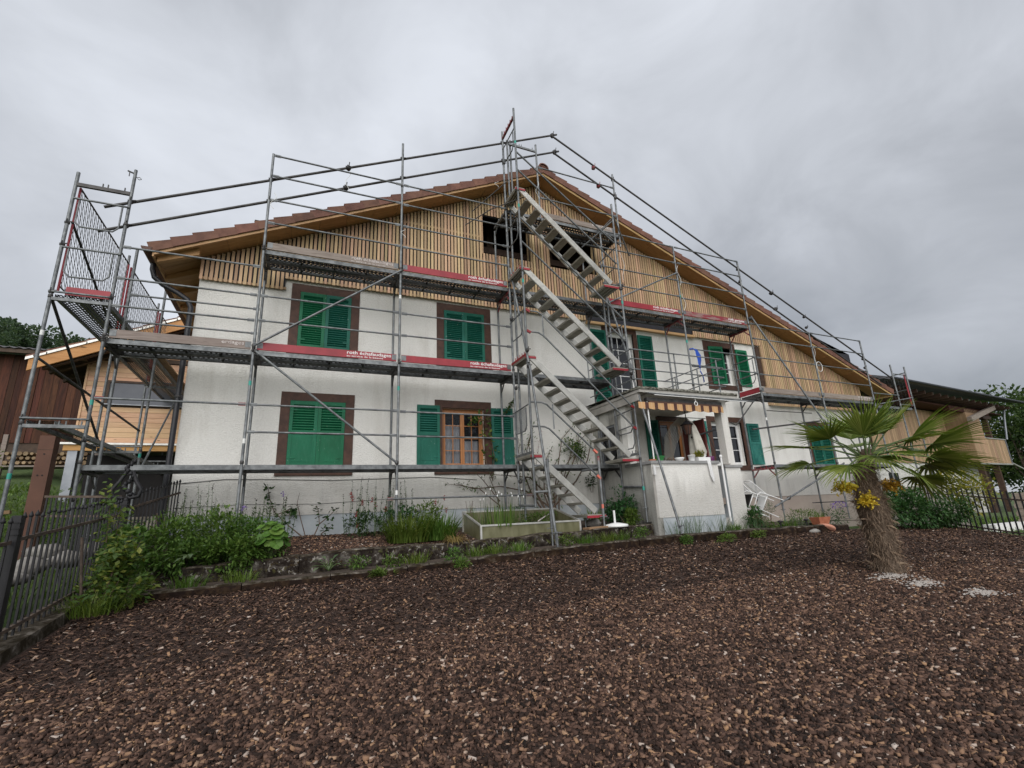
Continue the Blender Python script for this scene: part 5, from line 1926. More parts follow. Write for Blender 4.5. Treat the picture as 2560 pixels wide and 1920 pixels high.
potlike('flower_pot', 7.93, YP, ZP, [(0.058, 0), (0.078, 0.12), (0.084, 0.122), (0.08, 0.135), (0.07, 0.12), (0.06, 0.10), (0, 0.10)], 'white_paint', 'plain white pot in the middle of the porch parapet', 'pot')
pl = thing('planter_box', 'low white planter with a yellow-green plant on the parapet', 'planter', (8.22, YP, ZP))
m = MB()
m.box(8.07, 8.42, YP - 0.06, YP + 0.07, ZP, ZP + 0.085)
m.build('box', 'white_paint', pl)
m = MB()
for k in range(130):
    a, e = rnd.uniform(0, 6.28), rnd.uniform(0.35, 1.35)
    d = V(math.cos(a) * math.cos(e), math.sin(a) * math.cos(e), math.sin(e))
    p = V(8.14 + rnd.uniform(-0.08, 0.12), YP + rnd.uniform(-0.04, 0.04), ZP + 0.08 + rnd.uniform(0, 0.10))
    m.leaf(p, d, V(0, 0, 1), rnd.uniform(0.06, 0.13), rnd.uniform(0.02, 0.035))
m.build('leaves', 'leaf_yellow', pl)
potlike('bowl', 8.30, YP + 0.04, ZP + 0.087, [(0.05, 0), (0.08, 0.04), (0.085, 0.05), (0.05, 0.012), (0, 0.012)], 'white_paint', 'small white bowl standing behind the hanging towel', 'bowl')
potlike('flower_pot', 8.50, YP, ZP, [(0.06, 0), (0.075, 0.08), (0.07, 0.105), (0.05, 0.11), (0, 0.10)], 'purple_pot', 'dark purple pot at the right end of the parapet', 'pot')
potlike('dish', 8.98, PY + 0.12, -0.119, [(0.06, 0), (0.10, 0.03), (0.07, 0.02), (0, 0.015)], 'concrete', 'grey dish on the stub wall beside the porch column', 'dish')
m = MB()                                        # towel over the parapet edge
n, k = 10, 8
pth = [(PY + 0.10, ZP + 0.006), (PY - 0.03, ZP + 0.008), (PY - 0.048, ZP - 0.02), (PY - 0.05, -0.15), (PY - 0.055, -0.25), (PY - 0.05, -0.34), (PY - 0.055, -0.42), (PY - 0.05, -0.50)]
wid = [0.07, 0.08, 0.08, 0.085, 0.09, 0.10, 0.08, 0.03]
g = []
for i, ((y, z), w) in enumerate(zip(pth, wid)):
    g.append([(8.27 + 0.012 * i + w * (j / k - 0.5) , y + (0.014 * math.sin(j * 1.5 + i * 0.4) if i > 1 else 0), z - (0.03 * math.sin(j * 0.8) if i > 5 else 0)) for j in range(k + 1)])
m.add([v for r in g for v in r], [(i * (k + 1) + j, i * (k + 1) + j + 1, (i + 1) * (k + 1) + j + 1, (i + 1) * (k + 1) + j) for i in range(len(g) - 1) for j in range(k)], True)
m.build('towel', 'towel', label='white towel hanging over the edge of the parapet', cat='towel')

# ---- garden things in front of the house
ub = thing('parasol_base', 'white plastic parasol base with short tube on the garden wall', 'parasol base', (5.85, -0.80, -1.31))
m = MB()
m.lathe((5.85, -0.80, -1.315), [(0.225, 0), (0.235, 0.02), (0.22, 0.045), (0.07, 0.075), (0.03, 0.08), (0, 0.08)], 20)
m.build('base', 'white_paint', ub)
tube('tube', (5.82, -0.80, -1.25), (5.82, -0.80, -1.0), 0.022, 'white_paint', ub)
m = MB()
m.beam((5.14, -0.80, -1.315), (5.62, -0.74, -1.305), 0.20, 0.035)
m.build('board', 'old_plank', label='short weathered board lying on the garden wall by the parasol base', cat='board')
m = MB()
m.blob((5.62, -0.35, -1.24), 0.16, 0.11, 0.09, 12, 8, 0.35, 4)
m.build('boulder', 'rock', label='rounded grey stone beside the bottom of the stairs', cat='stone')
m = MB()
m.box(2.35, 2.62, 0.28, 0.42, -1.30, -1.14)
m.build('stone_block', 'rock', label='square grey stone behind the raised bed corner', cat='stone')

rb = thing('raised_bed', 'raised garden bed of yellowed plastic panels with aluminium edges', 'raised bed', (4.0, -0.3, -1.4))
bx0, bx1, by0, by1 = 3.06, 5.12, -0.62, 0.40
zt0, zt1 = -1.16, -1.15
for (xa, ya, xb, yb, za, zb) in ((bx0, by0, bx1, by0, -1.40, zt0), (bx1, by0, bx1, by1, -1.36, zt0), (bx1, by1, bx0, by1, -1.3, -0.90), (bx0, by1, bx0, by0, -1.40, zt0)):
    back = ya == by1 and yb == by1
    m = MB()
    zl = -0.90 if (ya == by1) else zt0
    zr = -0.90 if (yb == by1) else zt0
    m.add([(xa, ya, za), (xb, yb, za), (xb, yb, zr), (xa, ya, zl)], [(0, 1, 2, 3)])
    n = V(yb - ya, xa - xb, 0).normalized() * -0.012
    m.add([V(xa, ya, za) + n, V(xb, yb, za) + n, V(xb, yb, zr) + n, V(xa, ya, zl) + n], [(3, 2, 1, 0)])
    m.build('panel', 'polycarbonate', rb)
    beamo('edge_trim', (xa, ya, zl), (xb, yb, zr), 0.03, 0.03, 'alu', rb)
    bar('corner_trim', xa - 0.017, xa + 0.017, ya - 0.017, ya + 0.017, za, zl, 'alu', rb)
m = MB()
m.quad((bx0 + 0.02, by0 + 0.02, -1.21), (bx1 - 0.02, by0 + 0.02, -1.21), (bx1 - 0.02, by1 - 0.02, -1.18), (bx0 + 0.02, by1 - 0.02, -1.18))
m.build('bed_soil', 'soil', rb)
tube('garden_cane', (4.25, -0.55, -1.13), (5.05, 0.30, -0.95), 0.012, 'lettering_worn', None)
tag(bpy.data.objects[-1] if False else [o for o in col.objects if o.name.startswith('garden_cane')][0], 'pale cane lying across the raised bed', 'cane')

# two white tubular garden chairs tipped against each other right of the porch


def chair(name, label, loc, rot, dark=False):
    c = thing(name, label, 'chair', loc, group='tipped white garden chairs')
    c.rotation_euler = rot
    c.scale = (0.88, 0.88, 0.88)
    w, d, h = 0.44, 0.42, 0.42
    seat = 'seat'
    m = MB()
    for s in (-1, 1):
        m.pipe([(s * w / 2, -d / 2, 0.0), (s * w / 2, -d / 2, 0.60), (s * w / 2, -d / 2 + 0.06, 0.66), (s * w / 2, d / 2 - 0.08, 0.66), (s * w / 2, d / 2, 0.60), (s * w / 2, d / 2 + 0.04, 0.0)], 0.011, 7)
    m.build('arm_frame', 'white_paint', c, local=True)
    m = MB()
    k = w - 0.05
    m.pipe([(-k / 2, -d / 2, h), (k / 2, -d / 2, h), (k / 2, d / 2, h - 0.02), (-k / 2, d / 2, h - 0.02), (-k / 2, -d / 2, h)], 0.010, 6)
    m.build('seat_frame', 'white_paint', c, local=True)
    for i in range(9):
        x = -k / 2 + k * (i + 0.5) / 9
        bar('seat_slat', x - 0.013, x + 0.013, -d / 2, d / 2, h - 0.012, h - 0.002, 'white_paint', c, local=True)
    m = MB()
    m.pipe([(-k / 2, d / 2, h - 0.02), (-k / 2, d / 2 + 0.16, h + 0.44), (-k / 2 + 0.05, d / 2 + 0.18, h + 0.5), (k / 2 - 0.05, d / 2 + 0.18, h + 0.5), (k / 2, d / 2 + 0.16, h + 0.44), (k / 2, d / 2, h - 0.02)], 0.010, 6)
    m.build('back_frame', 'white_paint', c, local=True)
    for i in range(7):
        x = -k / 2 + k * (i + 0.5) / 7
        beamo('back_slat', (x, d / 2 + 0.02, h + 0.03), (x, d / 2 + 0.165, h + 0.46), 0.024, 0.007, 'white_paint', c, local=True)
    if dark:
        m = MB()
        m.box(-k / 2 + 0.02, k / 2 - 0.02, -d / 2 + 0.02, d / 2 - 0.02, h, h + 0.02)
        m.build('seat_pad', 'dark_void', c, local=True)
    return c


_cm = (Matrix.Rotation(R(-22), 3, 'Z') @ Matrix(((0, 0.44, -0.9), (-1, 0, 0), (0, 0.9, 0.44)))).to_euler()
chair('garden_chair', 'white slatted garden chair tipped over in front of the brown plinth', (10.12, -1.05, -1.15), _cm)
chair('garden_chair', 'white garden chair with dark seat pad leaning behind the other chair', (9.86, -0.90, -1.10), _cm, True)

pt = thing('plant_trough', 'terracotta trough at the right end of the kerb', 'plant trough', (11.05, -1.40, -1.52))
m = MB()
a, b = (0.15, 0.09), (0.20, 0.125)
z0, z1 = -1.52, -1.36
vs = [(11.05 + sx * w[0], -1.40 + sy * w[1], z) for w, z in ((a, z0), (b, z1), ((0.185, 0.11), z1), ((0.17, 0.10), z1 - 0.03)) for sx, sy in ((-1, -1), (1, -1), (1, 1), (-1, 1))]
m.add(vs, [(4 * i + k, 4 * i + (k + 1) % 4, 4 * i + 4 + (k + 1) % 4, 4 * i + 4 + k) for i in range(3) for k in range(4)] + [(12, 13, 14, 15)])
m.build('trough', 'terracotta', pt)
m = MB()
for k in range(60):
    a = rnd.uniform(0, 6.28)
    m.blade(V(11.05 + rnd.uniform(-0.13, 0.13), -1.40 + rnd.uniform(-0.07, 0.07), -1.38), V(math.cos(a) * 0.5, math.sin(a) * 0.5, 1).normalized(), rnd.uniform(0.12, 0.32), 0.006, rnd.uniform(0.3, 1.2))
m.build('seedlings', 'leaf_blade', pt)
m = MB()
m.lathe((0, 0, 0), [(0, -0.02), (0.17, -0.02), (0.19, 0.03), (0.175, 0.03), (0.16, -0.005), (0, -0.005)], 20)
mm = Matrix.Translation((10.62, -1.78, -1.60)) @ Matrix.Rotation(R(28), 4, 'Y') @ Matrix.Rotation(R(-12), 4, 'X')
m.v = [tuple(mm @ Vector(v)) for v in m.v]
m.build('plant_saucer', 'terracotta_pale', label='pale terracotta saucer leaning against the kerb end', cat='saucer')
m = MB()
m.blob((10.1, -1.88, -1.62), 0.14, 0.09, 0.05, 12, 8, 0.25, 8)
m.build('flat_stone', 'rock', label='flat grey stone in front of the kerb beside the saucer', cat='stone')
for i, (x, lab) in enumerate(((9.22, 'dark solar garden light on the kerb below the chairs'), (10.02, 'dark solar garden light on the kerb nearest the saucer'))):
    s = thing('solar_light', lab, 'garden light', (x, -1.80, -1.49))
    m = MB()
    m.lathe((x, -1.80, -1.40), [(0.02, 0), (0.05, 0.01), (0.055, 0.03), (0.02, 0.045), (0, 0.047)], 10)
    m.build('lamp_head', 'iron_black', s)
    tube('stake', (x, -1.80, -1.53), (x, -1.80, -1.40), 0.009, 'iron_black', s)
    tube('lens', (x, -1.80, -1.45), (x, -1.80, -1.40), 0.022, 'pane', s)

# ------------------------------------------------------------------ left: annex, barn, pillar, fence
ann = thing('annex', 'light wooden annex with orange eaves board and grey roller blind, left of the house', 'building', (-3.8, 7.0, 0))
AY = 7.0
# siding boards round the window
ax0, ax1, wx0, wx1, wz0, wz1 = -5.42, -2.05, -4.90, -2.6, 2.43, 3.02
z = 1.36
while z < 3.62:
    z1 = min(z + 0.137, 3.64)
    if z1 > wz0 - 0.02 and z < wz1 + 0.02:
        bar('siding_board', ax0, wx0 - 0.06, AY, AY + 0.025, z, z1 - 0.004, 'siding_wood', ann)
        bar('siding_board', wx1 + 0.06, ax1, AY, AY + 0.025, z, z1 - 0.004, 'siding_wood', ann)
    else:
        bar('siding_board', ax0, ax1, AY, AY + 0.025, z, z1 - 0.004, 'siding_wood', ann)
    z += 0.14
bar('wall', ax0 + 0.02, ax1, AY + 0.026, AY + 4.0, 1.33, 3.7, 'dark_timber', ann)
bar('corner_post', ax0 - 0.05, ax0 - 0.002, AY - 0.02, AY + 0.1, 1.33, 3.66, 'siding_wood', ann)
w = bar('window', wx0, wx1, AY - 0.012, AY + 0.02, wz0, wz1, 'roller_blind', ann)
for x0, x1, za, zb in ((wx0 - 0.06, wx0, wz0 - 0.02, wz1 + 0.06), (wx1, wx1 + 0.06, wz0 - 0.02, wz1 + 0.06), (wx0 - 0.001, wx1 + 0.001, wz1, wz1 + 0.06)):
    bar('window_frame', x0, x1, AY - 0.04, AY + 0.02, za, zb, 'dark_timber', ann)
bar('window_sill', wx0 - 0.12, wx1 + 0.1, AY - 0.09, AY, wz0 - 0.045, wz0 - 0.021, 'grey_metal', ann)
bar('base_flashing', -5.75, ax1, AY - 0.14, AY + 0.02, 1.285, 1.335, 'alu', ann)
bar('base_beam', -5.62, ax1, AY - 0.08, AY + 0.10, 1.13, 1.284, 'eave_orange', ann)
bar('undercroft', -5.4, ax1, AY + 0.9, AY + 1.0, -1.0, 1.13, 'dark_void', ann)  # near-black sheet standing in for the shade under the annex
bar('undercroft_floor', -6.2, ax1, AY - 0.6, AY + 0.9, -0.95, -0.62, 'path_stone', ann)
for x in (-5.42,):
    bar('post', x - 0.1, x + 0.1, AY - 0.05, AY + 0.13, -0.7, 1.129, 'grey_metal', ann)
# gable roof: verge board with tile steps, ridge out of sight behind the house
ex, ez, sl = -6.40, 3.33, 1.02
rxe = -3.0
sl = (4.95 - 3.33) / (rxe - ex)
YV = AY - 0.75
m = MB()
m.prism([(ex, ez - 0.30), (rxe, ez + sl * (rxe - ex) - 0.30), (rxe, ez + sl * (rxe - ex)), (ex, ez)], YV, YV + 0.05)
m.build('verge_board', 'eave_orange', ann)
m = MB()
m.prism([(ex + 0.1, ez - 0.06), (rxe, ez + sl * (rxe - ex - 0.1) - 0.02), (rxe, ez + sl * (rxe - ex - 0.1) + 0.05), (ex + 0.1, ez)], YV + 0.051, AY + 4.2)
m.build('roof_slab', 'dark_timber', ann)
for k in range(9):
    x = ex - 0.06 + (rxe - ex) * k / 9
    z = ez + sl * (x - ex)
    m = MB()
    m.prism([(x, z + 0.0), (x + 0.40, z + sl * 0.40 - 0.0), (x + 0.40, z + sl * 0.40 + 0.055), (x, z + 0.075)], YV - 0.03, YV + 0.012)
    m.build('verge_flashing', 'alu', ann)
    m = MB()
    m.prism([(x, z + 0.078), (x + 0.40, z + sl * 0.40 + 0.058), (x + 0.40, z + sl * 0.40 + 0.095), (x, z + 0.125)], YV - 0.02, YV + 0.3)
    m.build('roof_tile', 'tile', ann)
for y in (YV + 0.1, YV + 0.5, AY + 0.6):
    m = MB()
    m.prism([(ex + 0.25, ez - 0.22), (rxe, ez + sl * (rxe - ex - 0.25) - 0.22), (rxe, ez + sl * (rxe - ex - 0.25) - 0.06), (ex + 0.25, ez - 0.06)], y, y + 0.12)
    m.build('rafter', 'dark_timber', ann)
bar('purlin', -5.55, -5.38, YV + 0.05, AY + 0.5, 3.50, 3.68, 'dark_timber', ann)
bar('tie_beam', -5.6, -2.06, AY - 0.03, AY + 0.02, 3.665, 3.78, 'dark_timber', ann)
bar('fascia_line', -4.9, -2.06, AY - 0.05, AY - 0.031, 3.781, 3.80, 'siding_wood', ann)

barn = thing('barn', 'dark brown plank barn with corrugated roof at the left edge', 'barn', (-9.5, 10, 1.0))
x = -14.0
while x < -6.32:
    w = rnd.uniform(0.15, 0.24)
    bar('plank', x, x + w - 0.008, 10 + rnd.uniform(-0.012, 0.012), 10.04, 1.75, 4.5, 'barn_wood', barn)
    x += w
bar('wall', -14, -6.32, 10.041, 14, 1.0, 4.48, 'dark_timber', barn)
bar('shadow_board', -14.2, -6.2, 9.55, 9.60, 4.44, 4.56, 'dark_timber', barn)
bar('side_door', -6.31, -5.8, 10.2, 10.3, 1.7, 4.3, 'dark_void', barn)
m = MB()
n = 150
pr = [(-14.2 + 8.1 * i / n, 4.60 + 0.022 * math.sin(i * 1.5)) for i in range(n + 1)]
m.add([(x, 9.5, z) for x, z in pr] + [(x, 14.5, z + 1.2) for x, z in pr] + [(x, 9.5, z - 0.02) for x, z in pr],
      [(i, i + 1, n + 2 + i, n + 1 + i) for i in range(n)] + [(2 * n + 2 + i, 2 * n + 3 + i, i + 1, i) for i in range(n)], True)
m.build('corrugated_roof', 'tile_dark', barn)

# log pile under a plank roof
lp = thing('log_pile', 'stack of split firewood in front of the barn', 'log pile', (-6.2, 8.6, 0.9))
me_l = MB()
me_l.lathe((0, 0, 0), [(0, -0.2), (0.06, -0.2), (0.06, 0.2), (0, 0.2)], 7)
for i in range(14):
    for j in range(3):
        m = MB()
        r = rnd.uniform(0.035, 0.066)
        c = V(-7.3 + i * 0.13 + (j % 2) * 0.06, 8.6, 0.98 + j * 0.125)
        m.pipe([c + V(0, -0.2, 0), c + V(0, 0.25, 0)], r, 6)
        m.build('log', 'log_end', lp)
bar('shelf', -7.5, -5.2, 8.35, 8.95, 0.86, 0.90, 'weathered_plank', lp)
for x in (-7.4, -5.35):
    bar('post', x - 0.05, x + 0.05, 8.4, 8.5, -0.4, 1.75, 'weathered_plank', lp)
m = MB()
m.beam((-6.2, 8.3, 1.86), (-4.75, 8.3, 1.86), 0.5, 0.04)
m.build('cover_board', 'old_plank', lp)

pil = thing('pillar', 'rust-brown square pillar behind the black fence', 'pillar', (-3.9, 1.5, -1.2))
m = MB()
m.box(-3.99, -3.79, 1.38, 1.58, -1.4, 0.64)
m.build('shaft', 'rust_pillar', pil)
bar('joint_line', -3.993, -3.787, 1.377, 1.583, 0.40, 0.406, 'dark_timber', pil)
for x, z in ((-3.92, -0.02), (-3.86, -0.02), (-3.89, 0.33)):
    tube('bolt_hole', (x, 1.383, z), (x, 1.376, z), 0.013, 'dark_void', pil)

m = MB()                                         # pale stone slab and steps behind the fence
m.box(-5.2, -3.62, -1.2, -0.75, -1.30, -0.86)
m.build('stone_slab', 'path_stone', label='big pale stone block behind the fence at the left edge', cat='stone')
m = MB()
m.beam((-5.6, 0.3, -0.72), (-3.9, 0.75, -0.62), 0.18, 0.05)
m.build('timber_edge', 'old_plank', label='weathered timber edging above the pale stone block', cat='timber')
stones = [(-2.62, -2.6, -1.5), (-2.75, -1.9, -1.42), (-2.9, -1.2, -1.35), (-2.7, -0.6, -1.3), (-3.1, -2.4, -1.4), (-3.3, -1.6, -1.25), (-2.6, 0.1, -1.25), (-3.05, -0.2, -1.2), (-3.5, -2.2, -1.35), (-2.85, 0.7, -1.2)]
STL = ['pale stone nearest the big fence post at the lower left', 'second pale stone up the bank behind the fence bars', 'third pale stone up the bank, below the rust pillar', 'pale stone low behind the raspberry canes',
       'pale stone under the big block at the left edge', 'pale stone just right of the big pale block', 'pale stone at the foot of the iron gate', 'pale stone between the gate and the rust pillar', 'pale stone farthest left behind the fence', 'highest pale stone beyond the iron gate']
for i, (x, y, z) in enumerate(stones):
    m = MB()
    m.blob((x, y, z), rnd.uniform(0.14, 0.26), rnd.uniform(0.14, 0.24), rnd.uniform(0.07, 0.13), 10, 7, 0.5, i)
    m.build('bank_stone', 'rock', label=STL[i], cat='stone', group='loose stones in the bank')

# ---- black iron fence on the left, running to the house corner
def fence_run(f, p0, p1, zb0, zb1, h, n, gap=0.0, mat='iron_black', top_spear=True, rails=(0.18, 0.86), r=0.0085, start=0.5):
    p0, p1 = V(*p0), V(*p1)
    for i in range(n):
        t = (i + start) / n
        p = p0.lerp(p1, t)
        zb = zb0 + (zb1 - zb0) * t
        hh = h + rnd.uniform(-0.015, 0.015)
        bar('fence_bar', p.x - r, p.x + r, p.y - r, p.y + r, zb + 0.05, zb + hh, mat, f)
        if top_spear:
            m = MB()
            m.lathe((p.x, p.y, zb + hh - 0.01), [(0.009, 0), (0.02, 0.012), (0.014, 0.03), (0, 0.06)], 6)
            m.build('fence_tip', mat, f)
    for k in rails:
        za, zb_ = zb0 + h * k, zb1 + h * k
        beamo('fence_rail', (p0.x, p0.y, za), (p1.x, p1.y, zb_), 0.022, 0.030, 'rust_iron', f)


fl = thing('iron_fence', 'black iron fence climbing from the lower left to the house corner', 'fence', (-2.15, -1.5, -1.8))
fence_run(fl, (-2.16, -3.42, 0), (-2.22, -0.55, 0), -1.88, -1.62, 1.05, 24, rails=(0.12, 0.83))
fence_run(fl, (-2.15, -5.2, 0), (-2.16, -3.52, 0), -2.06, -1.90, 1.05, 14, rails=(0.12, 0.83))
fence_run(fl, (-2.20, -0.42, 0), (-1.84, 0.98, 0), -1.55, -1.25, 1.06, 15, rails=(0.15, 0.83))
for x, y, zb, h in ((-2.16, -3.47, -1.95, 1.14), (-2.21, -0.48, -1.7, 1.14)):
    m = MB()
    m.box(x - 0.032, x + 0.032, y - 0.032, y + 0.032, zb, zb + h)
    for k in range(3):
        m.box(x - 0.038, x + 0.038, y - 0.038, y + 0.038, zb + h - 0.16 + 0.05 * k, zb + h - 0.145 + 0.05 * k)
    m.build('fence_post', 'iron_black', fl)
m = MB()                                          # cast ornament on the corner post
for k in range(16):
    a = k * 0.9
    m.blob((-2.21 + 0.045 * math.sin(a), -0.48 + 0.03 * math.cos(a), -0.54 + 0.036 * k), 0.042 - 0.0014 * k, 0.036, 0.036, 7, 5, 0.4, k)
for s in (-1, 1):
    m.pipe([(-2.21 + s * 0.04, -0.48, -0.52), (-2.21 + s * 0.15, -0.50, -0.50), (-2.21 + s * 0.17, -0.5, -0.40), (-2.21 + s * 0.10, -0.5, -0.30), (-2.21 + s * 0.03, -0.48, -0.14)], 0.026, 6)
m.build('post_ornament', 'iron_black', fl)
m = MB()                                          # stays
m.pipe([(-2.14, -2.05, -1.02), (-2.06, -2.0, -1.72)], 0.014, 6)
m.pipe([(-1.98, 0.3, -0.72), (-1.92, 0.2, -1.35)], 0.012, 6)
m.build('fence_stay', 'rust_iron', fl)

fb = thing('iron_gate', 'black iron garden gate behind the vine, left of the fence post', 'gate', (-2.8, -0.3, -1.5))
fence_run(fb, (-2.26, -0.46, 0), (-3.25, -0.05, 0), -1.45, -1.40, 0.95, 16, top_spear=False, rails=(0.06, 0.72, 1.0))

# ------------------------------------------------------------------ right: fence, tarp, neighbour house
fr = thing('iron_fence', 'black iron fence in front of the lawn at the right edge', 'fence', (14, -3, -1.8))


def lerp3(a, b, t):
    return a + (b - a) * t


FA, FB = V(14.83, -1.87, 0), V(13.99, -3.69, 0)      # fence line at the right
FC = FB + (FB - FA) * 0.95
fence_run(fr, FA, FB, -1.74, -1.95, 0.97, 15, top_spear=False, rails=(0.1, 0.82), r=0.012)
fence_run(fr, FB, FC, -1.95, -2.14, 0.97, 14, top_spear=False, rails=(0.1, 0.82), r=0.012)
fence_run(fr, (17.0, 0.3, 0), FA, -1.70, -1.74, 0.97, 22, top_spear=False, rails=(0.1, 0.82), r=0.012)
m = MB()
ft = []
for p, z in ((FA, -1.74), (FB, -1.95), (FC, -2.14)):
    n = V(0.09, -0.04, 0)
    ft.append([p - n + V(0, 0, z - 0.2), p - n + V(0, 0, z), p + n + V(0, 0, z), p + n + V(0, 0, z - 0.2)])
for p, q in zip(ft, ft[1:]):
    for k in range(3):
        m.quad(p[k], q[k], q[k + 1], p[k + 1])
m.build('fence_footing', 'kerb_stone', label='mossy footing under the right iron fence', cat='kerb')
bar('stone_edging', 15.3, 17.6, -2.75, -2.5, -2.0, -1.74, 'lettering', None)
tag([o for o in col.objects if o.name.startswith('stone_edging')][0], 'white stone edging on the lawn behind the right fence', 'edging')

# tarp over a stack, shrub in front
m = MB()
prof = [(14.0, -1.0, -1.85), (14.2, -1.15, -0.78), (14.5, -1.3, -0.74), (15.0, -1.55, -0.76), (15.45, -1.75, -0.72), (15.65, -1.85, -1.0), (15.95, -2.0, -1.6), (16.0, -2.05, -1.95)]
a = [(x, y, z + 0.02 * math.sin(i * 2)) for i, (x, y, z) in enumerate(prof)]
b = [(x + 0.5, y + 0.8, z + 0.03 * math.sin(i * 2.4)) for i, (x, y, z) in enumerate(prof)]
fr_ = [(x - 0.04, y - 0.05, -1.95) for x, y, z in prof]
n = len(prof)
m.add(a + b + fr_, [(i, i + 1, n + i + 1, n + i) for i in range(n - 1)] + [(2 * n + i, 2 * n + i + 1, i + 1, i) for i in range(n - 1)], True)
m.build('tarpaulin', 'tarp', label='grey-brown tarpaulin draped over a stack behind the shrub', cat='tarpaulin')

nb = thing('chalet', 'neighbouring chalet with dark roof, plank cladding and white stone base', 'house', (33, 6, -2))
A, B = V(24.5, 4.6, 0), V(40.5, 6.25, 0)
nd = (B - A).normalized()
nn = V(nd.y, -nd.x, 0)                            # towards the camera


def W(s, o, z):
    return A + nd * s + nn * o + V(0, 0, z)


def slabw(name, s0, s1, o0, o1, z0, z1, mat, parent=nb):
    m = MB()
    vs = [W(s, o, z) for z in (z0, z1) for s, o in ((s0, o0), (s1, o0), (s1, o1), (s0, o1))]
    m.add(vs, [(3, 2, 1, 0), (4, 5, 6, 7), (0, 1, 5, 4), (1, 2, 6, 5), (2, 3, 7, 6), (3, 0, 4, 7)])
    return m.build(name, mat, parent)


LW = 11.6
slabw('base_wall', 0, LW, 0, -5, -2.6, 0.60, 'stone_white')
s = 0.0
while s < LW - 0.02:
    w = rnd.uniform(0.18, 0.27)
    e = min(s + w, LW)
    slabw('cladding_board', s, e - 0.012, 0.06, 0.02, 0.60, 3.45, 'chalet_wood')
    s = e
slabw('upper_wall', 0, LW, 0.019, -5, 0.601, 3.5, 'dark_timber')
# balcony on the right: plank parapet, sill, post, braces, glass
s = 8.6
while s < 13.2:
    w = rnd.uniform(0.18, 0.27)
    e = min(s + w, 13.25)
    slabw('balcony_board', s, e - 0.012, 1.06, 1.02, 0.56, 1.92, 'chalet_wood')
    s = e
slabw('balcony_floor', 8.6, 13.25, 1.0, -0.0, 0.50, 0.60, 'dark_timber')
slabw('balcony_trim', 8.6, 13.27, 1.09, 1.061, 0.48, 0.56, 'alu')
slabw('parapet_cap', 10.4, 13.3, 1.10, 0.98, 1.921, 1.97, 'alu')
slabw('corner_flashing', 13.255, 13.32, 1.09, 0.98, 0.5, 1.95, 'grey_metal')
slabw('screen_wall', 8.6, 10.35, 1.05, 0.98, 1.93, 3.5, 'chalet_wood')
slabw('screen_side', 8.54, 8.60, 1.05, 0.061, 0.6, 3.5, 'chalet_wood')
slabw('balcony_post', 11.6, 11.85, 0.98, 0.75, 1.93, 3.45, 'dark_timber')
slabw('post_head', 11.2, 12.4, 1.0, 0.72, 3.1, 3.3, 'dark_timber')
slabw('purlin', 6.6, 12.0, 1.05, 0.8, 3.3, 3.55, 'barn_wood')
m = MB()
m.beam(W(7.4, 1.5, 2.75), W(11.9, 1.35, 3.72), 0.2, 0.24)
m.build('strut', 'weathered_plank', nb)
m = MB()
m.pipe([W(14.0, 1.3, 3.95), W(13.6, 1.25, 3.2), W(13.3, 1.15, 1.95)], 0.05, 7)
m.build('rain_pipe', 'grey_metal', nb)
tube('balcony_brace', W(13.3, 1.05, 0.6), W(15.5, 1.6, -0.35), 0.04, 'alu', nb)
for s in (0.8, 5.3):
    slabw('lower_window', s, s + 0.9, 0.03, -0.1, -1.3, 0.1, 'pane_dark')
slabw('lower_post', 9.2, 9.45, 0.95, 0.7, -2.4, 0.5, 'dark_timber')
slabw('lower_post', 11.4, 11.6, 0.95, 0.7, -2.4, 0.5, 'dark_timber')
slabw('undercroft', LW, 13.2, 0.0, -0.1, -2.4, 0.5, 'roof_interior')
# roof: long dark slope, eave board, gutter, rafter ends
m = MB()
e0, e1, r0, r1 = W(-1.5, 1.9, 3.93), W(15.0, 1.9, 4.05), W(-1.5, -3.6, 6.1), W(15.3, -3.6, 5.95)
up = V(0, 0, 0.12)
m.add([e0, e1, r1, r0, e0 + up, e1 + up, r1 + up, r0 + up], [(3, 2, 1, 0), (4, 5, 6, 7), (0, 1, 5, 4), (1, 2, 6, 5), (2, 3, 7, 6), (3, 0, 4, 7)])
m.build('roof', 'tile_dark', nb)
m = MB()
m.pipe([e0 + nn * 0.06 + up * 0.5, e1 + nn * 0.06 + up * 0.5], 0.07, 8)
m.build('gutter', 'pipe_black', nb)
for k in range(18):
    s = -0.9 + k * 0.85
    slabw('rafter', s, s + 0.12, 1.6, -0.2, 3.70, 3.86, 'dark_timber')
slabw('soffit', -1.4, 14.6, 0.9, -0.1, 3.52, 3.60, 'barn_wood')

# crates and a stack of stones behind the right fence
st = thing('crate_stack', 'grey wooden crates stacked on the lawn behind the right fence', 'crates', (17.2, -3.6, -2.0))
for k in range(6):
    for q in range(5):
        m = MB()
        x0 = 16.9 + 0.55 * (k % 2)
        y0 = -4.4 + 0.62 * (k // 2)
        z0 = -1.98 + 0.19 * q
        m.box(x0, x0 + 0.5, y0, y0 + 0.58, z0, z0 + 0.10)
        m.build('crate_board', 'pallet', st)
        bar('crate_foot', x0 + 0.02, x0 + 0.09, y0 + 0.02, y0 + 0.56, z0 + 0.101, z0 + 0.189, 'pallet', st)

# ------------------------------------------------------------------ plants
def rdir(up=0.0, lo=-1.0):
    while True:
        d = V(rnd.gauss(0, 1), rnd.gauss(0, 1), rnd.gauss(0, 1) + up)
        if d.length > 0.1:
            d.normalize()
            if d.z >= lo:
                return d


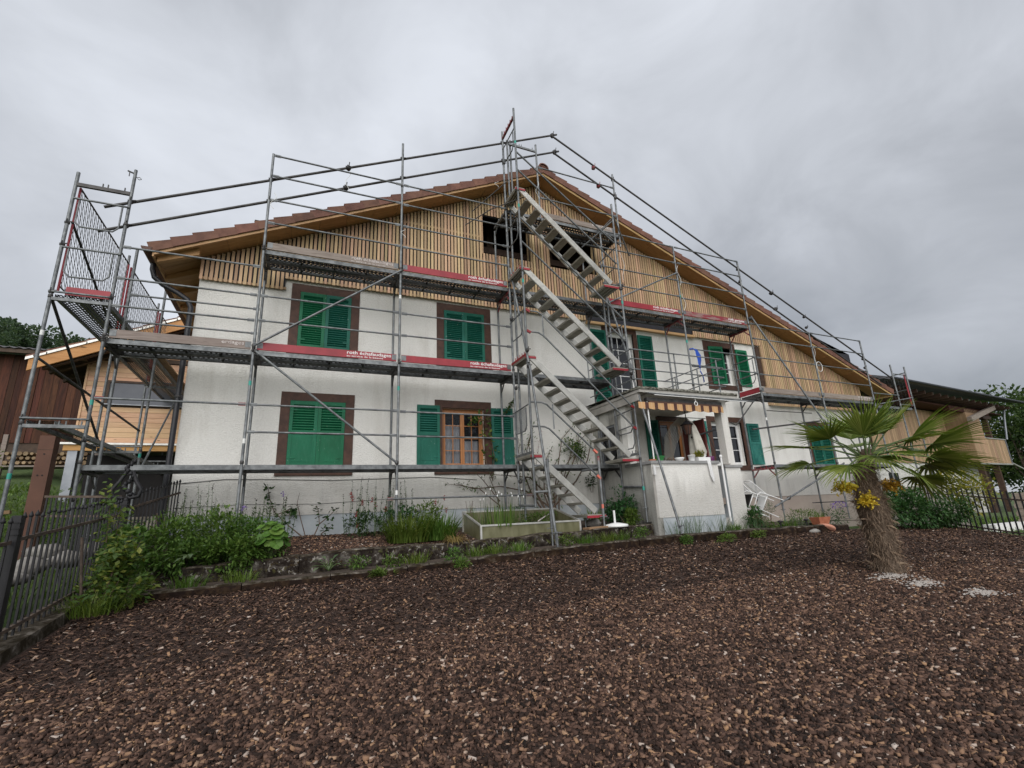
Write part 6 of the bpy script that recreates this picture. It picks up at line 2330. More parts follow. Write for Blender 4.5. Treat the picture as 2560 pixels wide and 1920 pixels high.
def bush_mb(c, rx, ry, rz, n, ln, wd, clump=2.6, seed=0, floor=-9):
    """leaves spread through a lumpy volume with gaps"""
    m = MB()
    c = V(*c)
    k = 0
    tries = 0
    while k < n and tries < n * 12:
        tries += 1
        d = rdir()
        r = rnd.random() ** 0.4
        p = V(d.x * rx, d.y * ry, d.z * rz) * r
        q = mnoise.noise(V(p.x * clump, p.y * clump, p.z * clump) + V(seed * 7.7, 0, 0))
        if q < -0.12 + 0.35 * (r - 0.6):
            continue
        p = p * (1 + 0.28 * mnoise.noise(d * 2.2 + V(seed, 3, 1)))
        p += c
        if p.z < floor:
            continue
        out = (d + rdir() * 0.9 + V(0, 0, 0.25)).normalized()
        m.leaf(p, out, V(rnd.uniform(-0.4, 0.4), rnd.uniform(-0.4, 0.4), 1), ln * rnd.uniform(0.6, 1.3), wd * rnd.uniform(0.7, 1.25), droop=rnd.uniform(0, 0.3))
        k += 1
    return m


def bush(name, label, cat, c, rx, ry, rz, n, ln, wd, mat, stems=6, seed=0, group=None, floor=-9, stem_mat='twig'):
    t = thing(name, label, cat, (c[0], c[1], c[2] - rz), group=group)
    bush_mb(c, rx, ry, rz, n, ln, wd, seed=seed, floor=floor).build('foliage', mat, t)
    if stems:
        m = MB()
        for k in range(stems):
            a = k * 2.4
            m.pipe([(c[0] + 0.15 * rx * math.cos(a), c[1] + 0.15 * ry * math.sin(a), c[2] - rz), (c[0] + 0.35 * rx * math.cos(a), c[1] + 0.35 * ry * math.sin(a), c[2] - rz * 0.2),
                    (c[0] + 0.6 * rx * math.cos(a + 0.3), c[1] + 0.6 * ry * math.sin(a + 0.3), c[2] + rz * 0.45)], [0.008, 0.006, 0.003], 5)
        m.build('stems', stem_mat, t)
    return t


def spires(t, c, r, n, h, mat_leaf='leaf_dark', mat_top='seed_dark', flower=0.0, name='flower_spikes'):
    """upright leafy stems with dark seed heads or flower clusters"""
    ms, ml, mt = MB(), MB(), MB()
    for k in range(n):
        a, q = rnd.uniform(0, 6.28), r * math.sqrt(rnd.random())
        b = V(c[0] + q * math.cos(a), c[1] + q * math.sin(a) * 0.6, c[2])
        hh = h * rnd.uniform(0.65, 1.1)
        top = b + V(rnd.uniform(-0.08, 0.08), rnd.uniform(-0.05, 0.05), hh)
        ms.pipe([b, b.lerp(top, 0.5) + V(rnd.uniform(-0.02, 0.02), 0, 0), top], [0.005, 0.004, 0.002], 4, cap=False)
        for i in range(14):
            u = rnd.uniform(0.1, 0.85)
            d = rdir(0.6, -0.1)
            ml.leaf(b.lerp(top, u), d, V(0, 0, 1), rnd.uniform(0.05, 0.10) * (1.2 - u), 0.028)
        for i in range(rnd.randint(9, 16)):
            u = rnd.uniform(0.72, 1.03)
            d = rdir(0.3)
            mt.leaf(b.lerp(top, u) + d * 0.012, d, V(0, 0, 1), rnd.uniform(0.018, 0.036) * (1 + flower), rnd.uniform(0.012, 0.022) * (1 + flower))
    ms.build('stems', 'green_stem', t)
    ml.build('stem_leaves', mat_leaf, t)
    mt.build(name, mat_top, t, kind='stuff')


def grassy(name, label, cat, c, r, n, h, w, droop, mat='leaf_blade', group=None, lean=0.55):
    t = MB()
    for k in range(n):
        a, q = rnd.uniform(0, 6.28), r * math.sqrt(rnd.random())
        p = V(c[0] + q * math.cos(a) * 0.5, c[1] + q * math.sin(a) * 0.5, c[2])
        b = a + rnd.uniform(-0.6, 0.6)
        l = lean * rnd.uniform(0.2, 1.2)
        t.blade(p, V(math.cos(b) * l, math.sin(b) * l, 1).normalized(), h * rnd.uniform(0.6, 1.15), w * rnd.uniform(0.7, 1.2), droop * rnd.uniform(0.5, 1.4), 5)
    return t.build(name, mat, label=label, cat=cat, group=group)


def leafy_rosette(name, label, cat, c, n, ln, wd, mat, lift=0.5):
    """big stalked leaves from one root"""
    t = thing(name, label, cat, c)
    ms, ml = MB(), MB()
    for k in range(n):
        a = k * 2.4 + rnd.uniform(-0.3, 0.3)
        d = V(math.cos(a), math.sin(a), lift * rnd.uniform(0.4, 2.4)).normalized()
        b = V(*c)
        s = b + d * ln * rnd.uniform(0.5, 1.3)
        ms.pipe([b, b.lerp(s, 0.5) + V(0, 0, 0.03), s], [0.006, 0.005, 0.003], 4, cap=False)
        ml.leaf(s, (d + V(0, 0, -0.5)).normalized(), V(0, 0, 1), ln * rnd.uniform(0.6, 1.0), wd * rnd.uniform(0.7, 1.2), 0.12, 0.25)
    ms.build('stalks', 'green_stem', t)
    ml.build('leaves', mat, t)
    return t


def round_leaves(name, label, cat, c, rx, ry, rz, n, r, mat):
    """mallow-like plant: lobed round leaves facing up and out"""
    t = thing(name, label, cat, (c[0], c[1], c[2] - rz))
    m, ms = MB(), MB()
    base = V(c[0], c[1], c[2] - rz)
    for k in range(n):
        d = rdir(0.4, -0.3)
        p = V(*c) + V(d.x * rx, d.y * ry, d.z * rz) * rnd.uniform(0.6, 1.0)
        nrm = (d + V(0, -0.4, 0.8)).normalized()
        a = nrm.cross(V(0.3, 1, 0.1)).normalized()
        b = nrm.cross(a)
        rr = r * rnd.uniform(0.6, 1.2)
        ring = []
        for i in range(14):
            an = 2 * math.pi * i / 14
            q = rr * (1 + 0.10 * math.cos(5 * an)) * (0.55 if i == 0 else 1)
            ring.append(p + (a * math.cos(an) + b * math.sin(an)) * q + nrm * (0.18 * rr * math.cos(2.5 * an) ** 2))
        m.add([p - nrm * 0.1 * rr] + ring, [(0, i + 1, (i + 1) % 14 + 1) for i in range(14)])
        ms.pipe([base, base.lerp(p, 0.6) + V(0, 0, 0.02), p], 0.004, 4, cap=False)
    ms.build('stalks', 'green_stem', t)
    m.build('leaves', mat, t)
    return t


def climber(name, label, cat, stems, mat, n_leaf, ln, wd, r0=0.012, mat_stem='twig', spread=0.10, group=None, front=0.0):
    t = thing(name, label, cat, stems[0][0], group=group)
    ms, ml = MB(), MB()
    for pts in stems:
        pts = [V(*p) for p in pts]
        rr = [r0 * (1 - 0.7 * i / max(len(pts) - 1, 1)) for i in range(len(pts))]
        ms.pipe(pts, rr, 6)
        for k in range(n_leaf):
            u = rnd.uniform(0.25, 1.0) * (len(pts) - 1)
            i = min(int(u), len(pts) - 2)
            p = pts[i].lerp(pts[i + 1], u - i) + rdir() * spread * rnd.random()
            d = (rdir() + V(0, -0.6 - front, -0.1)).normalized()
            ml.leaf(p, d, V(0, -0.4, 1), ln * rnd.uniform(0.6, 1.25), wd * rnd.uniform(0.7, 1.2))
    ms.build('stems', mat_stem, t)
    ml.build('leaves', mat, t)
    return t


# -- flower bed, left part
g = thing('perennial_bed', 'wide mass of mixed green perennials on the left garden wall', 'plants', (-1.2, -0.5, -1.45))
for i, (x, y, z, rx, ry, rz, n, ln, wd, mt) in enumerate([
        (-1.50, -0.50, -1.16, 0.42, 0.40, 0.36, 1300, 0.085, 0.036, 'leaf_bed'), (-1.05, -0.50, -1.10, 0.44, 0.42, 0.38, 1500, 0.075, 0.034, 'leaf_bed'),
        (-0.70, -0.45, -1.14, 0.38, 0.40, 0.34, 1200, 0.08, 0.034, 'leaf_bed'), (-1.35, -0.88, -1.36, 0.42, 0.20, 0.26, 1200, 0.065, 0.038, 'leaf_bed'),
        (-0.80, -0.90, -1.34, 0.48, 0.20, 0.25, 1300, 0.06, 0.038, 'leaf_bed'), (-0.35, -0.62, -1.24, 0.28, 0.32, 0.26, 700, 0.06, 0.034, 'leaf_bed'),
        (-1.75, -0.15, -1.06, 0.28, 0.34, 0.34, 600, 0.08, 0.026, 'leaf_bed'), (-1.2, 0.15, -1.02, 0.5, 0.3, 0.32, 900, 0.08, 0.024, 'leaf_grey')]):
    bush_mb((x, y, z), rx, ry, rz, n, ln, wd, clump=5.0, seed=i, floor=-1.62).build('foliage', mt, g)
spires(g, (-1.45, 0.25, -1.2), 0.4, 15, 0.85, 'leaf_grey', 'seed_dark')
spires(g, (-0.7, 0.1, -1.25), 0.35, 20, 0.66, 'leaf_grey', 'seed_dark')
spires(g, (-1.0, -0.3, -1.3), 0.7, 26, 0.62, 'leaf_light', 'leaf_grey')
spires(g, (-0.25, -0.1, -1.3), 0.25, 16, 0.72, 'leaf_grey', 'seed_dark')
m = MB()
for p in ((-0.75, 0.0, -0.68), (-0.78, 0.0, -0.70), (-0.22, 0.2, -0.45), (-0.20, 0.2, -0.5), (-1.6, -0.6, -1.05), (-0.98, 0.0, -0.82)):
    for k in range(12):
        m.leaf(V(*p) + rdir() * 0.02, rdir(), V(0, 0, 1), 0.035, 0.02)
m.build('violet_flowers', 'petal_violet', g, kind='stuff')
round_leaves('hollyhock', 'light green plant with big round lobed leaves over the garden wall', 'plant', (-0.30, -0.78, -1.20), 0.24, 0.22, 0.28, 40, 0.085, 'leaf_light')
leafy_rosette('comfrey', 'grey-green plant with long drooping leaves hanging over the wall', 'plant', (-1.28, -0.90, -1.38), 16, 0.17, 0.065, 'leaf_grey', 0.6)
leafy_rosette('foxglove', 'tall grey-green rosette with pointed leaves growing in the kerb strip', 'plant', (0.50, -1.15, -1.66), 18, 0.17, 0.06, 'leaf_grey', 0.9)
climber('climbing_rose', 'young rose with dark leaves leaning on the grey plinth', 'rose', [[(0.16, 0.62, -1.22), (-0.1, 0.8, -1.0), (-0.35, 0.9, -0.75), (-0.45, 0.95, -0.5), (-0.5, 0.95, -0.25)], [(-0.3, 0.9, -0.8), (-0.1, 0.92, -0.72), (0.02, 0.92, -0.75)]], 'leaf_dark', 26, 0.10, 0.07)
climber('climbing_rose', 'small low rose with two leafy shoots under the bright green window', 'rose', [[(0.33, 0.72, -1.22), (0.42, 0.85, -1.0), (0.40, 0.9, -0.78), (0.36, 0.92, -0.66)], [(0.42, 0.85, -1.0), (0.6, 0.85, -0.85), (0.72, 0.88, -0.72)], [(0.45, 0.75, -1.18), (0.62, 0.8, -1.05)]], 'leaf_dark', 20, 0.085, 0.06)
climber('bare_shoot', 'bare woody shoot standing against the grey plinth', 'shoot', [[(0.2, 0.78, -1.22), (0.10, 0.9, -0.9), (0.02, 0.95, -0.6), (0.05, 0.95, -0.42)]], 'leaf_dark', 0 + 1, 0.03, 0.02, 0.010)
# -- red valerian, daylilies
g = thing('red_valerian', 'tall valerian with crimson flower heads under the scaffold post', 'flowers', (1.25, 0.45, -1.3))
bush_mb((1.15, 0.45, -1.05), 0.32, 0.26, 0.26, 700, 0.07, 0.028, 5, 31).build('foliage', 'leaf_dark', g)
bush_mb((1.85, 0.45, -0.98), 0.48, 0.26, 0.26, 900, 0.075, 0.03, 5, 32).build('foliage', 'leaf_shrub', g)
bush_mb((2.35, 0.3, -0.95), 0.32, 0.26, 0.28, 700, 0.08, 0.032, 5, 33).build('foliage', 'leaf_bed', g)
spires(g, (1.45, 0.5, -1.2), 0.62, 34, 0.92, 'leaf_dark', 'seed_dark')
m = MB()
for p in ((0.92, 0.4, -0.52), (1.12, 0.42, -0.66), (1.30, 0.45, -0.62), (1.36, 0.45, -0.70), (1.02, 0.4, -0.86), (1.05, 0.42, -1.05), (1.55, 0.4, -0.78), (2.62, 0.2, -0.62), (2.66, 0.2, -0.85), (0.95, 0.4, -0.58), (2.45, 0.2, -0.7)):
    for k in range(46):
        d = rdir()
        m.leaf(V(*p) + V(d.x * 0.035, d.y * 0.03, d.z * 0.055) * rnd.random(), d, V(0, 0, 1), 0.028, 0.016)
m.build('red_flowers', 'petal_red', g, kind='stuff')
grassy('daylily_clump', 'big clump of arching bright green strap leaves in the middle bed', 'plant', (1.85, -0.30, -1.37), 0.75, 420, 0.55, 0.022, 1.5)
grassy('daylily_clump', 'second strap-leaved clump merging into the right of the big one', 'plant', (2.35, -0.35, -1.36), 0.6, 280, 0.50, 0.020, 1.4)
grassy('dry_tuft', 'yellow withered grass tuft hanging over the garden wall', 'grass', (2.52, -0.78, -1.40), 0.25, 120, 0.26, 0.008, 2.4, 'leaf_dry', lean=1.0)
# -- raised bed planting
grassy('onion_row', 'upright onion leaves on the left side of the raised bed', 'vegetables', (3.55, -0.25, -1.2), 0.9, 120, 0.42, 0.016, 0.25, lean=0.18)
g = thing('onion_stalks', 'thin onion stalks with pale buds in the raised bed', 'vegetables', (3.7, -0.2, -1.2))
ms, mt = MB(), MB()
for k in range(14):
    b = V(rnd.uniform(3.2, 4.3), rnd.uniform(-0.4, 0.2), -1.2)
    e = b + V(rnd.uniform(-0.04, 0.04), 0, rnd.uniform(0.5, 0.72))
    ms.pipe([b, e], [0.005, 0.003], 4)
    mt.blob(e + V(0, 0, 0.015), 0.012, 0.012, 0.025, 6, 4)
ms.build('stalks', 'leaf_grey', g)
mt.build('buds', 'white_paint', g, kind='stuff')
bush('dill', 'feathery pale green herb at the left end of the raised bed', 'herb', (3.12, 0.15, -0.85), 0.13, 0.13, 0.35, 500, 0.04, 0.005, 'leaf_light', 4, 41)
bush('strawberry_patch', 'low leafy plants filling the right half of the raised bed', 'vegetables', (4.55, 0.0, -1.10), 0.48, 0.32, 0.14, 600, 0.05, 0.03, 'leaf_bed', 0, 42, floor=-1.22)
bush('wild_fennel', 'dark leafy plants behind the raised bed by the scaffold post', 'plant', (4.4, 0.62, -1.0), 0.38, 0.22, 0.22, 420, 0.05, 0.025, 'leaf_shrub', 4, 43)
# -- wisteria-like climber behind the stairs
vst = []
for k in range(9):
    a = rnd.uniform(-0.4, 0.4)
    vst.append([(5.35 + a * 0.3, 0.80, -1.2), (5.2 + a, 0.86, -0.6), (5.3 + a * 2.2, 0.90, -0.1 + 0.1 * k), (5.6 + a * 2.8, 0.92, 0.3 + 0.1 * k)])
vst += [[(5.3, 0.8, -0.9), (4.7, 0.88, -0.5), (4.1, 0.9, -0.38), (3.5, 0.92, -0.42), (3.1, 0.95, -0.3)], [(5.3, 0.8, -0.7), (4.8, 0.85, -0.2), (4.3, 0.9, -0.15), (3.7, 0.95, -0.1)],
        [(5.3, 0.8, -0.9), (6.0, 0.85, -0.3), (6.4, 0.9, 0.2), (6.6, 0.95, 0.7), (6.65, 0.98, 1.1)], [(5.3, 0.8, -0.8), (5.9, 0.88, 0.0), (6.2, 0.95, 0.5), (6.25, 0.98, 0.9)]]
climber('wisteria', 'tangled woody climber with sparse leaves on the wall behind the stairs', 'climber', vst, 'leaf_vine', 46, 0.085, 0.032, 0.020, 'twig', 0.22)
bush('climber_tuft', 'leafy tuft of climber high on the wall left of the porch', 'climber', (6.15, 0.85, 0.45), 0.42, 0.14, 0.40, 420, 0.085, 0.034, 'leaf_vine', 3, 44)
bush('ivy_tuft', 'dark ivy tuft hanging on the wall under the scaffold deck', 'climber', (6.45, 0.9, -0.35), 0.14, 0.10, 0.22, 120, 0.07, 0.035, 'leaf_dark', 2, 45)
climber('vine', 'vine with yellowish leaves framing the right side of the open window', 'vine', [[(3.95, 0.97, -0.25), (3.82, 0.97, 0.1), (3.72, 0.97, 0.6), (3.75, 0.96, 1.0), (3.65, 0.96, 1.25)], [(3.95, 0.97, -0.2), (4.0, 0.97, 0.3), (3.9, 0.96, 0.9), (3.85, 0.96, 1.3)], [(3.8, 0.97, 1.1), (3.55, 0.95, 1.12), (3.4, 0.95, 1.0)]], 'leaf_vine', 34, 0.10, 0.075, 0.012, 'twig', 0.12)
climber('vine', 'thin vine shoot climbing above the right green shutter', 'vine', [[(4.25, 0.93, 1.2), (4.4, 0.93, 1.42), (4.52, 0.93, 1.62)]], 'leaf_vine', 40, 0.09, 0.05, 0.008, 'twig', 0.10)
climber('bare_rose', 'nearly leafless brown rambler branches under the window sill', 'rambler', [[(4.1, 0.8, -1.2), (4.0, 0.88, -0.6), (3.85, 0.9, -0.2), (3.9, 0.92, 0.1)], [(4.05, 0.85, -0.8), (3.6, 0.9, -0.42), (3.2, 0.92, -0.35), (2.85, 0.93, -0.3)], [(4.05, 0.85, -0.7), (3.7, 0.9, -0.25), (3.5, 0.93, -0.05)]], 'leaf_dark', 14, 0.06, 0.035, 0.013)
climber('red_shoot', 'thin dry red-leaved shoot on the wall beside the hand rail', 'shoot', [[(5.1, 0.97, -0.4), (5.05, 0.98, 0.1), (5.15, 0.98, 0.6), (5.25, 0.98, 0.95)]], 'petal_red', 16, 0.05, 0.02, 0.006, 'twig', 0.05)
bush('evergreen_shrub', 'dark green shrub in the corner beside the porch wall', 'shrub', (6.35, -0.25, -0.92), 0.36, 0.36, 0.42, 1500, 0.085, 0.034, 'leaf_shrub', 6, 46, floor=-1.4)
bush('leafy_perennial', 'fresh green perennial in front of the dark porch shrub', 'plant', (6.25, -0.62, -1.16), 0.30, 0.18, 0.18, 500, 0.09, 0.035, 'leaf_bed', 4, 47, floor=-1.4)
grassy('iris_clump', 'sword-leaved clump beside the rounded grey stone', 'plant', (5.75, -0.1, -1.28), 0.3, 80, 0.36, 0.018, 0.8)
# -- weeds in the kerb strip and at its foot
weeds = [(-1.2, -1.35, 'grass'), (-0.6, -1.25, 'grass'), (0.9, -1.25, 'leaf'), (1.35, -1.35, 'leaf'), (1.75, -1.2, 'grass'), (2.3, -1.3, 'leaf'), (2.75, -1.25, 'grass'), (3.1, -1.2, 'grass'), (3.5, -1.3, 'grass'), (4.45, -1.25, 'leaf'),
         (4.85, -1.2, 'grass'), (5.25, -1.3, 'grass'), (5.6, -1.25, 'grass'), (6.1, -1.25, 'leaf'), (7.0, -1.25, 'tall'), (7.5, -1.2, 'tall'), (8.1, -1.25, 'tall'), (8.6, -1.2, 'grass'), (9.2, -1.25, 'tall'), (9.6, -1.3, 'leaf'), (10.2, -1.2, 'grass'), (10.6, -1.2, 'tall')]
where = ['below the perennial mass', 'below the round-leaved plant', 'right of the grey-green rosette', 'under the strap-leaved clump', 'at the middle of the strap clump', 'under the withered tuft', 'left of the raised bed', 'below the left corner of the raised bed', 'below the onions',
         'at the foot of the left raker', 'right of the left raker foot', 'below the weathered board', 'below the parasol base', 'left of the porch corner', 'at the right raker foot', 'in front of the porch plinth', 'under the hanging towel', 'at the porch steps', 'under the chairs', 'right of the chairs', 'before the second solar light', 'beside the terracotta trough']
for (x, y, k), w in zip(weeds, where):
    z = kerb_top(x) - 0.03
    if k == 'grass':
        grassy('weed_tuft', 'green grass tuft in the kerb strip ' + w, 'weed', (x, y, z), 0.42, 110, 0.19, 0.009, 1.5, group='weeds along the kerb')
    elif k == 'tall':
        grassy('weed_tuft', 'tall thin seeding grass ' + w, 'weed', (x, y, z), 0.5, 60, 0.40, 0.006, 0.7, 'leaf_grey', group='weeds along the kerb')
    else:
        bush('weed_tuft', 'small leafy weed in the kerb strip ' + w, 'weed', (x, y, z + 0.08), 0.2, 0.14, 0.11, 240, 0.05, 0.022, 'leaf_bed', 0, int(x * 10), group='weeds along the kerb')
for x, y, rx, w, mt in ((1.15, -1.98, 0.17, 'feathery bright green tuft at the kerb foot nearest the grey-green rosette', 'leaf_bed'), (2.25, -1.98, 0.12, 'small yellow-flowering weed at the kerb foot', 'leaf_light'),
                    (6.5, -1.98, 0.11, 'small green weed at the kerb foot below the right raker', 'leaf_bed'), (7.45, -1.98, 0.26, 'wide light green weed cushion at the kerb foot below the parapet', 'leaf_light'), (8.35, -1.97, 0.19, 'darker green weed cushion right of the light green one', 'leaf_bed')):
    bush('weed_cushion', w, 'weed', (x, y, chip_z(x, y) + 0.06), rx, 0.13, 0.09, 380, 0.05, 0.016, mt, 0, int(x * 7), group='weed cushions at the kerb foot')
# bed right of the porch
bush('lavender', 'grey-green bush behind the tipped chairs', 'shrub', (10.45, -0.55, -1.22), 0.24, 0.22, 0.26, 420, 0.06, 0.014, 'leaf_grey', 4, 61)
bush('peony', 'dark green leafy plant under the tipped chairs', 'plant', (9.35, -1.05, -1.28), 0.24, 0.20, 0.22, 380, 0.11, 0.04, 'leaf_shrub', 4, 62)
bush('poppy_patch', 'loose green plants along the brown plinth left of the trough', 'plants', (11.7, -0.4, -1.36), 0.55, 0.4, 0.18, 520, 0.07, 0.022, 'leaf_bed', 0, 63, floor=-1.55)
grassy('dry_grass', 'dry straw-coloured grass tuft beside the chairs', 'grass', (10.0, -0.6, -1.5), 0.25, 90, 0.38, 0.006, 0.8, 'leaf_dry')
g = thing('violet_flowers', 'small violet flowers behind the terracotta trough', 'flowers', (11.9, -1.3, -1.5))
bush_mb((12.0, -1.2, -1.38), 0.4, 0.3, 0.22, 420, 0.07, 0.02, 4, 64, -1.6).build('foliage', 'leaf_shrub', g)
m = MB()
for k in range(140):
    d = rdir(0.3)
    m.leaf(V(11.85, -1.38, -1.12) + V(d.x * 0.2, d.y * 0.15, d.z * 0.07), rdir(), V(0, 0, 1), 0.035, 0.025)
m.build('flowers', 'petal_violet', g)
# big shrub right of the palm
g = thing('green_shrub', 'dense dark green shrub before the tarpaulin right of the palm', 'shrub', (13.6, -2.0, -1.75))
for i, (x, y, z, r, rz, n) in enumerate(((12.75, -1.95, -1.32, 0.55, 0.42, 1500), (13.4, -2.25, -1.28, 0.62, 0.46, 1900), (14.05, -2.5, -1.36, 0.5, 0.38, 1300), (13.1, -1.9, -1.02, 0.42, 0.26, 800))):
    bush_mb((x, y, z), r, 0.45, rz, n, 0.10, 0.045, 3.2, 70 + i, -1.80).build('foliage', 'leaf_shrub', g)
m = MB()
for k in range(10):
    m.pipe([(13.4 + rnd.uniform(-0.3, 0.3), -2.2, -1.8), (12.8 + k * 0.14, -2.2 + rnd.uniform(-0.2, 0.2), -1.2)], [0.012, 0.005], 5)
m.build('stems', 'twig', g)
bush('yellow_shrub', 'yellow-green shrub behind the fence in front of the white stone wall', 'shrub', (21.5, 0.6, -0.95), 1.4, 1.0, 0.85, 1500, 0.17, 0.07, 'leaf_yellow', 5, 75)
# raspberry vine on the left fence
rc = []
for k in range(9):
    bx, by = -2.0 + rnd.uniform(-0.05, 0.12), -1.75 + rnd.uniform(-0.35, 0.35)
    hh = rnd.uniform(0.45, 0.85)
    tx, ty = bx + rnd.uniform(-0.12, 0.25), by + rnd.uniform(-0.35, 0.3)
    rc.append([(bx, by, -1.78), (bx * 0.6 + tx * 0.4, by * 0.6 + ty * 0.4, -1.78 + hh * 0.6), (tx, ty, -1.78 + hh)])
rc += [[(-2.06, -1.45, -1.72), (-2.09, -1.42, -1.1), (-2.1, -1.45, -0.72), (-2.12, -1.46, -0.42)], [(-2.04, -1.35, -1.7), (-2.05, -1.25, -1.1), (-2.06, -1.2, -0.70)]]
climber('raspberry', 'raspberry canes with yellow-green leaves climbing the left fence', 'vine', rc, 'leaf_vine', 95, 0.082, 0.055, 0.008, 'twig', 0.22)
bush('bramble_bush', 'loose green bramble bush at the left end of the kerb', 'bush', (-1.80, -1.95, -1.60), 0.38, 0.40, 0.24, 420, 0.075, 0.05, 'leaf_vine', 5, 81, floor=-1.85)
bush('bramble_bush', 'taller bramble shoots behind the left fence post', 'bush', (-1.98, -1.0, -1.25), 0.22, 0.4, 0.34, 420, 0.10, 0.066, 'leaf_bed', 4, 82)
grassy('grass_edge', 'long grass at the left corner of the bark chips', 'grass', (-1.88, -2.25, -1.80), 0.55, 260, 0.26, 0.009, 1.6)
# rough bank left of the fence: grass and weeds, uncountable
mb = MB()
for k in range(5200):
    x, y = rnd.uniform(-8.0, -2.45), rnd.uniform(-4.5, 7.5)
    p = V(x, y, ground_z(x, y) - 0.01)
    a = rnd.uniform(0, 6.28)
    mb.blade(p, V(math.cos(a) * 0.5, math.sin(a) * 0.5, 1).normalized(), rnd.uniform(0.10, 0.34), 0.014, rnd.uniform(0.5, 1.6), 3)
mb.build('bank_grass', 'leaf_blade', label='rough grass on the bank behind the left fence', cat='grass', kind='stuff')
for x, y, rz, lab in ((-5.3, 1.2, 0.55, 'leafy weeds above the pale stone block'), (-4.6, 3.5, 0.7, 'tall weeds beside the rust-brown pillar'), (-6.4, 4.5, 1.0, 'bright green bush at the left edge below the barn'), (-3.3, 3.2, 0.5, 'dry weeds behind the left scaffold posts')):
    z = ground_z(x, y)
    bush('bank_weeds', lab, 'weeds', (x, y, z + rz * 0.5), 0.75, 0.7, rz, 900, 0.11, 0.045, 'leaf_light' if rz == 1.0 else ('leaf_grey' if rz == 0.5 else 'leaf_bed'), 0, int(-x * 9), group='weeds on the left bank')
# lawn blades behind the right fence
mb = MB()
for k in range(5000):
    x, y = rnd.uniform(13.8, 23), rnd.uniform(-6.5, 0.5)
    if (x - 13.05) * 2.8 - (y + 4.15) * 2.25 < 0.3:
        continue
    p = V(x, y, ground_z(x, y) - 0.01)
    a = rnd.uniform(0, 6.28)
    mb.blade(p, V(math.cos(a) * 0.4, math.sin(a) * 0.4, 1).normalized(), rnd.uniform(0.08, 0.2), 0.014, rnd.uniform(0.5, 1.6), 3)
mb.build('lawn_grass', 'leaf_blade', label='lawn grass behind the right fence', cat='grass', kind='stuff')

# ------------------------------------------------------------------ palm
PB = V(7.13, -4.90, -1.97)
palm = thing('palm_tree', 'small fan palm with hairy trunk and yellow flower heads in the bark chips', 'palm', PB)


def pp(t):      # trunk axis: leans left going up
    return PB + V(interp(t, [(0, 0), (0.35, -0.04), (0.65, -0.09), (0.8, -0.05), (1, 0.10)]), -0.02 * t, 1.64 * t)


m = MB()
n, k = 26, 26
rows = []
for i in range(n + 1):
    t = i / n
    r = interp(t, [(0, 0.18), (0.08, 0.14), (0.3, 0.15), (0.5, 0.17), (0.62, 0.16), (0.74, 0.12), (0.88, 0.09), (1.0, 0.06)])
    c = pp(t)
    rows.append([c + V(math.cos(a), math.sin(a), 0) * r * (1 + 0.20 * mnoise.noise(V(math.cos(a) * 2.2, math.sin(a) * 2.2, t * 9))) for a in [2 * math.pi * j / k for j in range(k)]])
m.add([v for r in rows for v in r], [(i * k + j, i * k + (j + 1) % k, (i + 1) * k + (j + 1) % k, (i + 1) * k + j) for i in range(n) for j in range(k)], True)
m.build('trunk', 'palm_fibre', palm)
m = MB()                                         # hairy fibre
for q in range(5200):
    t = rnd.random() ** 0.85 * 0.97
    a = rnd.uniform(0, 6.28)
    r = interp(t, [(0, 0.17), (0.08, 0.13), (0.3, 0.14), (0.5, 0.16), (0.62, 0.15), (0.74, 0.11), (0.88, 0.08), (1.0, 0.05)])
    o = V(math.cos(a), math.sin(a), 0)
    p = pp(t) + o * r * 0.97
    d = (o * rnd.uniform(0.15, 0.9) + V(-math.sin(a), math.cos(a), 0) * rnd.uniform(-1, 1) + V(0, 0, rnd.uniform(-0.6, 0.9))).normalized()
    m.blade(p, d, rnd.uniform(0.05, 0.19), 0.004, rnd.uniform(0.2, 1.6), 3)
m.build('fibre_hair', 'palm_husk', palm)
for q in range(40):                              # stubs of old leaf stalks
    t = 0.03 + 0.9 * (q / 40) + rnd.uniform(-0.02, 0.02)
    a = q * 2.4
    o = V(math.cos(a), math.sin(a), 0)
    r = interp(t, [(0, 0.17), (0.08, 0.13), (0.3, 0.14), (0.5, 0.16), (0.62, 0.15), (0.74, 0.11), (0.88, 0.08), (1.0, 0.05)])
    mm = MB()
    p = pp(t) + o * r * 0.85
    e = p + o * 0.10 + V(-math.sin(a), math.cos(a), 0) * rnd.uniform(-0.07, 0.07) + V(0, 0, rnd.uniform(-0.05, 0.12))
    mm.pipe([p, p.lerp(e, 0.5) + V(0, 0, 0.015), e], [0.022, 0.016, 0.008], 5)
    mm.build('stalk_stub', 'palm_husk', palm)


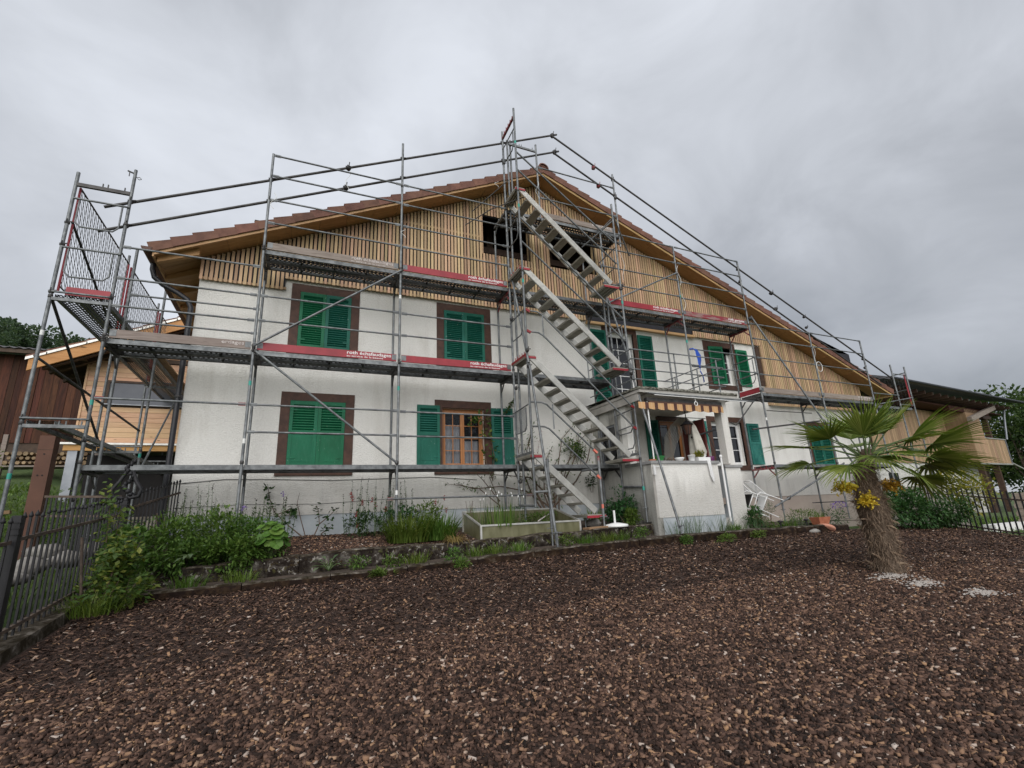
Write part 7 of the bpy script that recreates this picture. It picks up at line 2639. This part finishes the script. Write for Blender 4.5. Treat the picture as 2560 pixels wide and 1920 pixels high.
def frond(az, el, plen, fl, spread, droop, nseg=30, twist=0.0, fold=0.0):
    """one fan leaf: stalk, then pleated segments radiating in a fan"""
    base = pp(0.93) + V(math.cos(az), math.sin(az), 0) * 0.05
    d0 = V(math.cos(az) * math.cos(el), math.sin(az) * math.cos(el), math.sin(el))
    hub = base + d0 * plen + V(0, 0, -droop * 0.25 * plen)
    ms = MB()
    ms.pipe([base, base.lerp(hub, 0.5) + V(0, 0, 0.05 * plen), hub], [0.014, 0.011, 0.008], 6)
    d = (hub - base).normalized()
    d = (d + V(0, 0, -0.25 * droop)).normalized()
    s = d.cross(V(0, 0, 1)).normalized()
    s = (s * math.cos(twist) + s.cross(d) * math.sin(twist)).normalized()
    u = s.cross(d).normalized()
    ml = MB()
    for i in range(nseg):
        t = i / (nseg - 1) * 2 - 1
        a = t * spread + rnd.uniform(-0.025, 0.025)
        dr = (d * math.cos(a) + s * math.sin(a) + u * (fold * abs(math.sin(a)))).normalized()
        ln = fl * (1 - 0.28 * abs(t) ** 2) * rnd.uniform(0.84, 1.08)
        w = 0.034 * fl / 0.62
        # pleat: a V of two strips, narrow at hub, widest mid, tip bends down
        side = (u.cross(dr)).normalized()
        q, dd = Vector(hub), Vector(dr)
        vs = []
        bend = droop * rnd.uniform(0.5, 1.5) + (0.9 if rnd.random() < 0.10 else 0)
        for j in range(7):
            f = j / 6
            ww = w * (0.15 + 0.85 * min(f / 0.3, 1)) * (1 - max(0, (f - 0.3) / 0.7)) ** 0.85 * 0.5 + 0.0005
            vs += [q - side * ww + u * ww * 0.55, q, q + side * ww + u * ww * 0.55]
            q = q + dd * (ln / 6)
            dd = (dd + V(0, 0, -bend * f * 0.30)).normalized()
        ml.add(vs, [(3 * j + c, 3 * j + c + 1, 3 * j + c + 4, 3 * j + c + 3) for j in range(6) for c in (0, 1)])
    fo = ml.build('frond', 'palm_leaf', palm)
    ms.build('leaf_stalk', 'green_stem', fo)


# azimuth 0 = +x (right along the house), -90 = towards the camera side
fr_list = [(156, 14, 0.74, 0.66, 1.5, 0.55, 0.15), (172, 26, 0.60, 0.62, 1.4, 0.4, -0.2), (140, 2, 0.66, 0.60, 1.5, 0.8, 0.2), (190, -6, 0.55, 0.58, 1.5, 0.9, 0.0), (120, 38, 0.45, 0.62, 1.3, 0.25, 0.1),
           (215, 50, 0.36, 0.62, 1.3, 0.2, 0.1), (245, 60, 0.30, 0.62, 1.25, 0.15, 0.0), (285, 58, 0.32, 0.62, 1.25, 0.15, -0.1), (330, 46, 0.42, 0.64, 1.3, 0.25, 0.1), (20, 50, 0.36, 0.62, 1.3, 0.2, 0.0), (75, 60, 0.32, 0.6, 1.3, 0.2, 0.0),
           (342, 18, 0.80, 0.78, 1.25, 0.3, 0.5), (328, 8, 0.84, 0.80, 1.3, 0.35, 0.35), (352, 4, 0.86, 0.80, 1.25, 0.4, -0.3), (336, -8, 0.80, 0.84, 1.3, 0.5, 0.2), (315, -2, 0.66, 0.72, 1.4, 0.6, 0.2), (4, 14, 0.78, 0.72, 1.4, 0.4, 0.1),
           (344, -20, 0.70, 0.70, 1.4, 0.7, 0.0), (305, 20, 0.45, 0.64, 1.4, 0.5, 0.0), (258, 10, 0.30, 0.58, 1.4, 0.9, 0.0), (230, 4, 0.34, 0.56, 1.4, 1.1, 0.1), (290, -16, 0.34, 0.52, 1.3, 1.5, 0.0), (45, 20, 0.6, 0.66, 1.4, 0.5, 0.0)]
for az, el, a, b, c, d, e in fr_list:
    frond(R(az), R(el + 6), a, b, c, d, 26, e, 0.12)
# yellow flower heads
for az, zz in ((165, 0.68), (205, 0.62), (318, 0.68)):
    o = V(math.cos(R(az)), math.sin(R(az)), 0)
    b = pp(zz) + o * 0.10
    e = b + o * (0.34 if az == 165 else 0.22) + V(0, 0, -0.10 if az == 205 else 0.03)
    mm = MB()
    mm.pipe([b, b.lerp(e, 0.5) + V(0, 0, 0.05), e], [0.026, 0.022, 0.012], 6)
    for k in range(44):
        d = (o * 0.7 + rdir() * 0.9).normalized()
        p = b.lerp(e, rnd.uniform(0.3, 1.0))
        q = p + d * rnd.uniform(0.05, 0.15)
        for j in range(16):
            c = p.lerp(q, rnd.uniform(0.2, 1.0)) + rdir() * 0.012
            mm.leaf(c, rdir(), V(0, 0, 1), 0.034, 0.024)
    mm.build('flower_head', 'palm_flower', palm)

# ------------------------------------------------------------------ trees
def tree(name, label, base, h, rx, rz, n, leaf, mat, seed, trunk_r=0.14, group=None, sparse=0.0):
    t = thing(name, label, 'tree', base, group=group)
    b = V(*base)
    m = MB()
    top = b + V(0, 0, h * 0.62)
    m.pipe([b - V(0, 0, 0.3), b.lerp(top, 0.5) + V(0.1, 0.05, 0), top], [trunk_r, trunk_r * 0.75, trunk_r * 0.4], 8)
    rr = random.Random(seed)
    ends = []
    for k in range(9):
        a = k * 2.4 + rr.uniform(-0.3, 0.3)
        s = b.lerp(top, rr.uniform(0.45, 1.0))
        e = b + V(math.cos(a) * rx * rr.uniform(0.45, 0.85), math.sin(a) * rx * rr.uniform(0.45, 0.85), h * rr.uniform(0.6, 0.95))
        m.pipe([s, s.lerp(e, 0.5) + V(0, 0, 0.12 * h * 0.3), e], [trunk_r * 0.4, trunk_r * 0.22, trunk_r * 0.07], 5)
        ends.append(e)
    m.build('trunk', 'bark', t)
    m = MB()
    c = b + V(0, 0, h - rz)
    clumps = [(c + V(math.cos(k * 2.4) * rx * 0.62 * rr.uniform(0.3, 1.1), math.sin(k * 2.4) * rx * 0.62 * rr.uniform(0.3, 1.1), rr.uniform(-0.75, 0.8) * rz), rx * rr.uniform(0.26, 0.45)) for k in range(16)]
    for k in range(n):
        cc, cr = clumps[k % len(clumps)]
        d = V(rr.gauss(0, 1), rr.gauss(0, 1), rr.gauss(0, 1)).normalized()
        p = cc + d * cr * (rr.random() ** 0.5) * V(1, 1, 0.8).length / 1.6
        dd = (d + V(rr.gauss(0, 0.8), rr.gauss(0, 0.8), rr.gauss(0, 0.8) - 0.2)).normalized()
        m.leaf(p, dd, V(rr.uniform(-1, 1), rr.uniform(-1, 1), 1), leaf * rr.uniform(0.6, 1.3), leaf * 0.55 * rr.uniform(0.7, 1.2))
    m.build('crown', mat, t)
    return t


tree('leafy_tree', 'dark green tree right behind the chalet balcony', (45, 7, -2.6), 8.2, 3.2, 3.4, 5200, 0.34, 'leaf_tree', 3)
tree('leafy_tree', 'lighter green tree at the right edge of the picture', (47, 1.5, -2.8), 6.6, 3.2, 3.0, 5200, 0.34, 'leaf_shrub', 4)
tree('leafy_tree', 'tall dark tree behind the trees at the right edge', (56, 9, -2.6), 9.6, 4.2, 4.4, 4600, 0.42, 'leaf_tree', 5)
tree('leafy_tree', 'low green tree under the chalet balcony brace', (40.5, -0.2, -2.8), 3.6, 2.2, 1.7, 2600, 0.28, 'leaf_bed', 6)
tree('sparse_tree', 'thin reddish tree top showing above the dark chalet roof', (40, 14, -2), 9.6, 3.0, 2.0, 900, 0.20, 'leaf_sparse', 7, 0.12)
tree('sparse_tree', 'thin reddish tree top just behind the tiled eave', (33, 15, -2), 9.6, 3.0, 2.0, 800, 0.20, 'leaf_sparse', 8, 0.12)

# far wooded hill on the left
m = MB()
hx = [-420 + 28 * i for i in range(18)]
hy = [45, 80, 115, 150, 200, 300]


def hill(x, y):
    u = min(max((y - 40) / 160, 0), 1)
    s = interp(x, [(-420, 1.0), (-100, 1.0), (-84, 0.97), (-70, 0.90), (-50, 0.80), (20, 0.55), (110, 0.25)])
    return 4 + 58 * (u * u * (3 - 2 * u)) * s + 2.0 * mnoise.noise(V(x * 0.02, y * 0.02, 0)) + (0.03 * (y - 200) if y > 200 else 0)


m.add([(x, y, hill(x, y)) for y in hy for x in hx], [(j * 18 + i, j * 18 + i + 1, (j + 1) * 18 + i + 1, (j + 1) * 18 + i) for j in range(5) for i in range(17)], True)
m.build('hill', 'grass_ground', label='far green hill on the left', kind='structure')
m = MB()
rr = random.Random(11)
for k in range(620):
    x, y = rr.uniform(-135, -40), rr.uniform(150, 225)
    z = hill(x, y)
    if y < 188 and (rr.random() < 0.55 or mnoise.noise(V(x * 0.05, y * 0.05, 4)) < 0.1):
        continue
    h = rr.uniform(4.5, 8.5) * (0.75 if y < 188 else 1)
    r = h * rr.uniform(0.30, 0.42)
    for q in range(150):
        d = V(rr.gauss(0, 1), rr.gauss(0, 1), rr.gauss(0, 1)).normalized()
        p = V(x, y, z + h * 0.58) + V(d.x * r, d.y * r, d.z * h * 0.45) * (0.75 + 0.3 * rr.random())
        dd = (d + V(rr.gauss(0, 0.5), rr.gauss(0, 0.5), rr.gauss(0, 0.5))).normalized()
        m.leaf(p, dd, V(rr.uniform(-1, 1), rr.uniform(-1, 1), 1), r * 0.36, r * 0.28)
m.build('hill_forest', 'leaf_far_haze', label='dark wood covering the far hill', cat='wood', kind='stuff')

# ------------------------------------------------------------------ bark chips
def chips(name, label, n, zone, size, boxy, seed):
    rr = random.Random(seed)
    vs, fs = [], []
    nb = 0
    for _ in range(n):
        x, y = zone(rr)
        z = (chip_z(x, y) if y < -1.6 else bed_z(x, y)) + rr.uniform(0.0, 0.016)
        L = size * rr.uniform(0.45, 1.5)
        Wd = L * rr.uniform(0.14, 0.55)
        H = Wd * rr.uniform(0.12, 0.35)
        a = rr.uniform(0, math.pi)
        tx, ty = rr.gauss(0, 0.26), rr.gauss(0, 0.30)
        ca, sa = math.cos(a), math.sin(a)
        ux, uy, uz = ca, sa, tx
        wx, wy, wz = -sa, ca, ty
        nx, ny, nz = -tx * ca + ty * sa, -tx * sa - ty * ca, 1.0
        hl, hw = L / 2, Wd / 2
        k1, k2 = rr.uniform(0.5, 1.0), rr.uniform(0.5, 1.0)
        cs = ((-hl, -hw * k1), (hl, -hw * k2), (hl * rr.uniform(0.7, 1), hw), (-hl * rr.uniform(0.7, 1), hw * k1))
        for i, (p, q) in enumerate(cs):
            h = H
            vs += (x + ux * p + wx * q + nx * h, y + uy * p + wy * q + ny * h, z + uz * p + wz * q + nz * h + 0.004)
        if boxy:
            for p, q in cs:
                vs += (x + ux * p * 1.02 + wx * q * 1.02, y + uy * p * 1.02 + wy * q * 1.02, z + uz * p + wz * q - 0.004)
            fs += (nb, nb + 1, nb + 2, nb + 3)
            for i in range(4):
                j = (i + 1) % 4
                fs += (nb + i, nb + 4 + i, nb + 4 + j, nb + j)
            nb += 8
        else:
            fs += (nb, nb + 1, nb + 2, nb + 3)
            nb += 4
    o = bpy.data.objects.new(name, fast_mesh(name, vs, fs, 'bark_chip'))
    col.objects.link(o)
    tag(o, label, 'bark chips', kind='stuff')


def z_near(rr):
    while True:
        y = -8.0 + 3.7 * rr.random()
        x = rr.uniform(-2.0, 9.5)
        if -2.0 < x < 1.9 * (y + 9.6) + 1.2:
            return x, y


def z_far(rr):
    while True:
        y = -5.0 + 3.2 * rr.random() ** 0.9
        x = rr.uniform(-2.0, 14.6)
        if x < 14.7 + (y + 1.87) * 0.4615:
            return x, y


chips('bark_chips', 'loose brown bark chips covering the near forecourt', 135000, z_near, 0.030, True, 1)
chips('bark_chips', 'loose brown bark chips covering the far forecourt', 120000, z_far, 0.034, False, 2)
chips('bark_chips', 'greyish bark chips on the flower bed under the windows', 9000, lambda rr: (rr.uniform(-0.6, 3.0), rr.uniform(-0.7, 0.95)), 0.034, True, 3)
chips('bark_chips', 'bark chips at the right end of the forecourt', 16000, lambda rr: (rr.uniform(7.0, 12.9), rr.uniform(-6.8, -4.2)), 0.036, False, 4)

# pale gravel patches round the palm
for cx, cy, rx, ry, lab in ((6.85, -5.10, 0.34, 0.14, 'pale gravel patch at the foot of the palm'), (6.72, -5.45, 0.30, 0.14, 'pale gravel patch in front of the palm'), (6.85, -5.95, 0.24, 0.12, 'pale gravel patch at the right edge')):
    m = MB()
    rr = random.Random(int(cx * 100))
    for k in range(260):
        a, q = rr.uniform(0, 6.28), abs(rr.gauss(0, 0.55))
        x, y = cx + rx * q * math.cos(a), cy + ry * q * math.sin(a)
        s = rr.uniform(0.006, 0.015)
        c = V(x, y, chip_z(x, y) + 0.018)
        m.add([c + V(-s, -s * 0.6, 0), c + V(s, -s, 0.002), c + V(s * 0.8, s, 0), c + V(-s, s * 0.7, 0.003), c + V(0, 0, s)], [(0, 1, 4), (1, 2, 4), (2, 3, 4), (3, 0, 4)])
    m.build('gravel_patch', 'pale_gravel', label=lab, cat='gravel', kind='stuff')
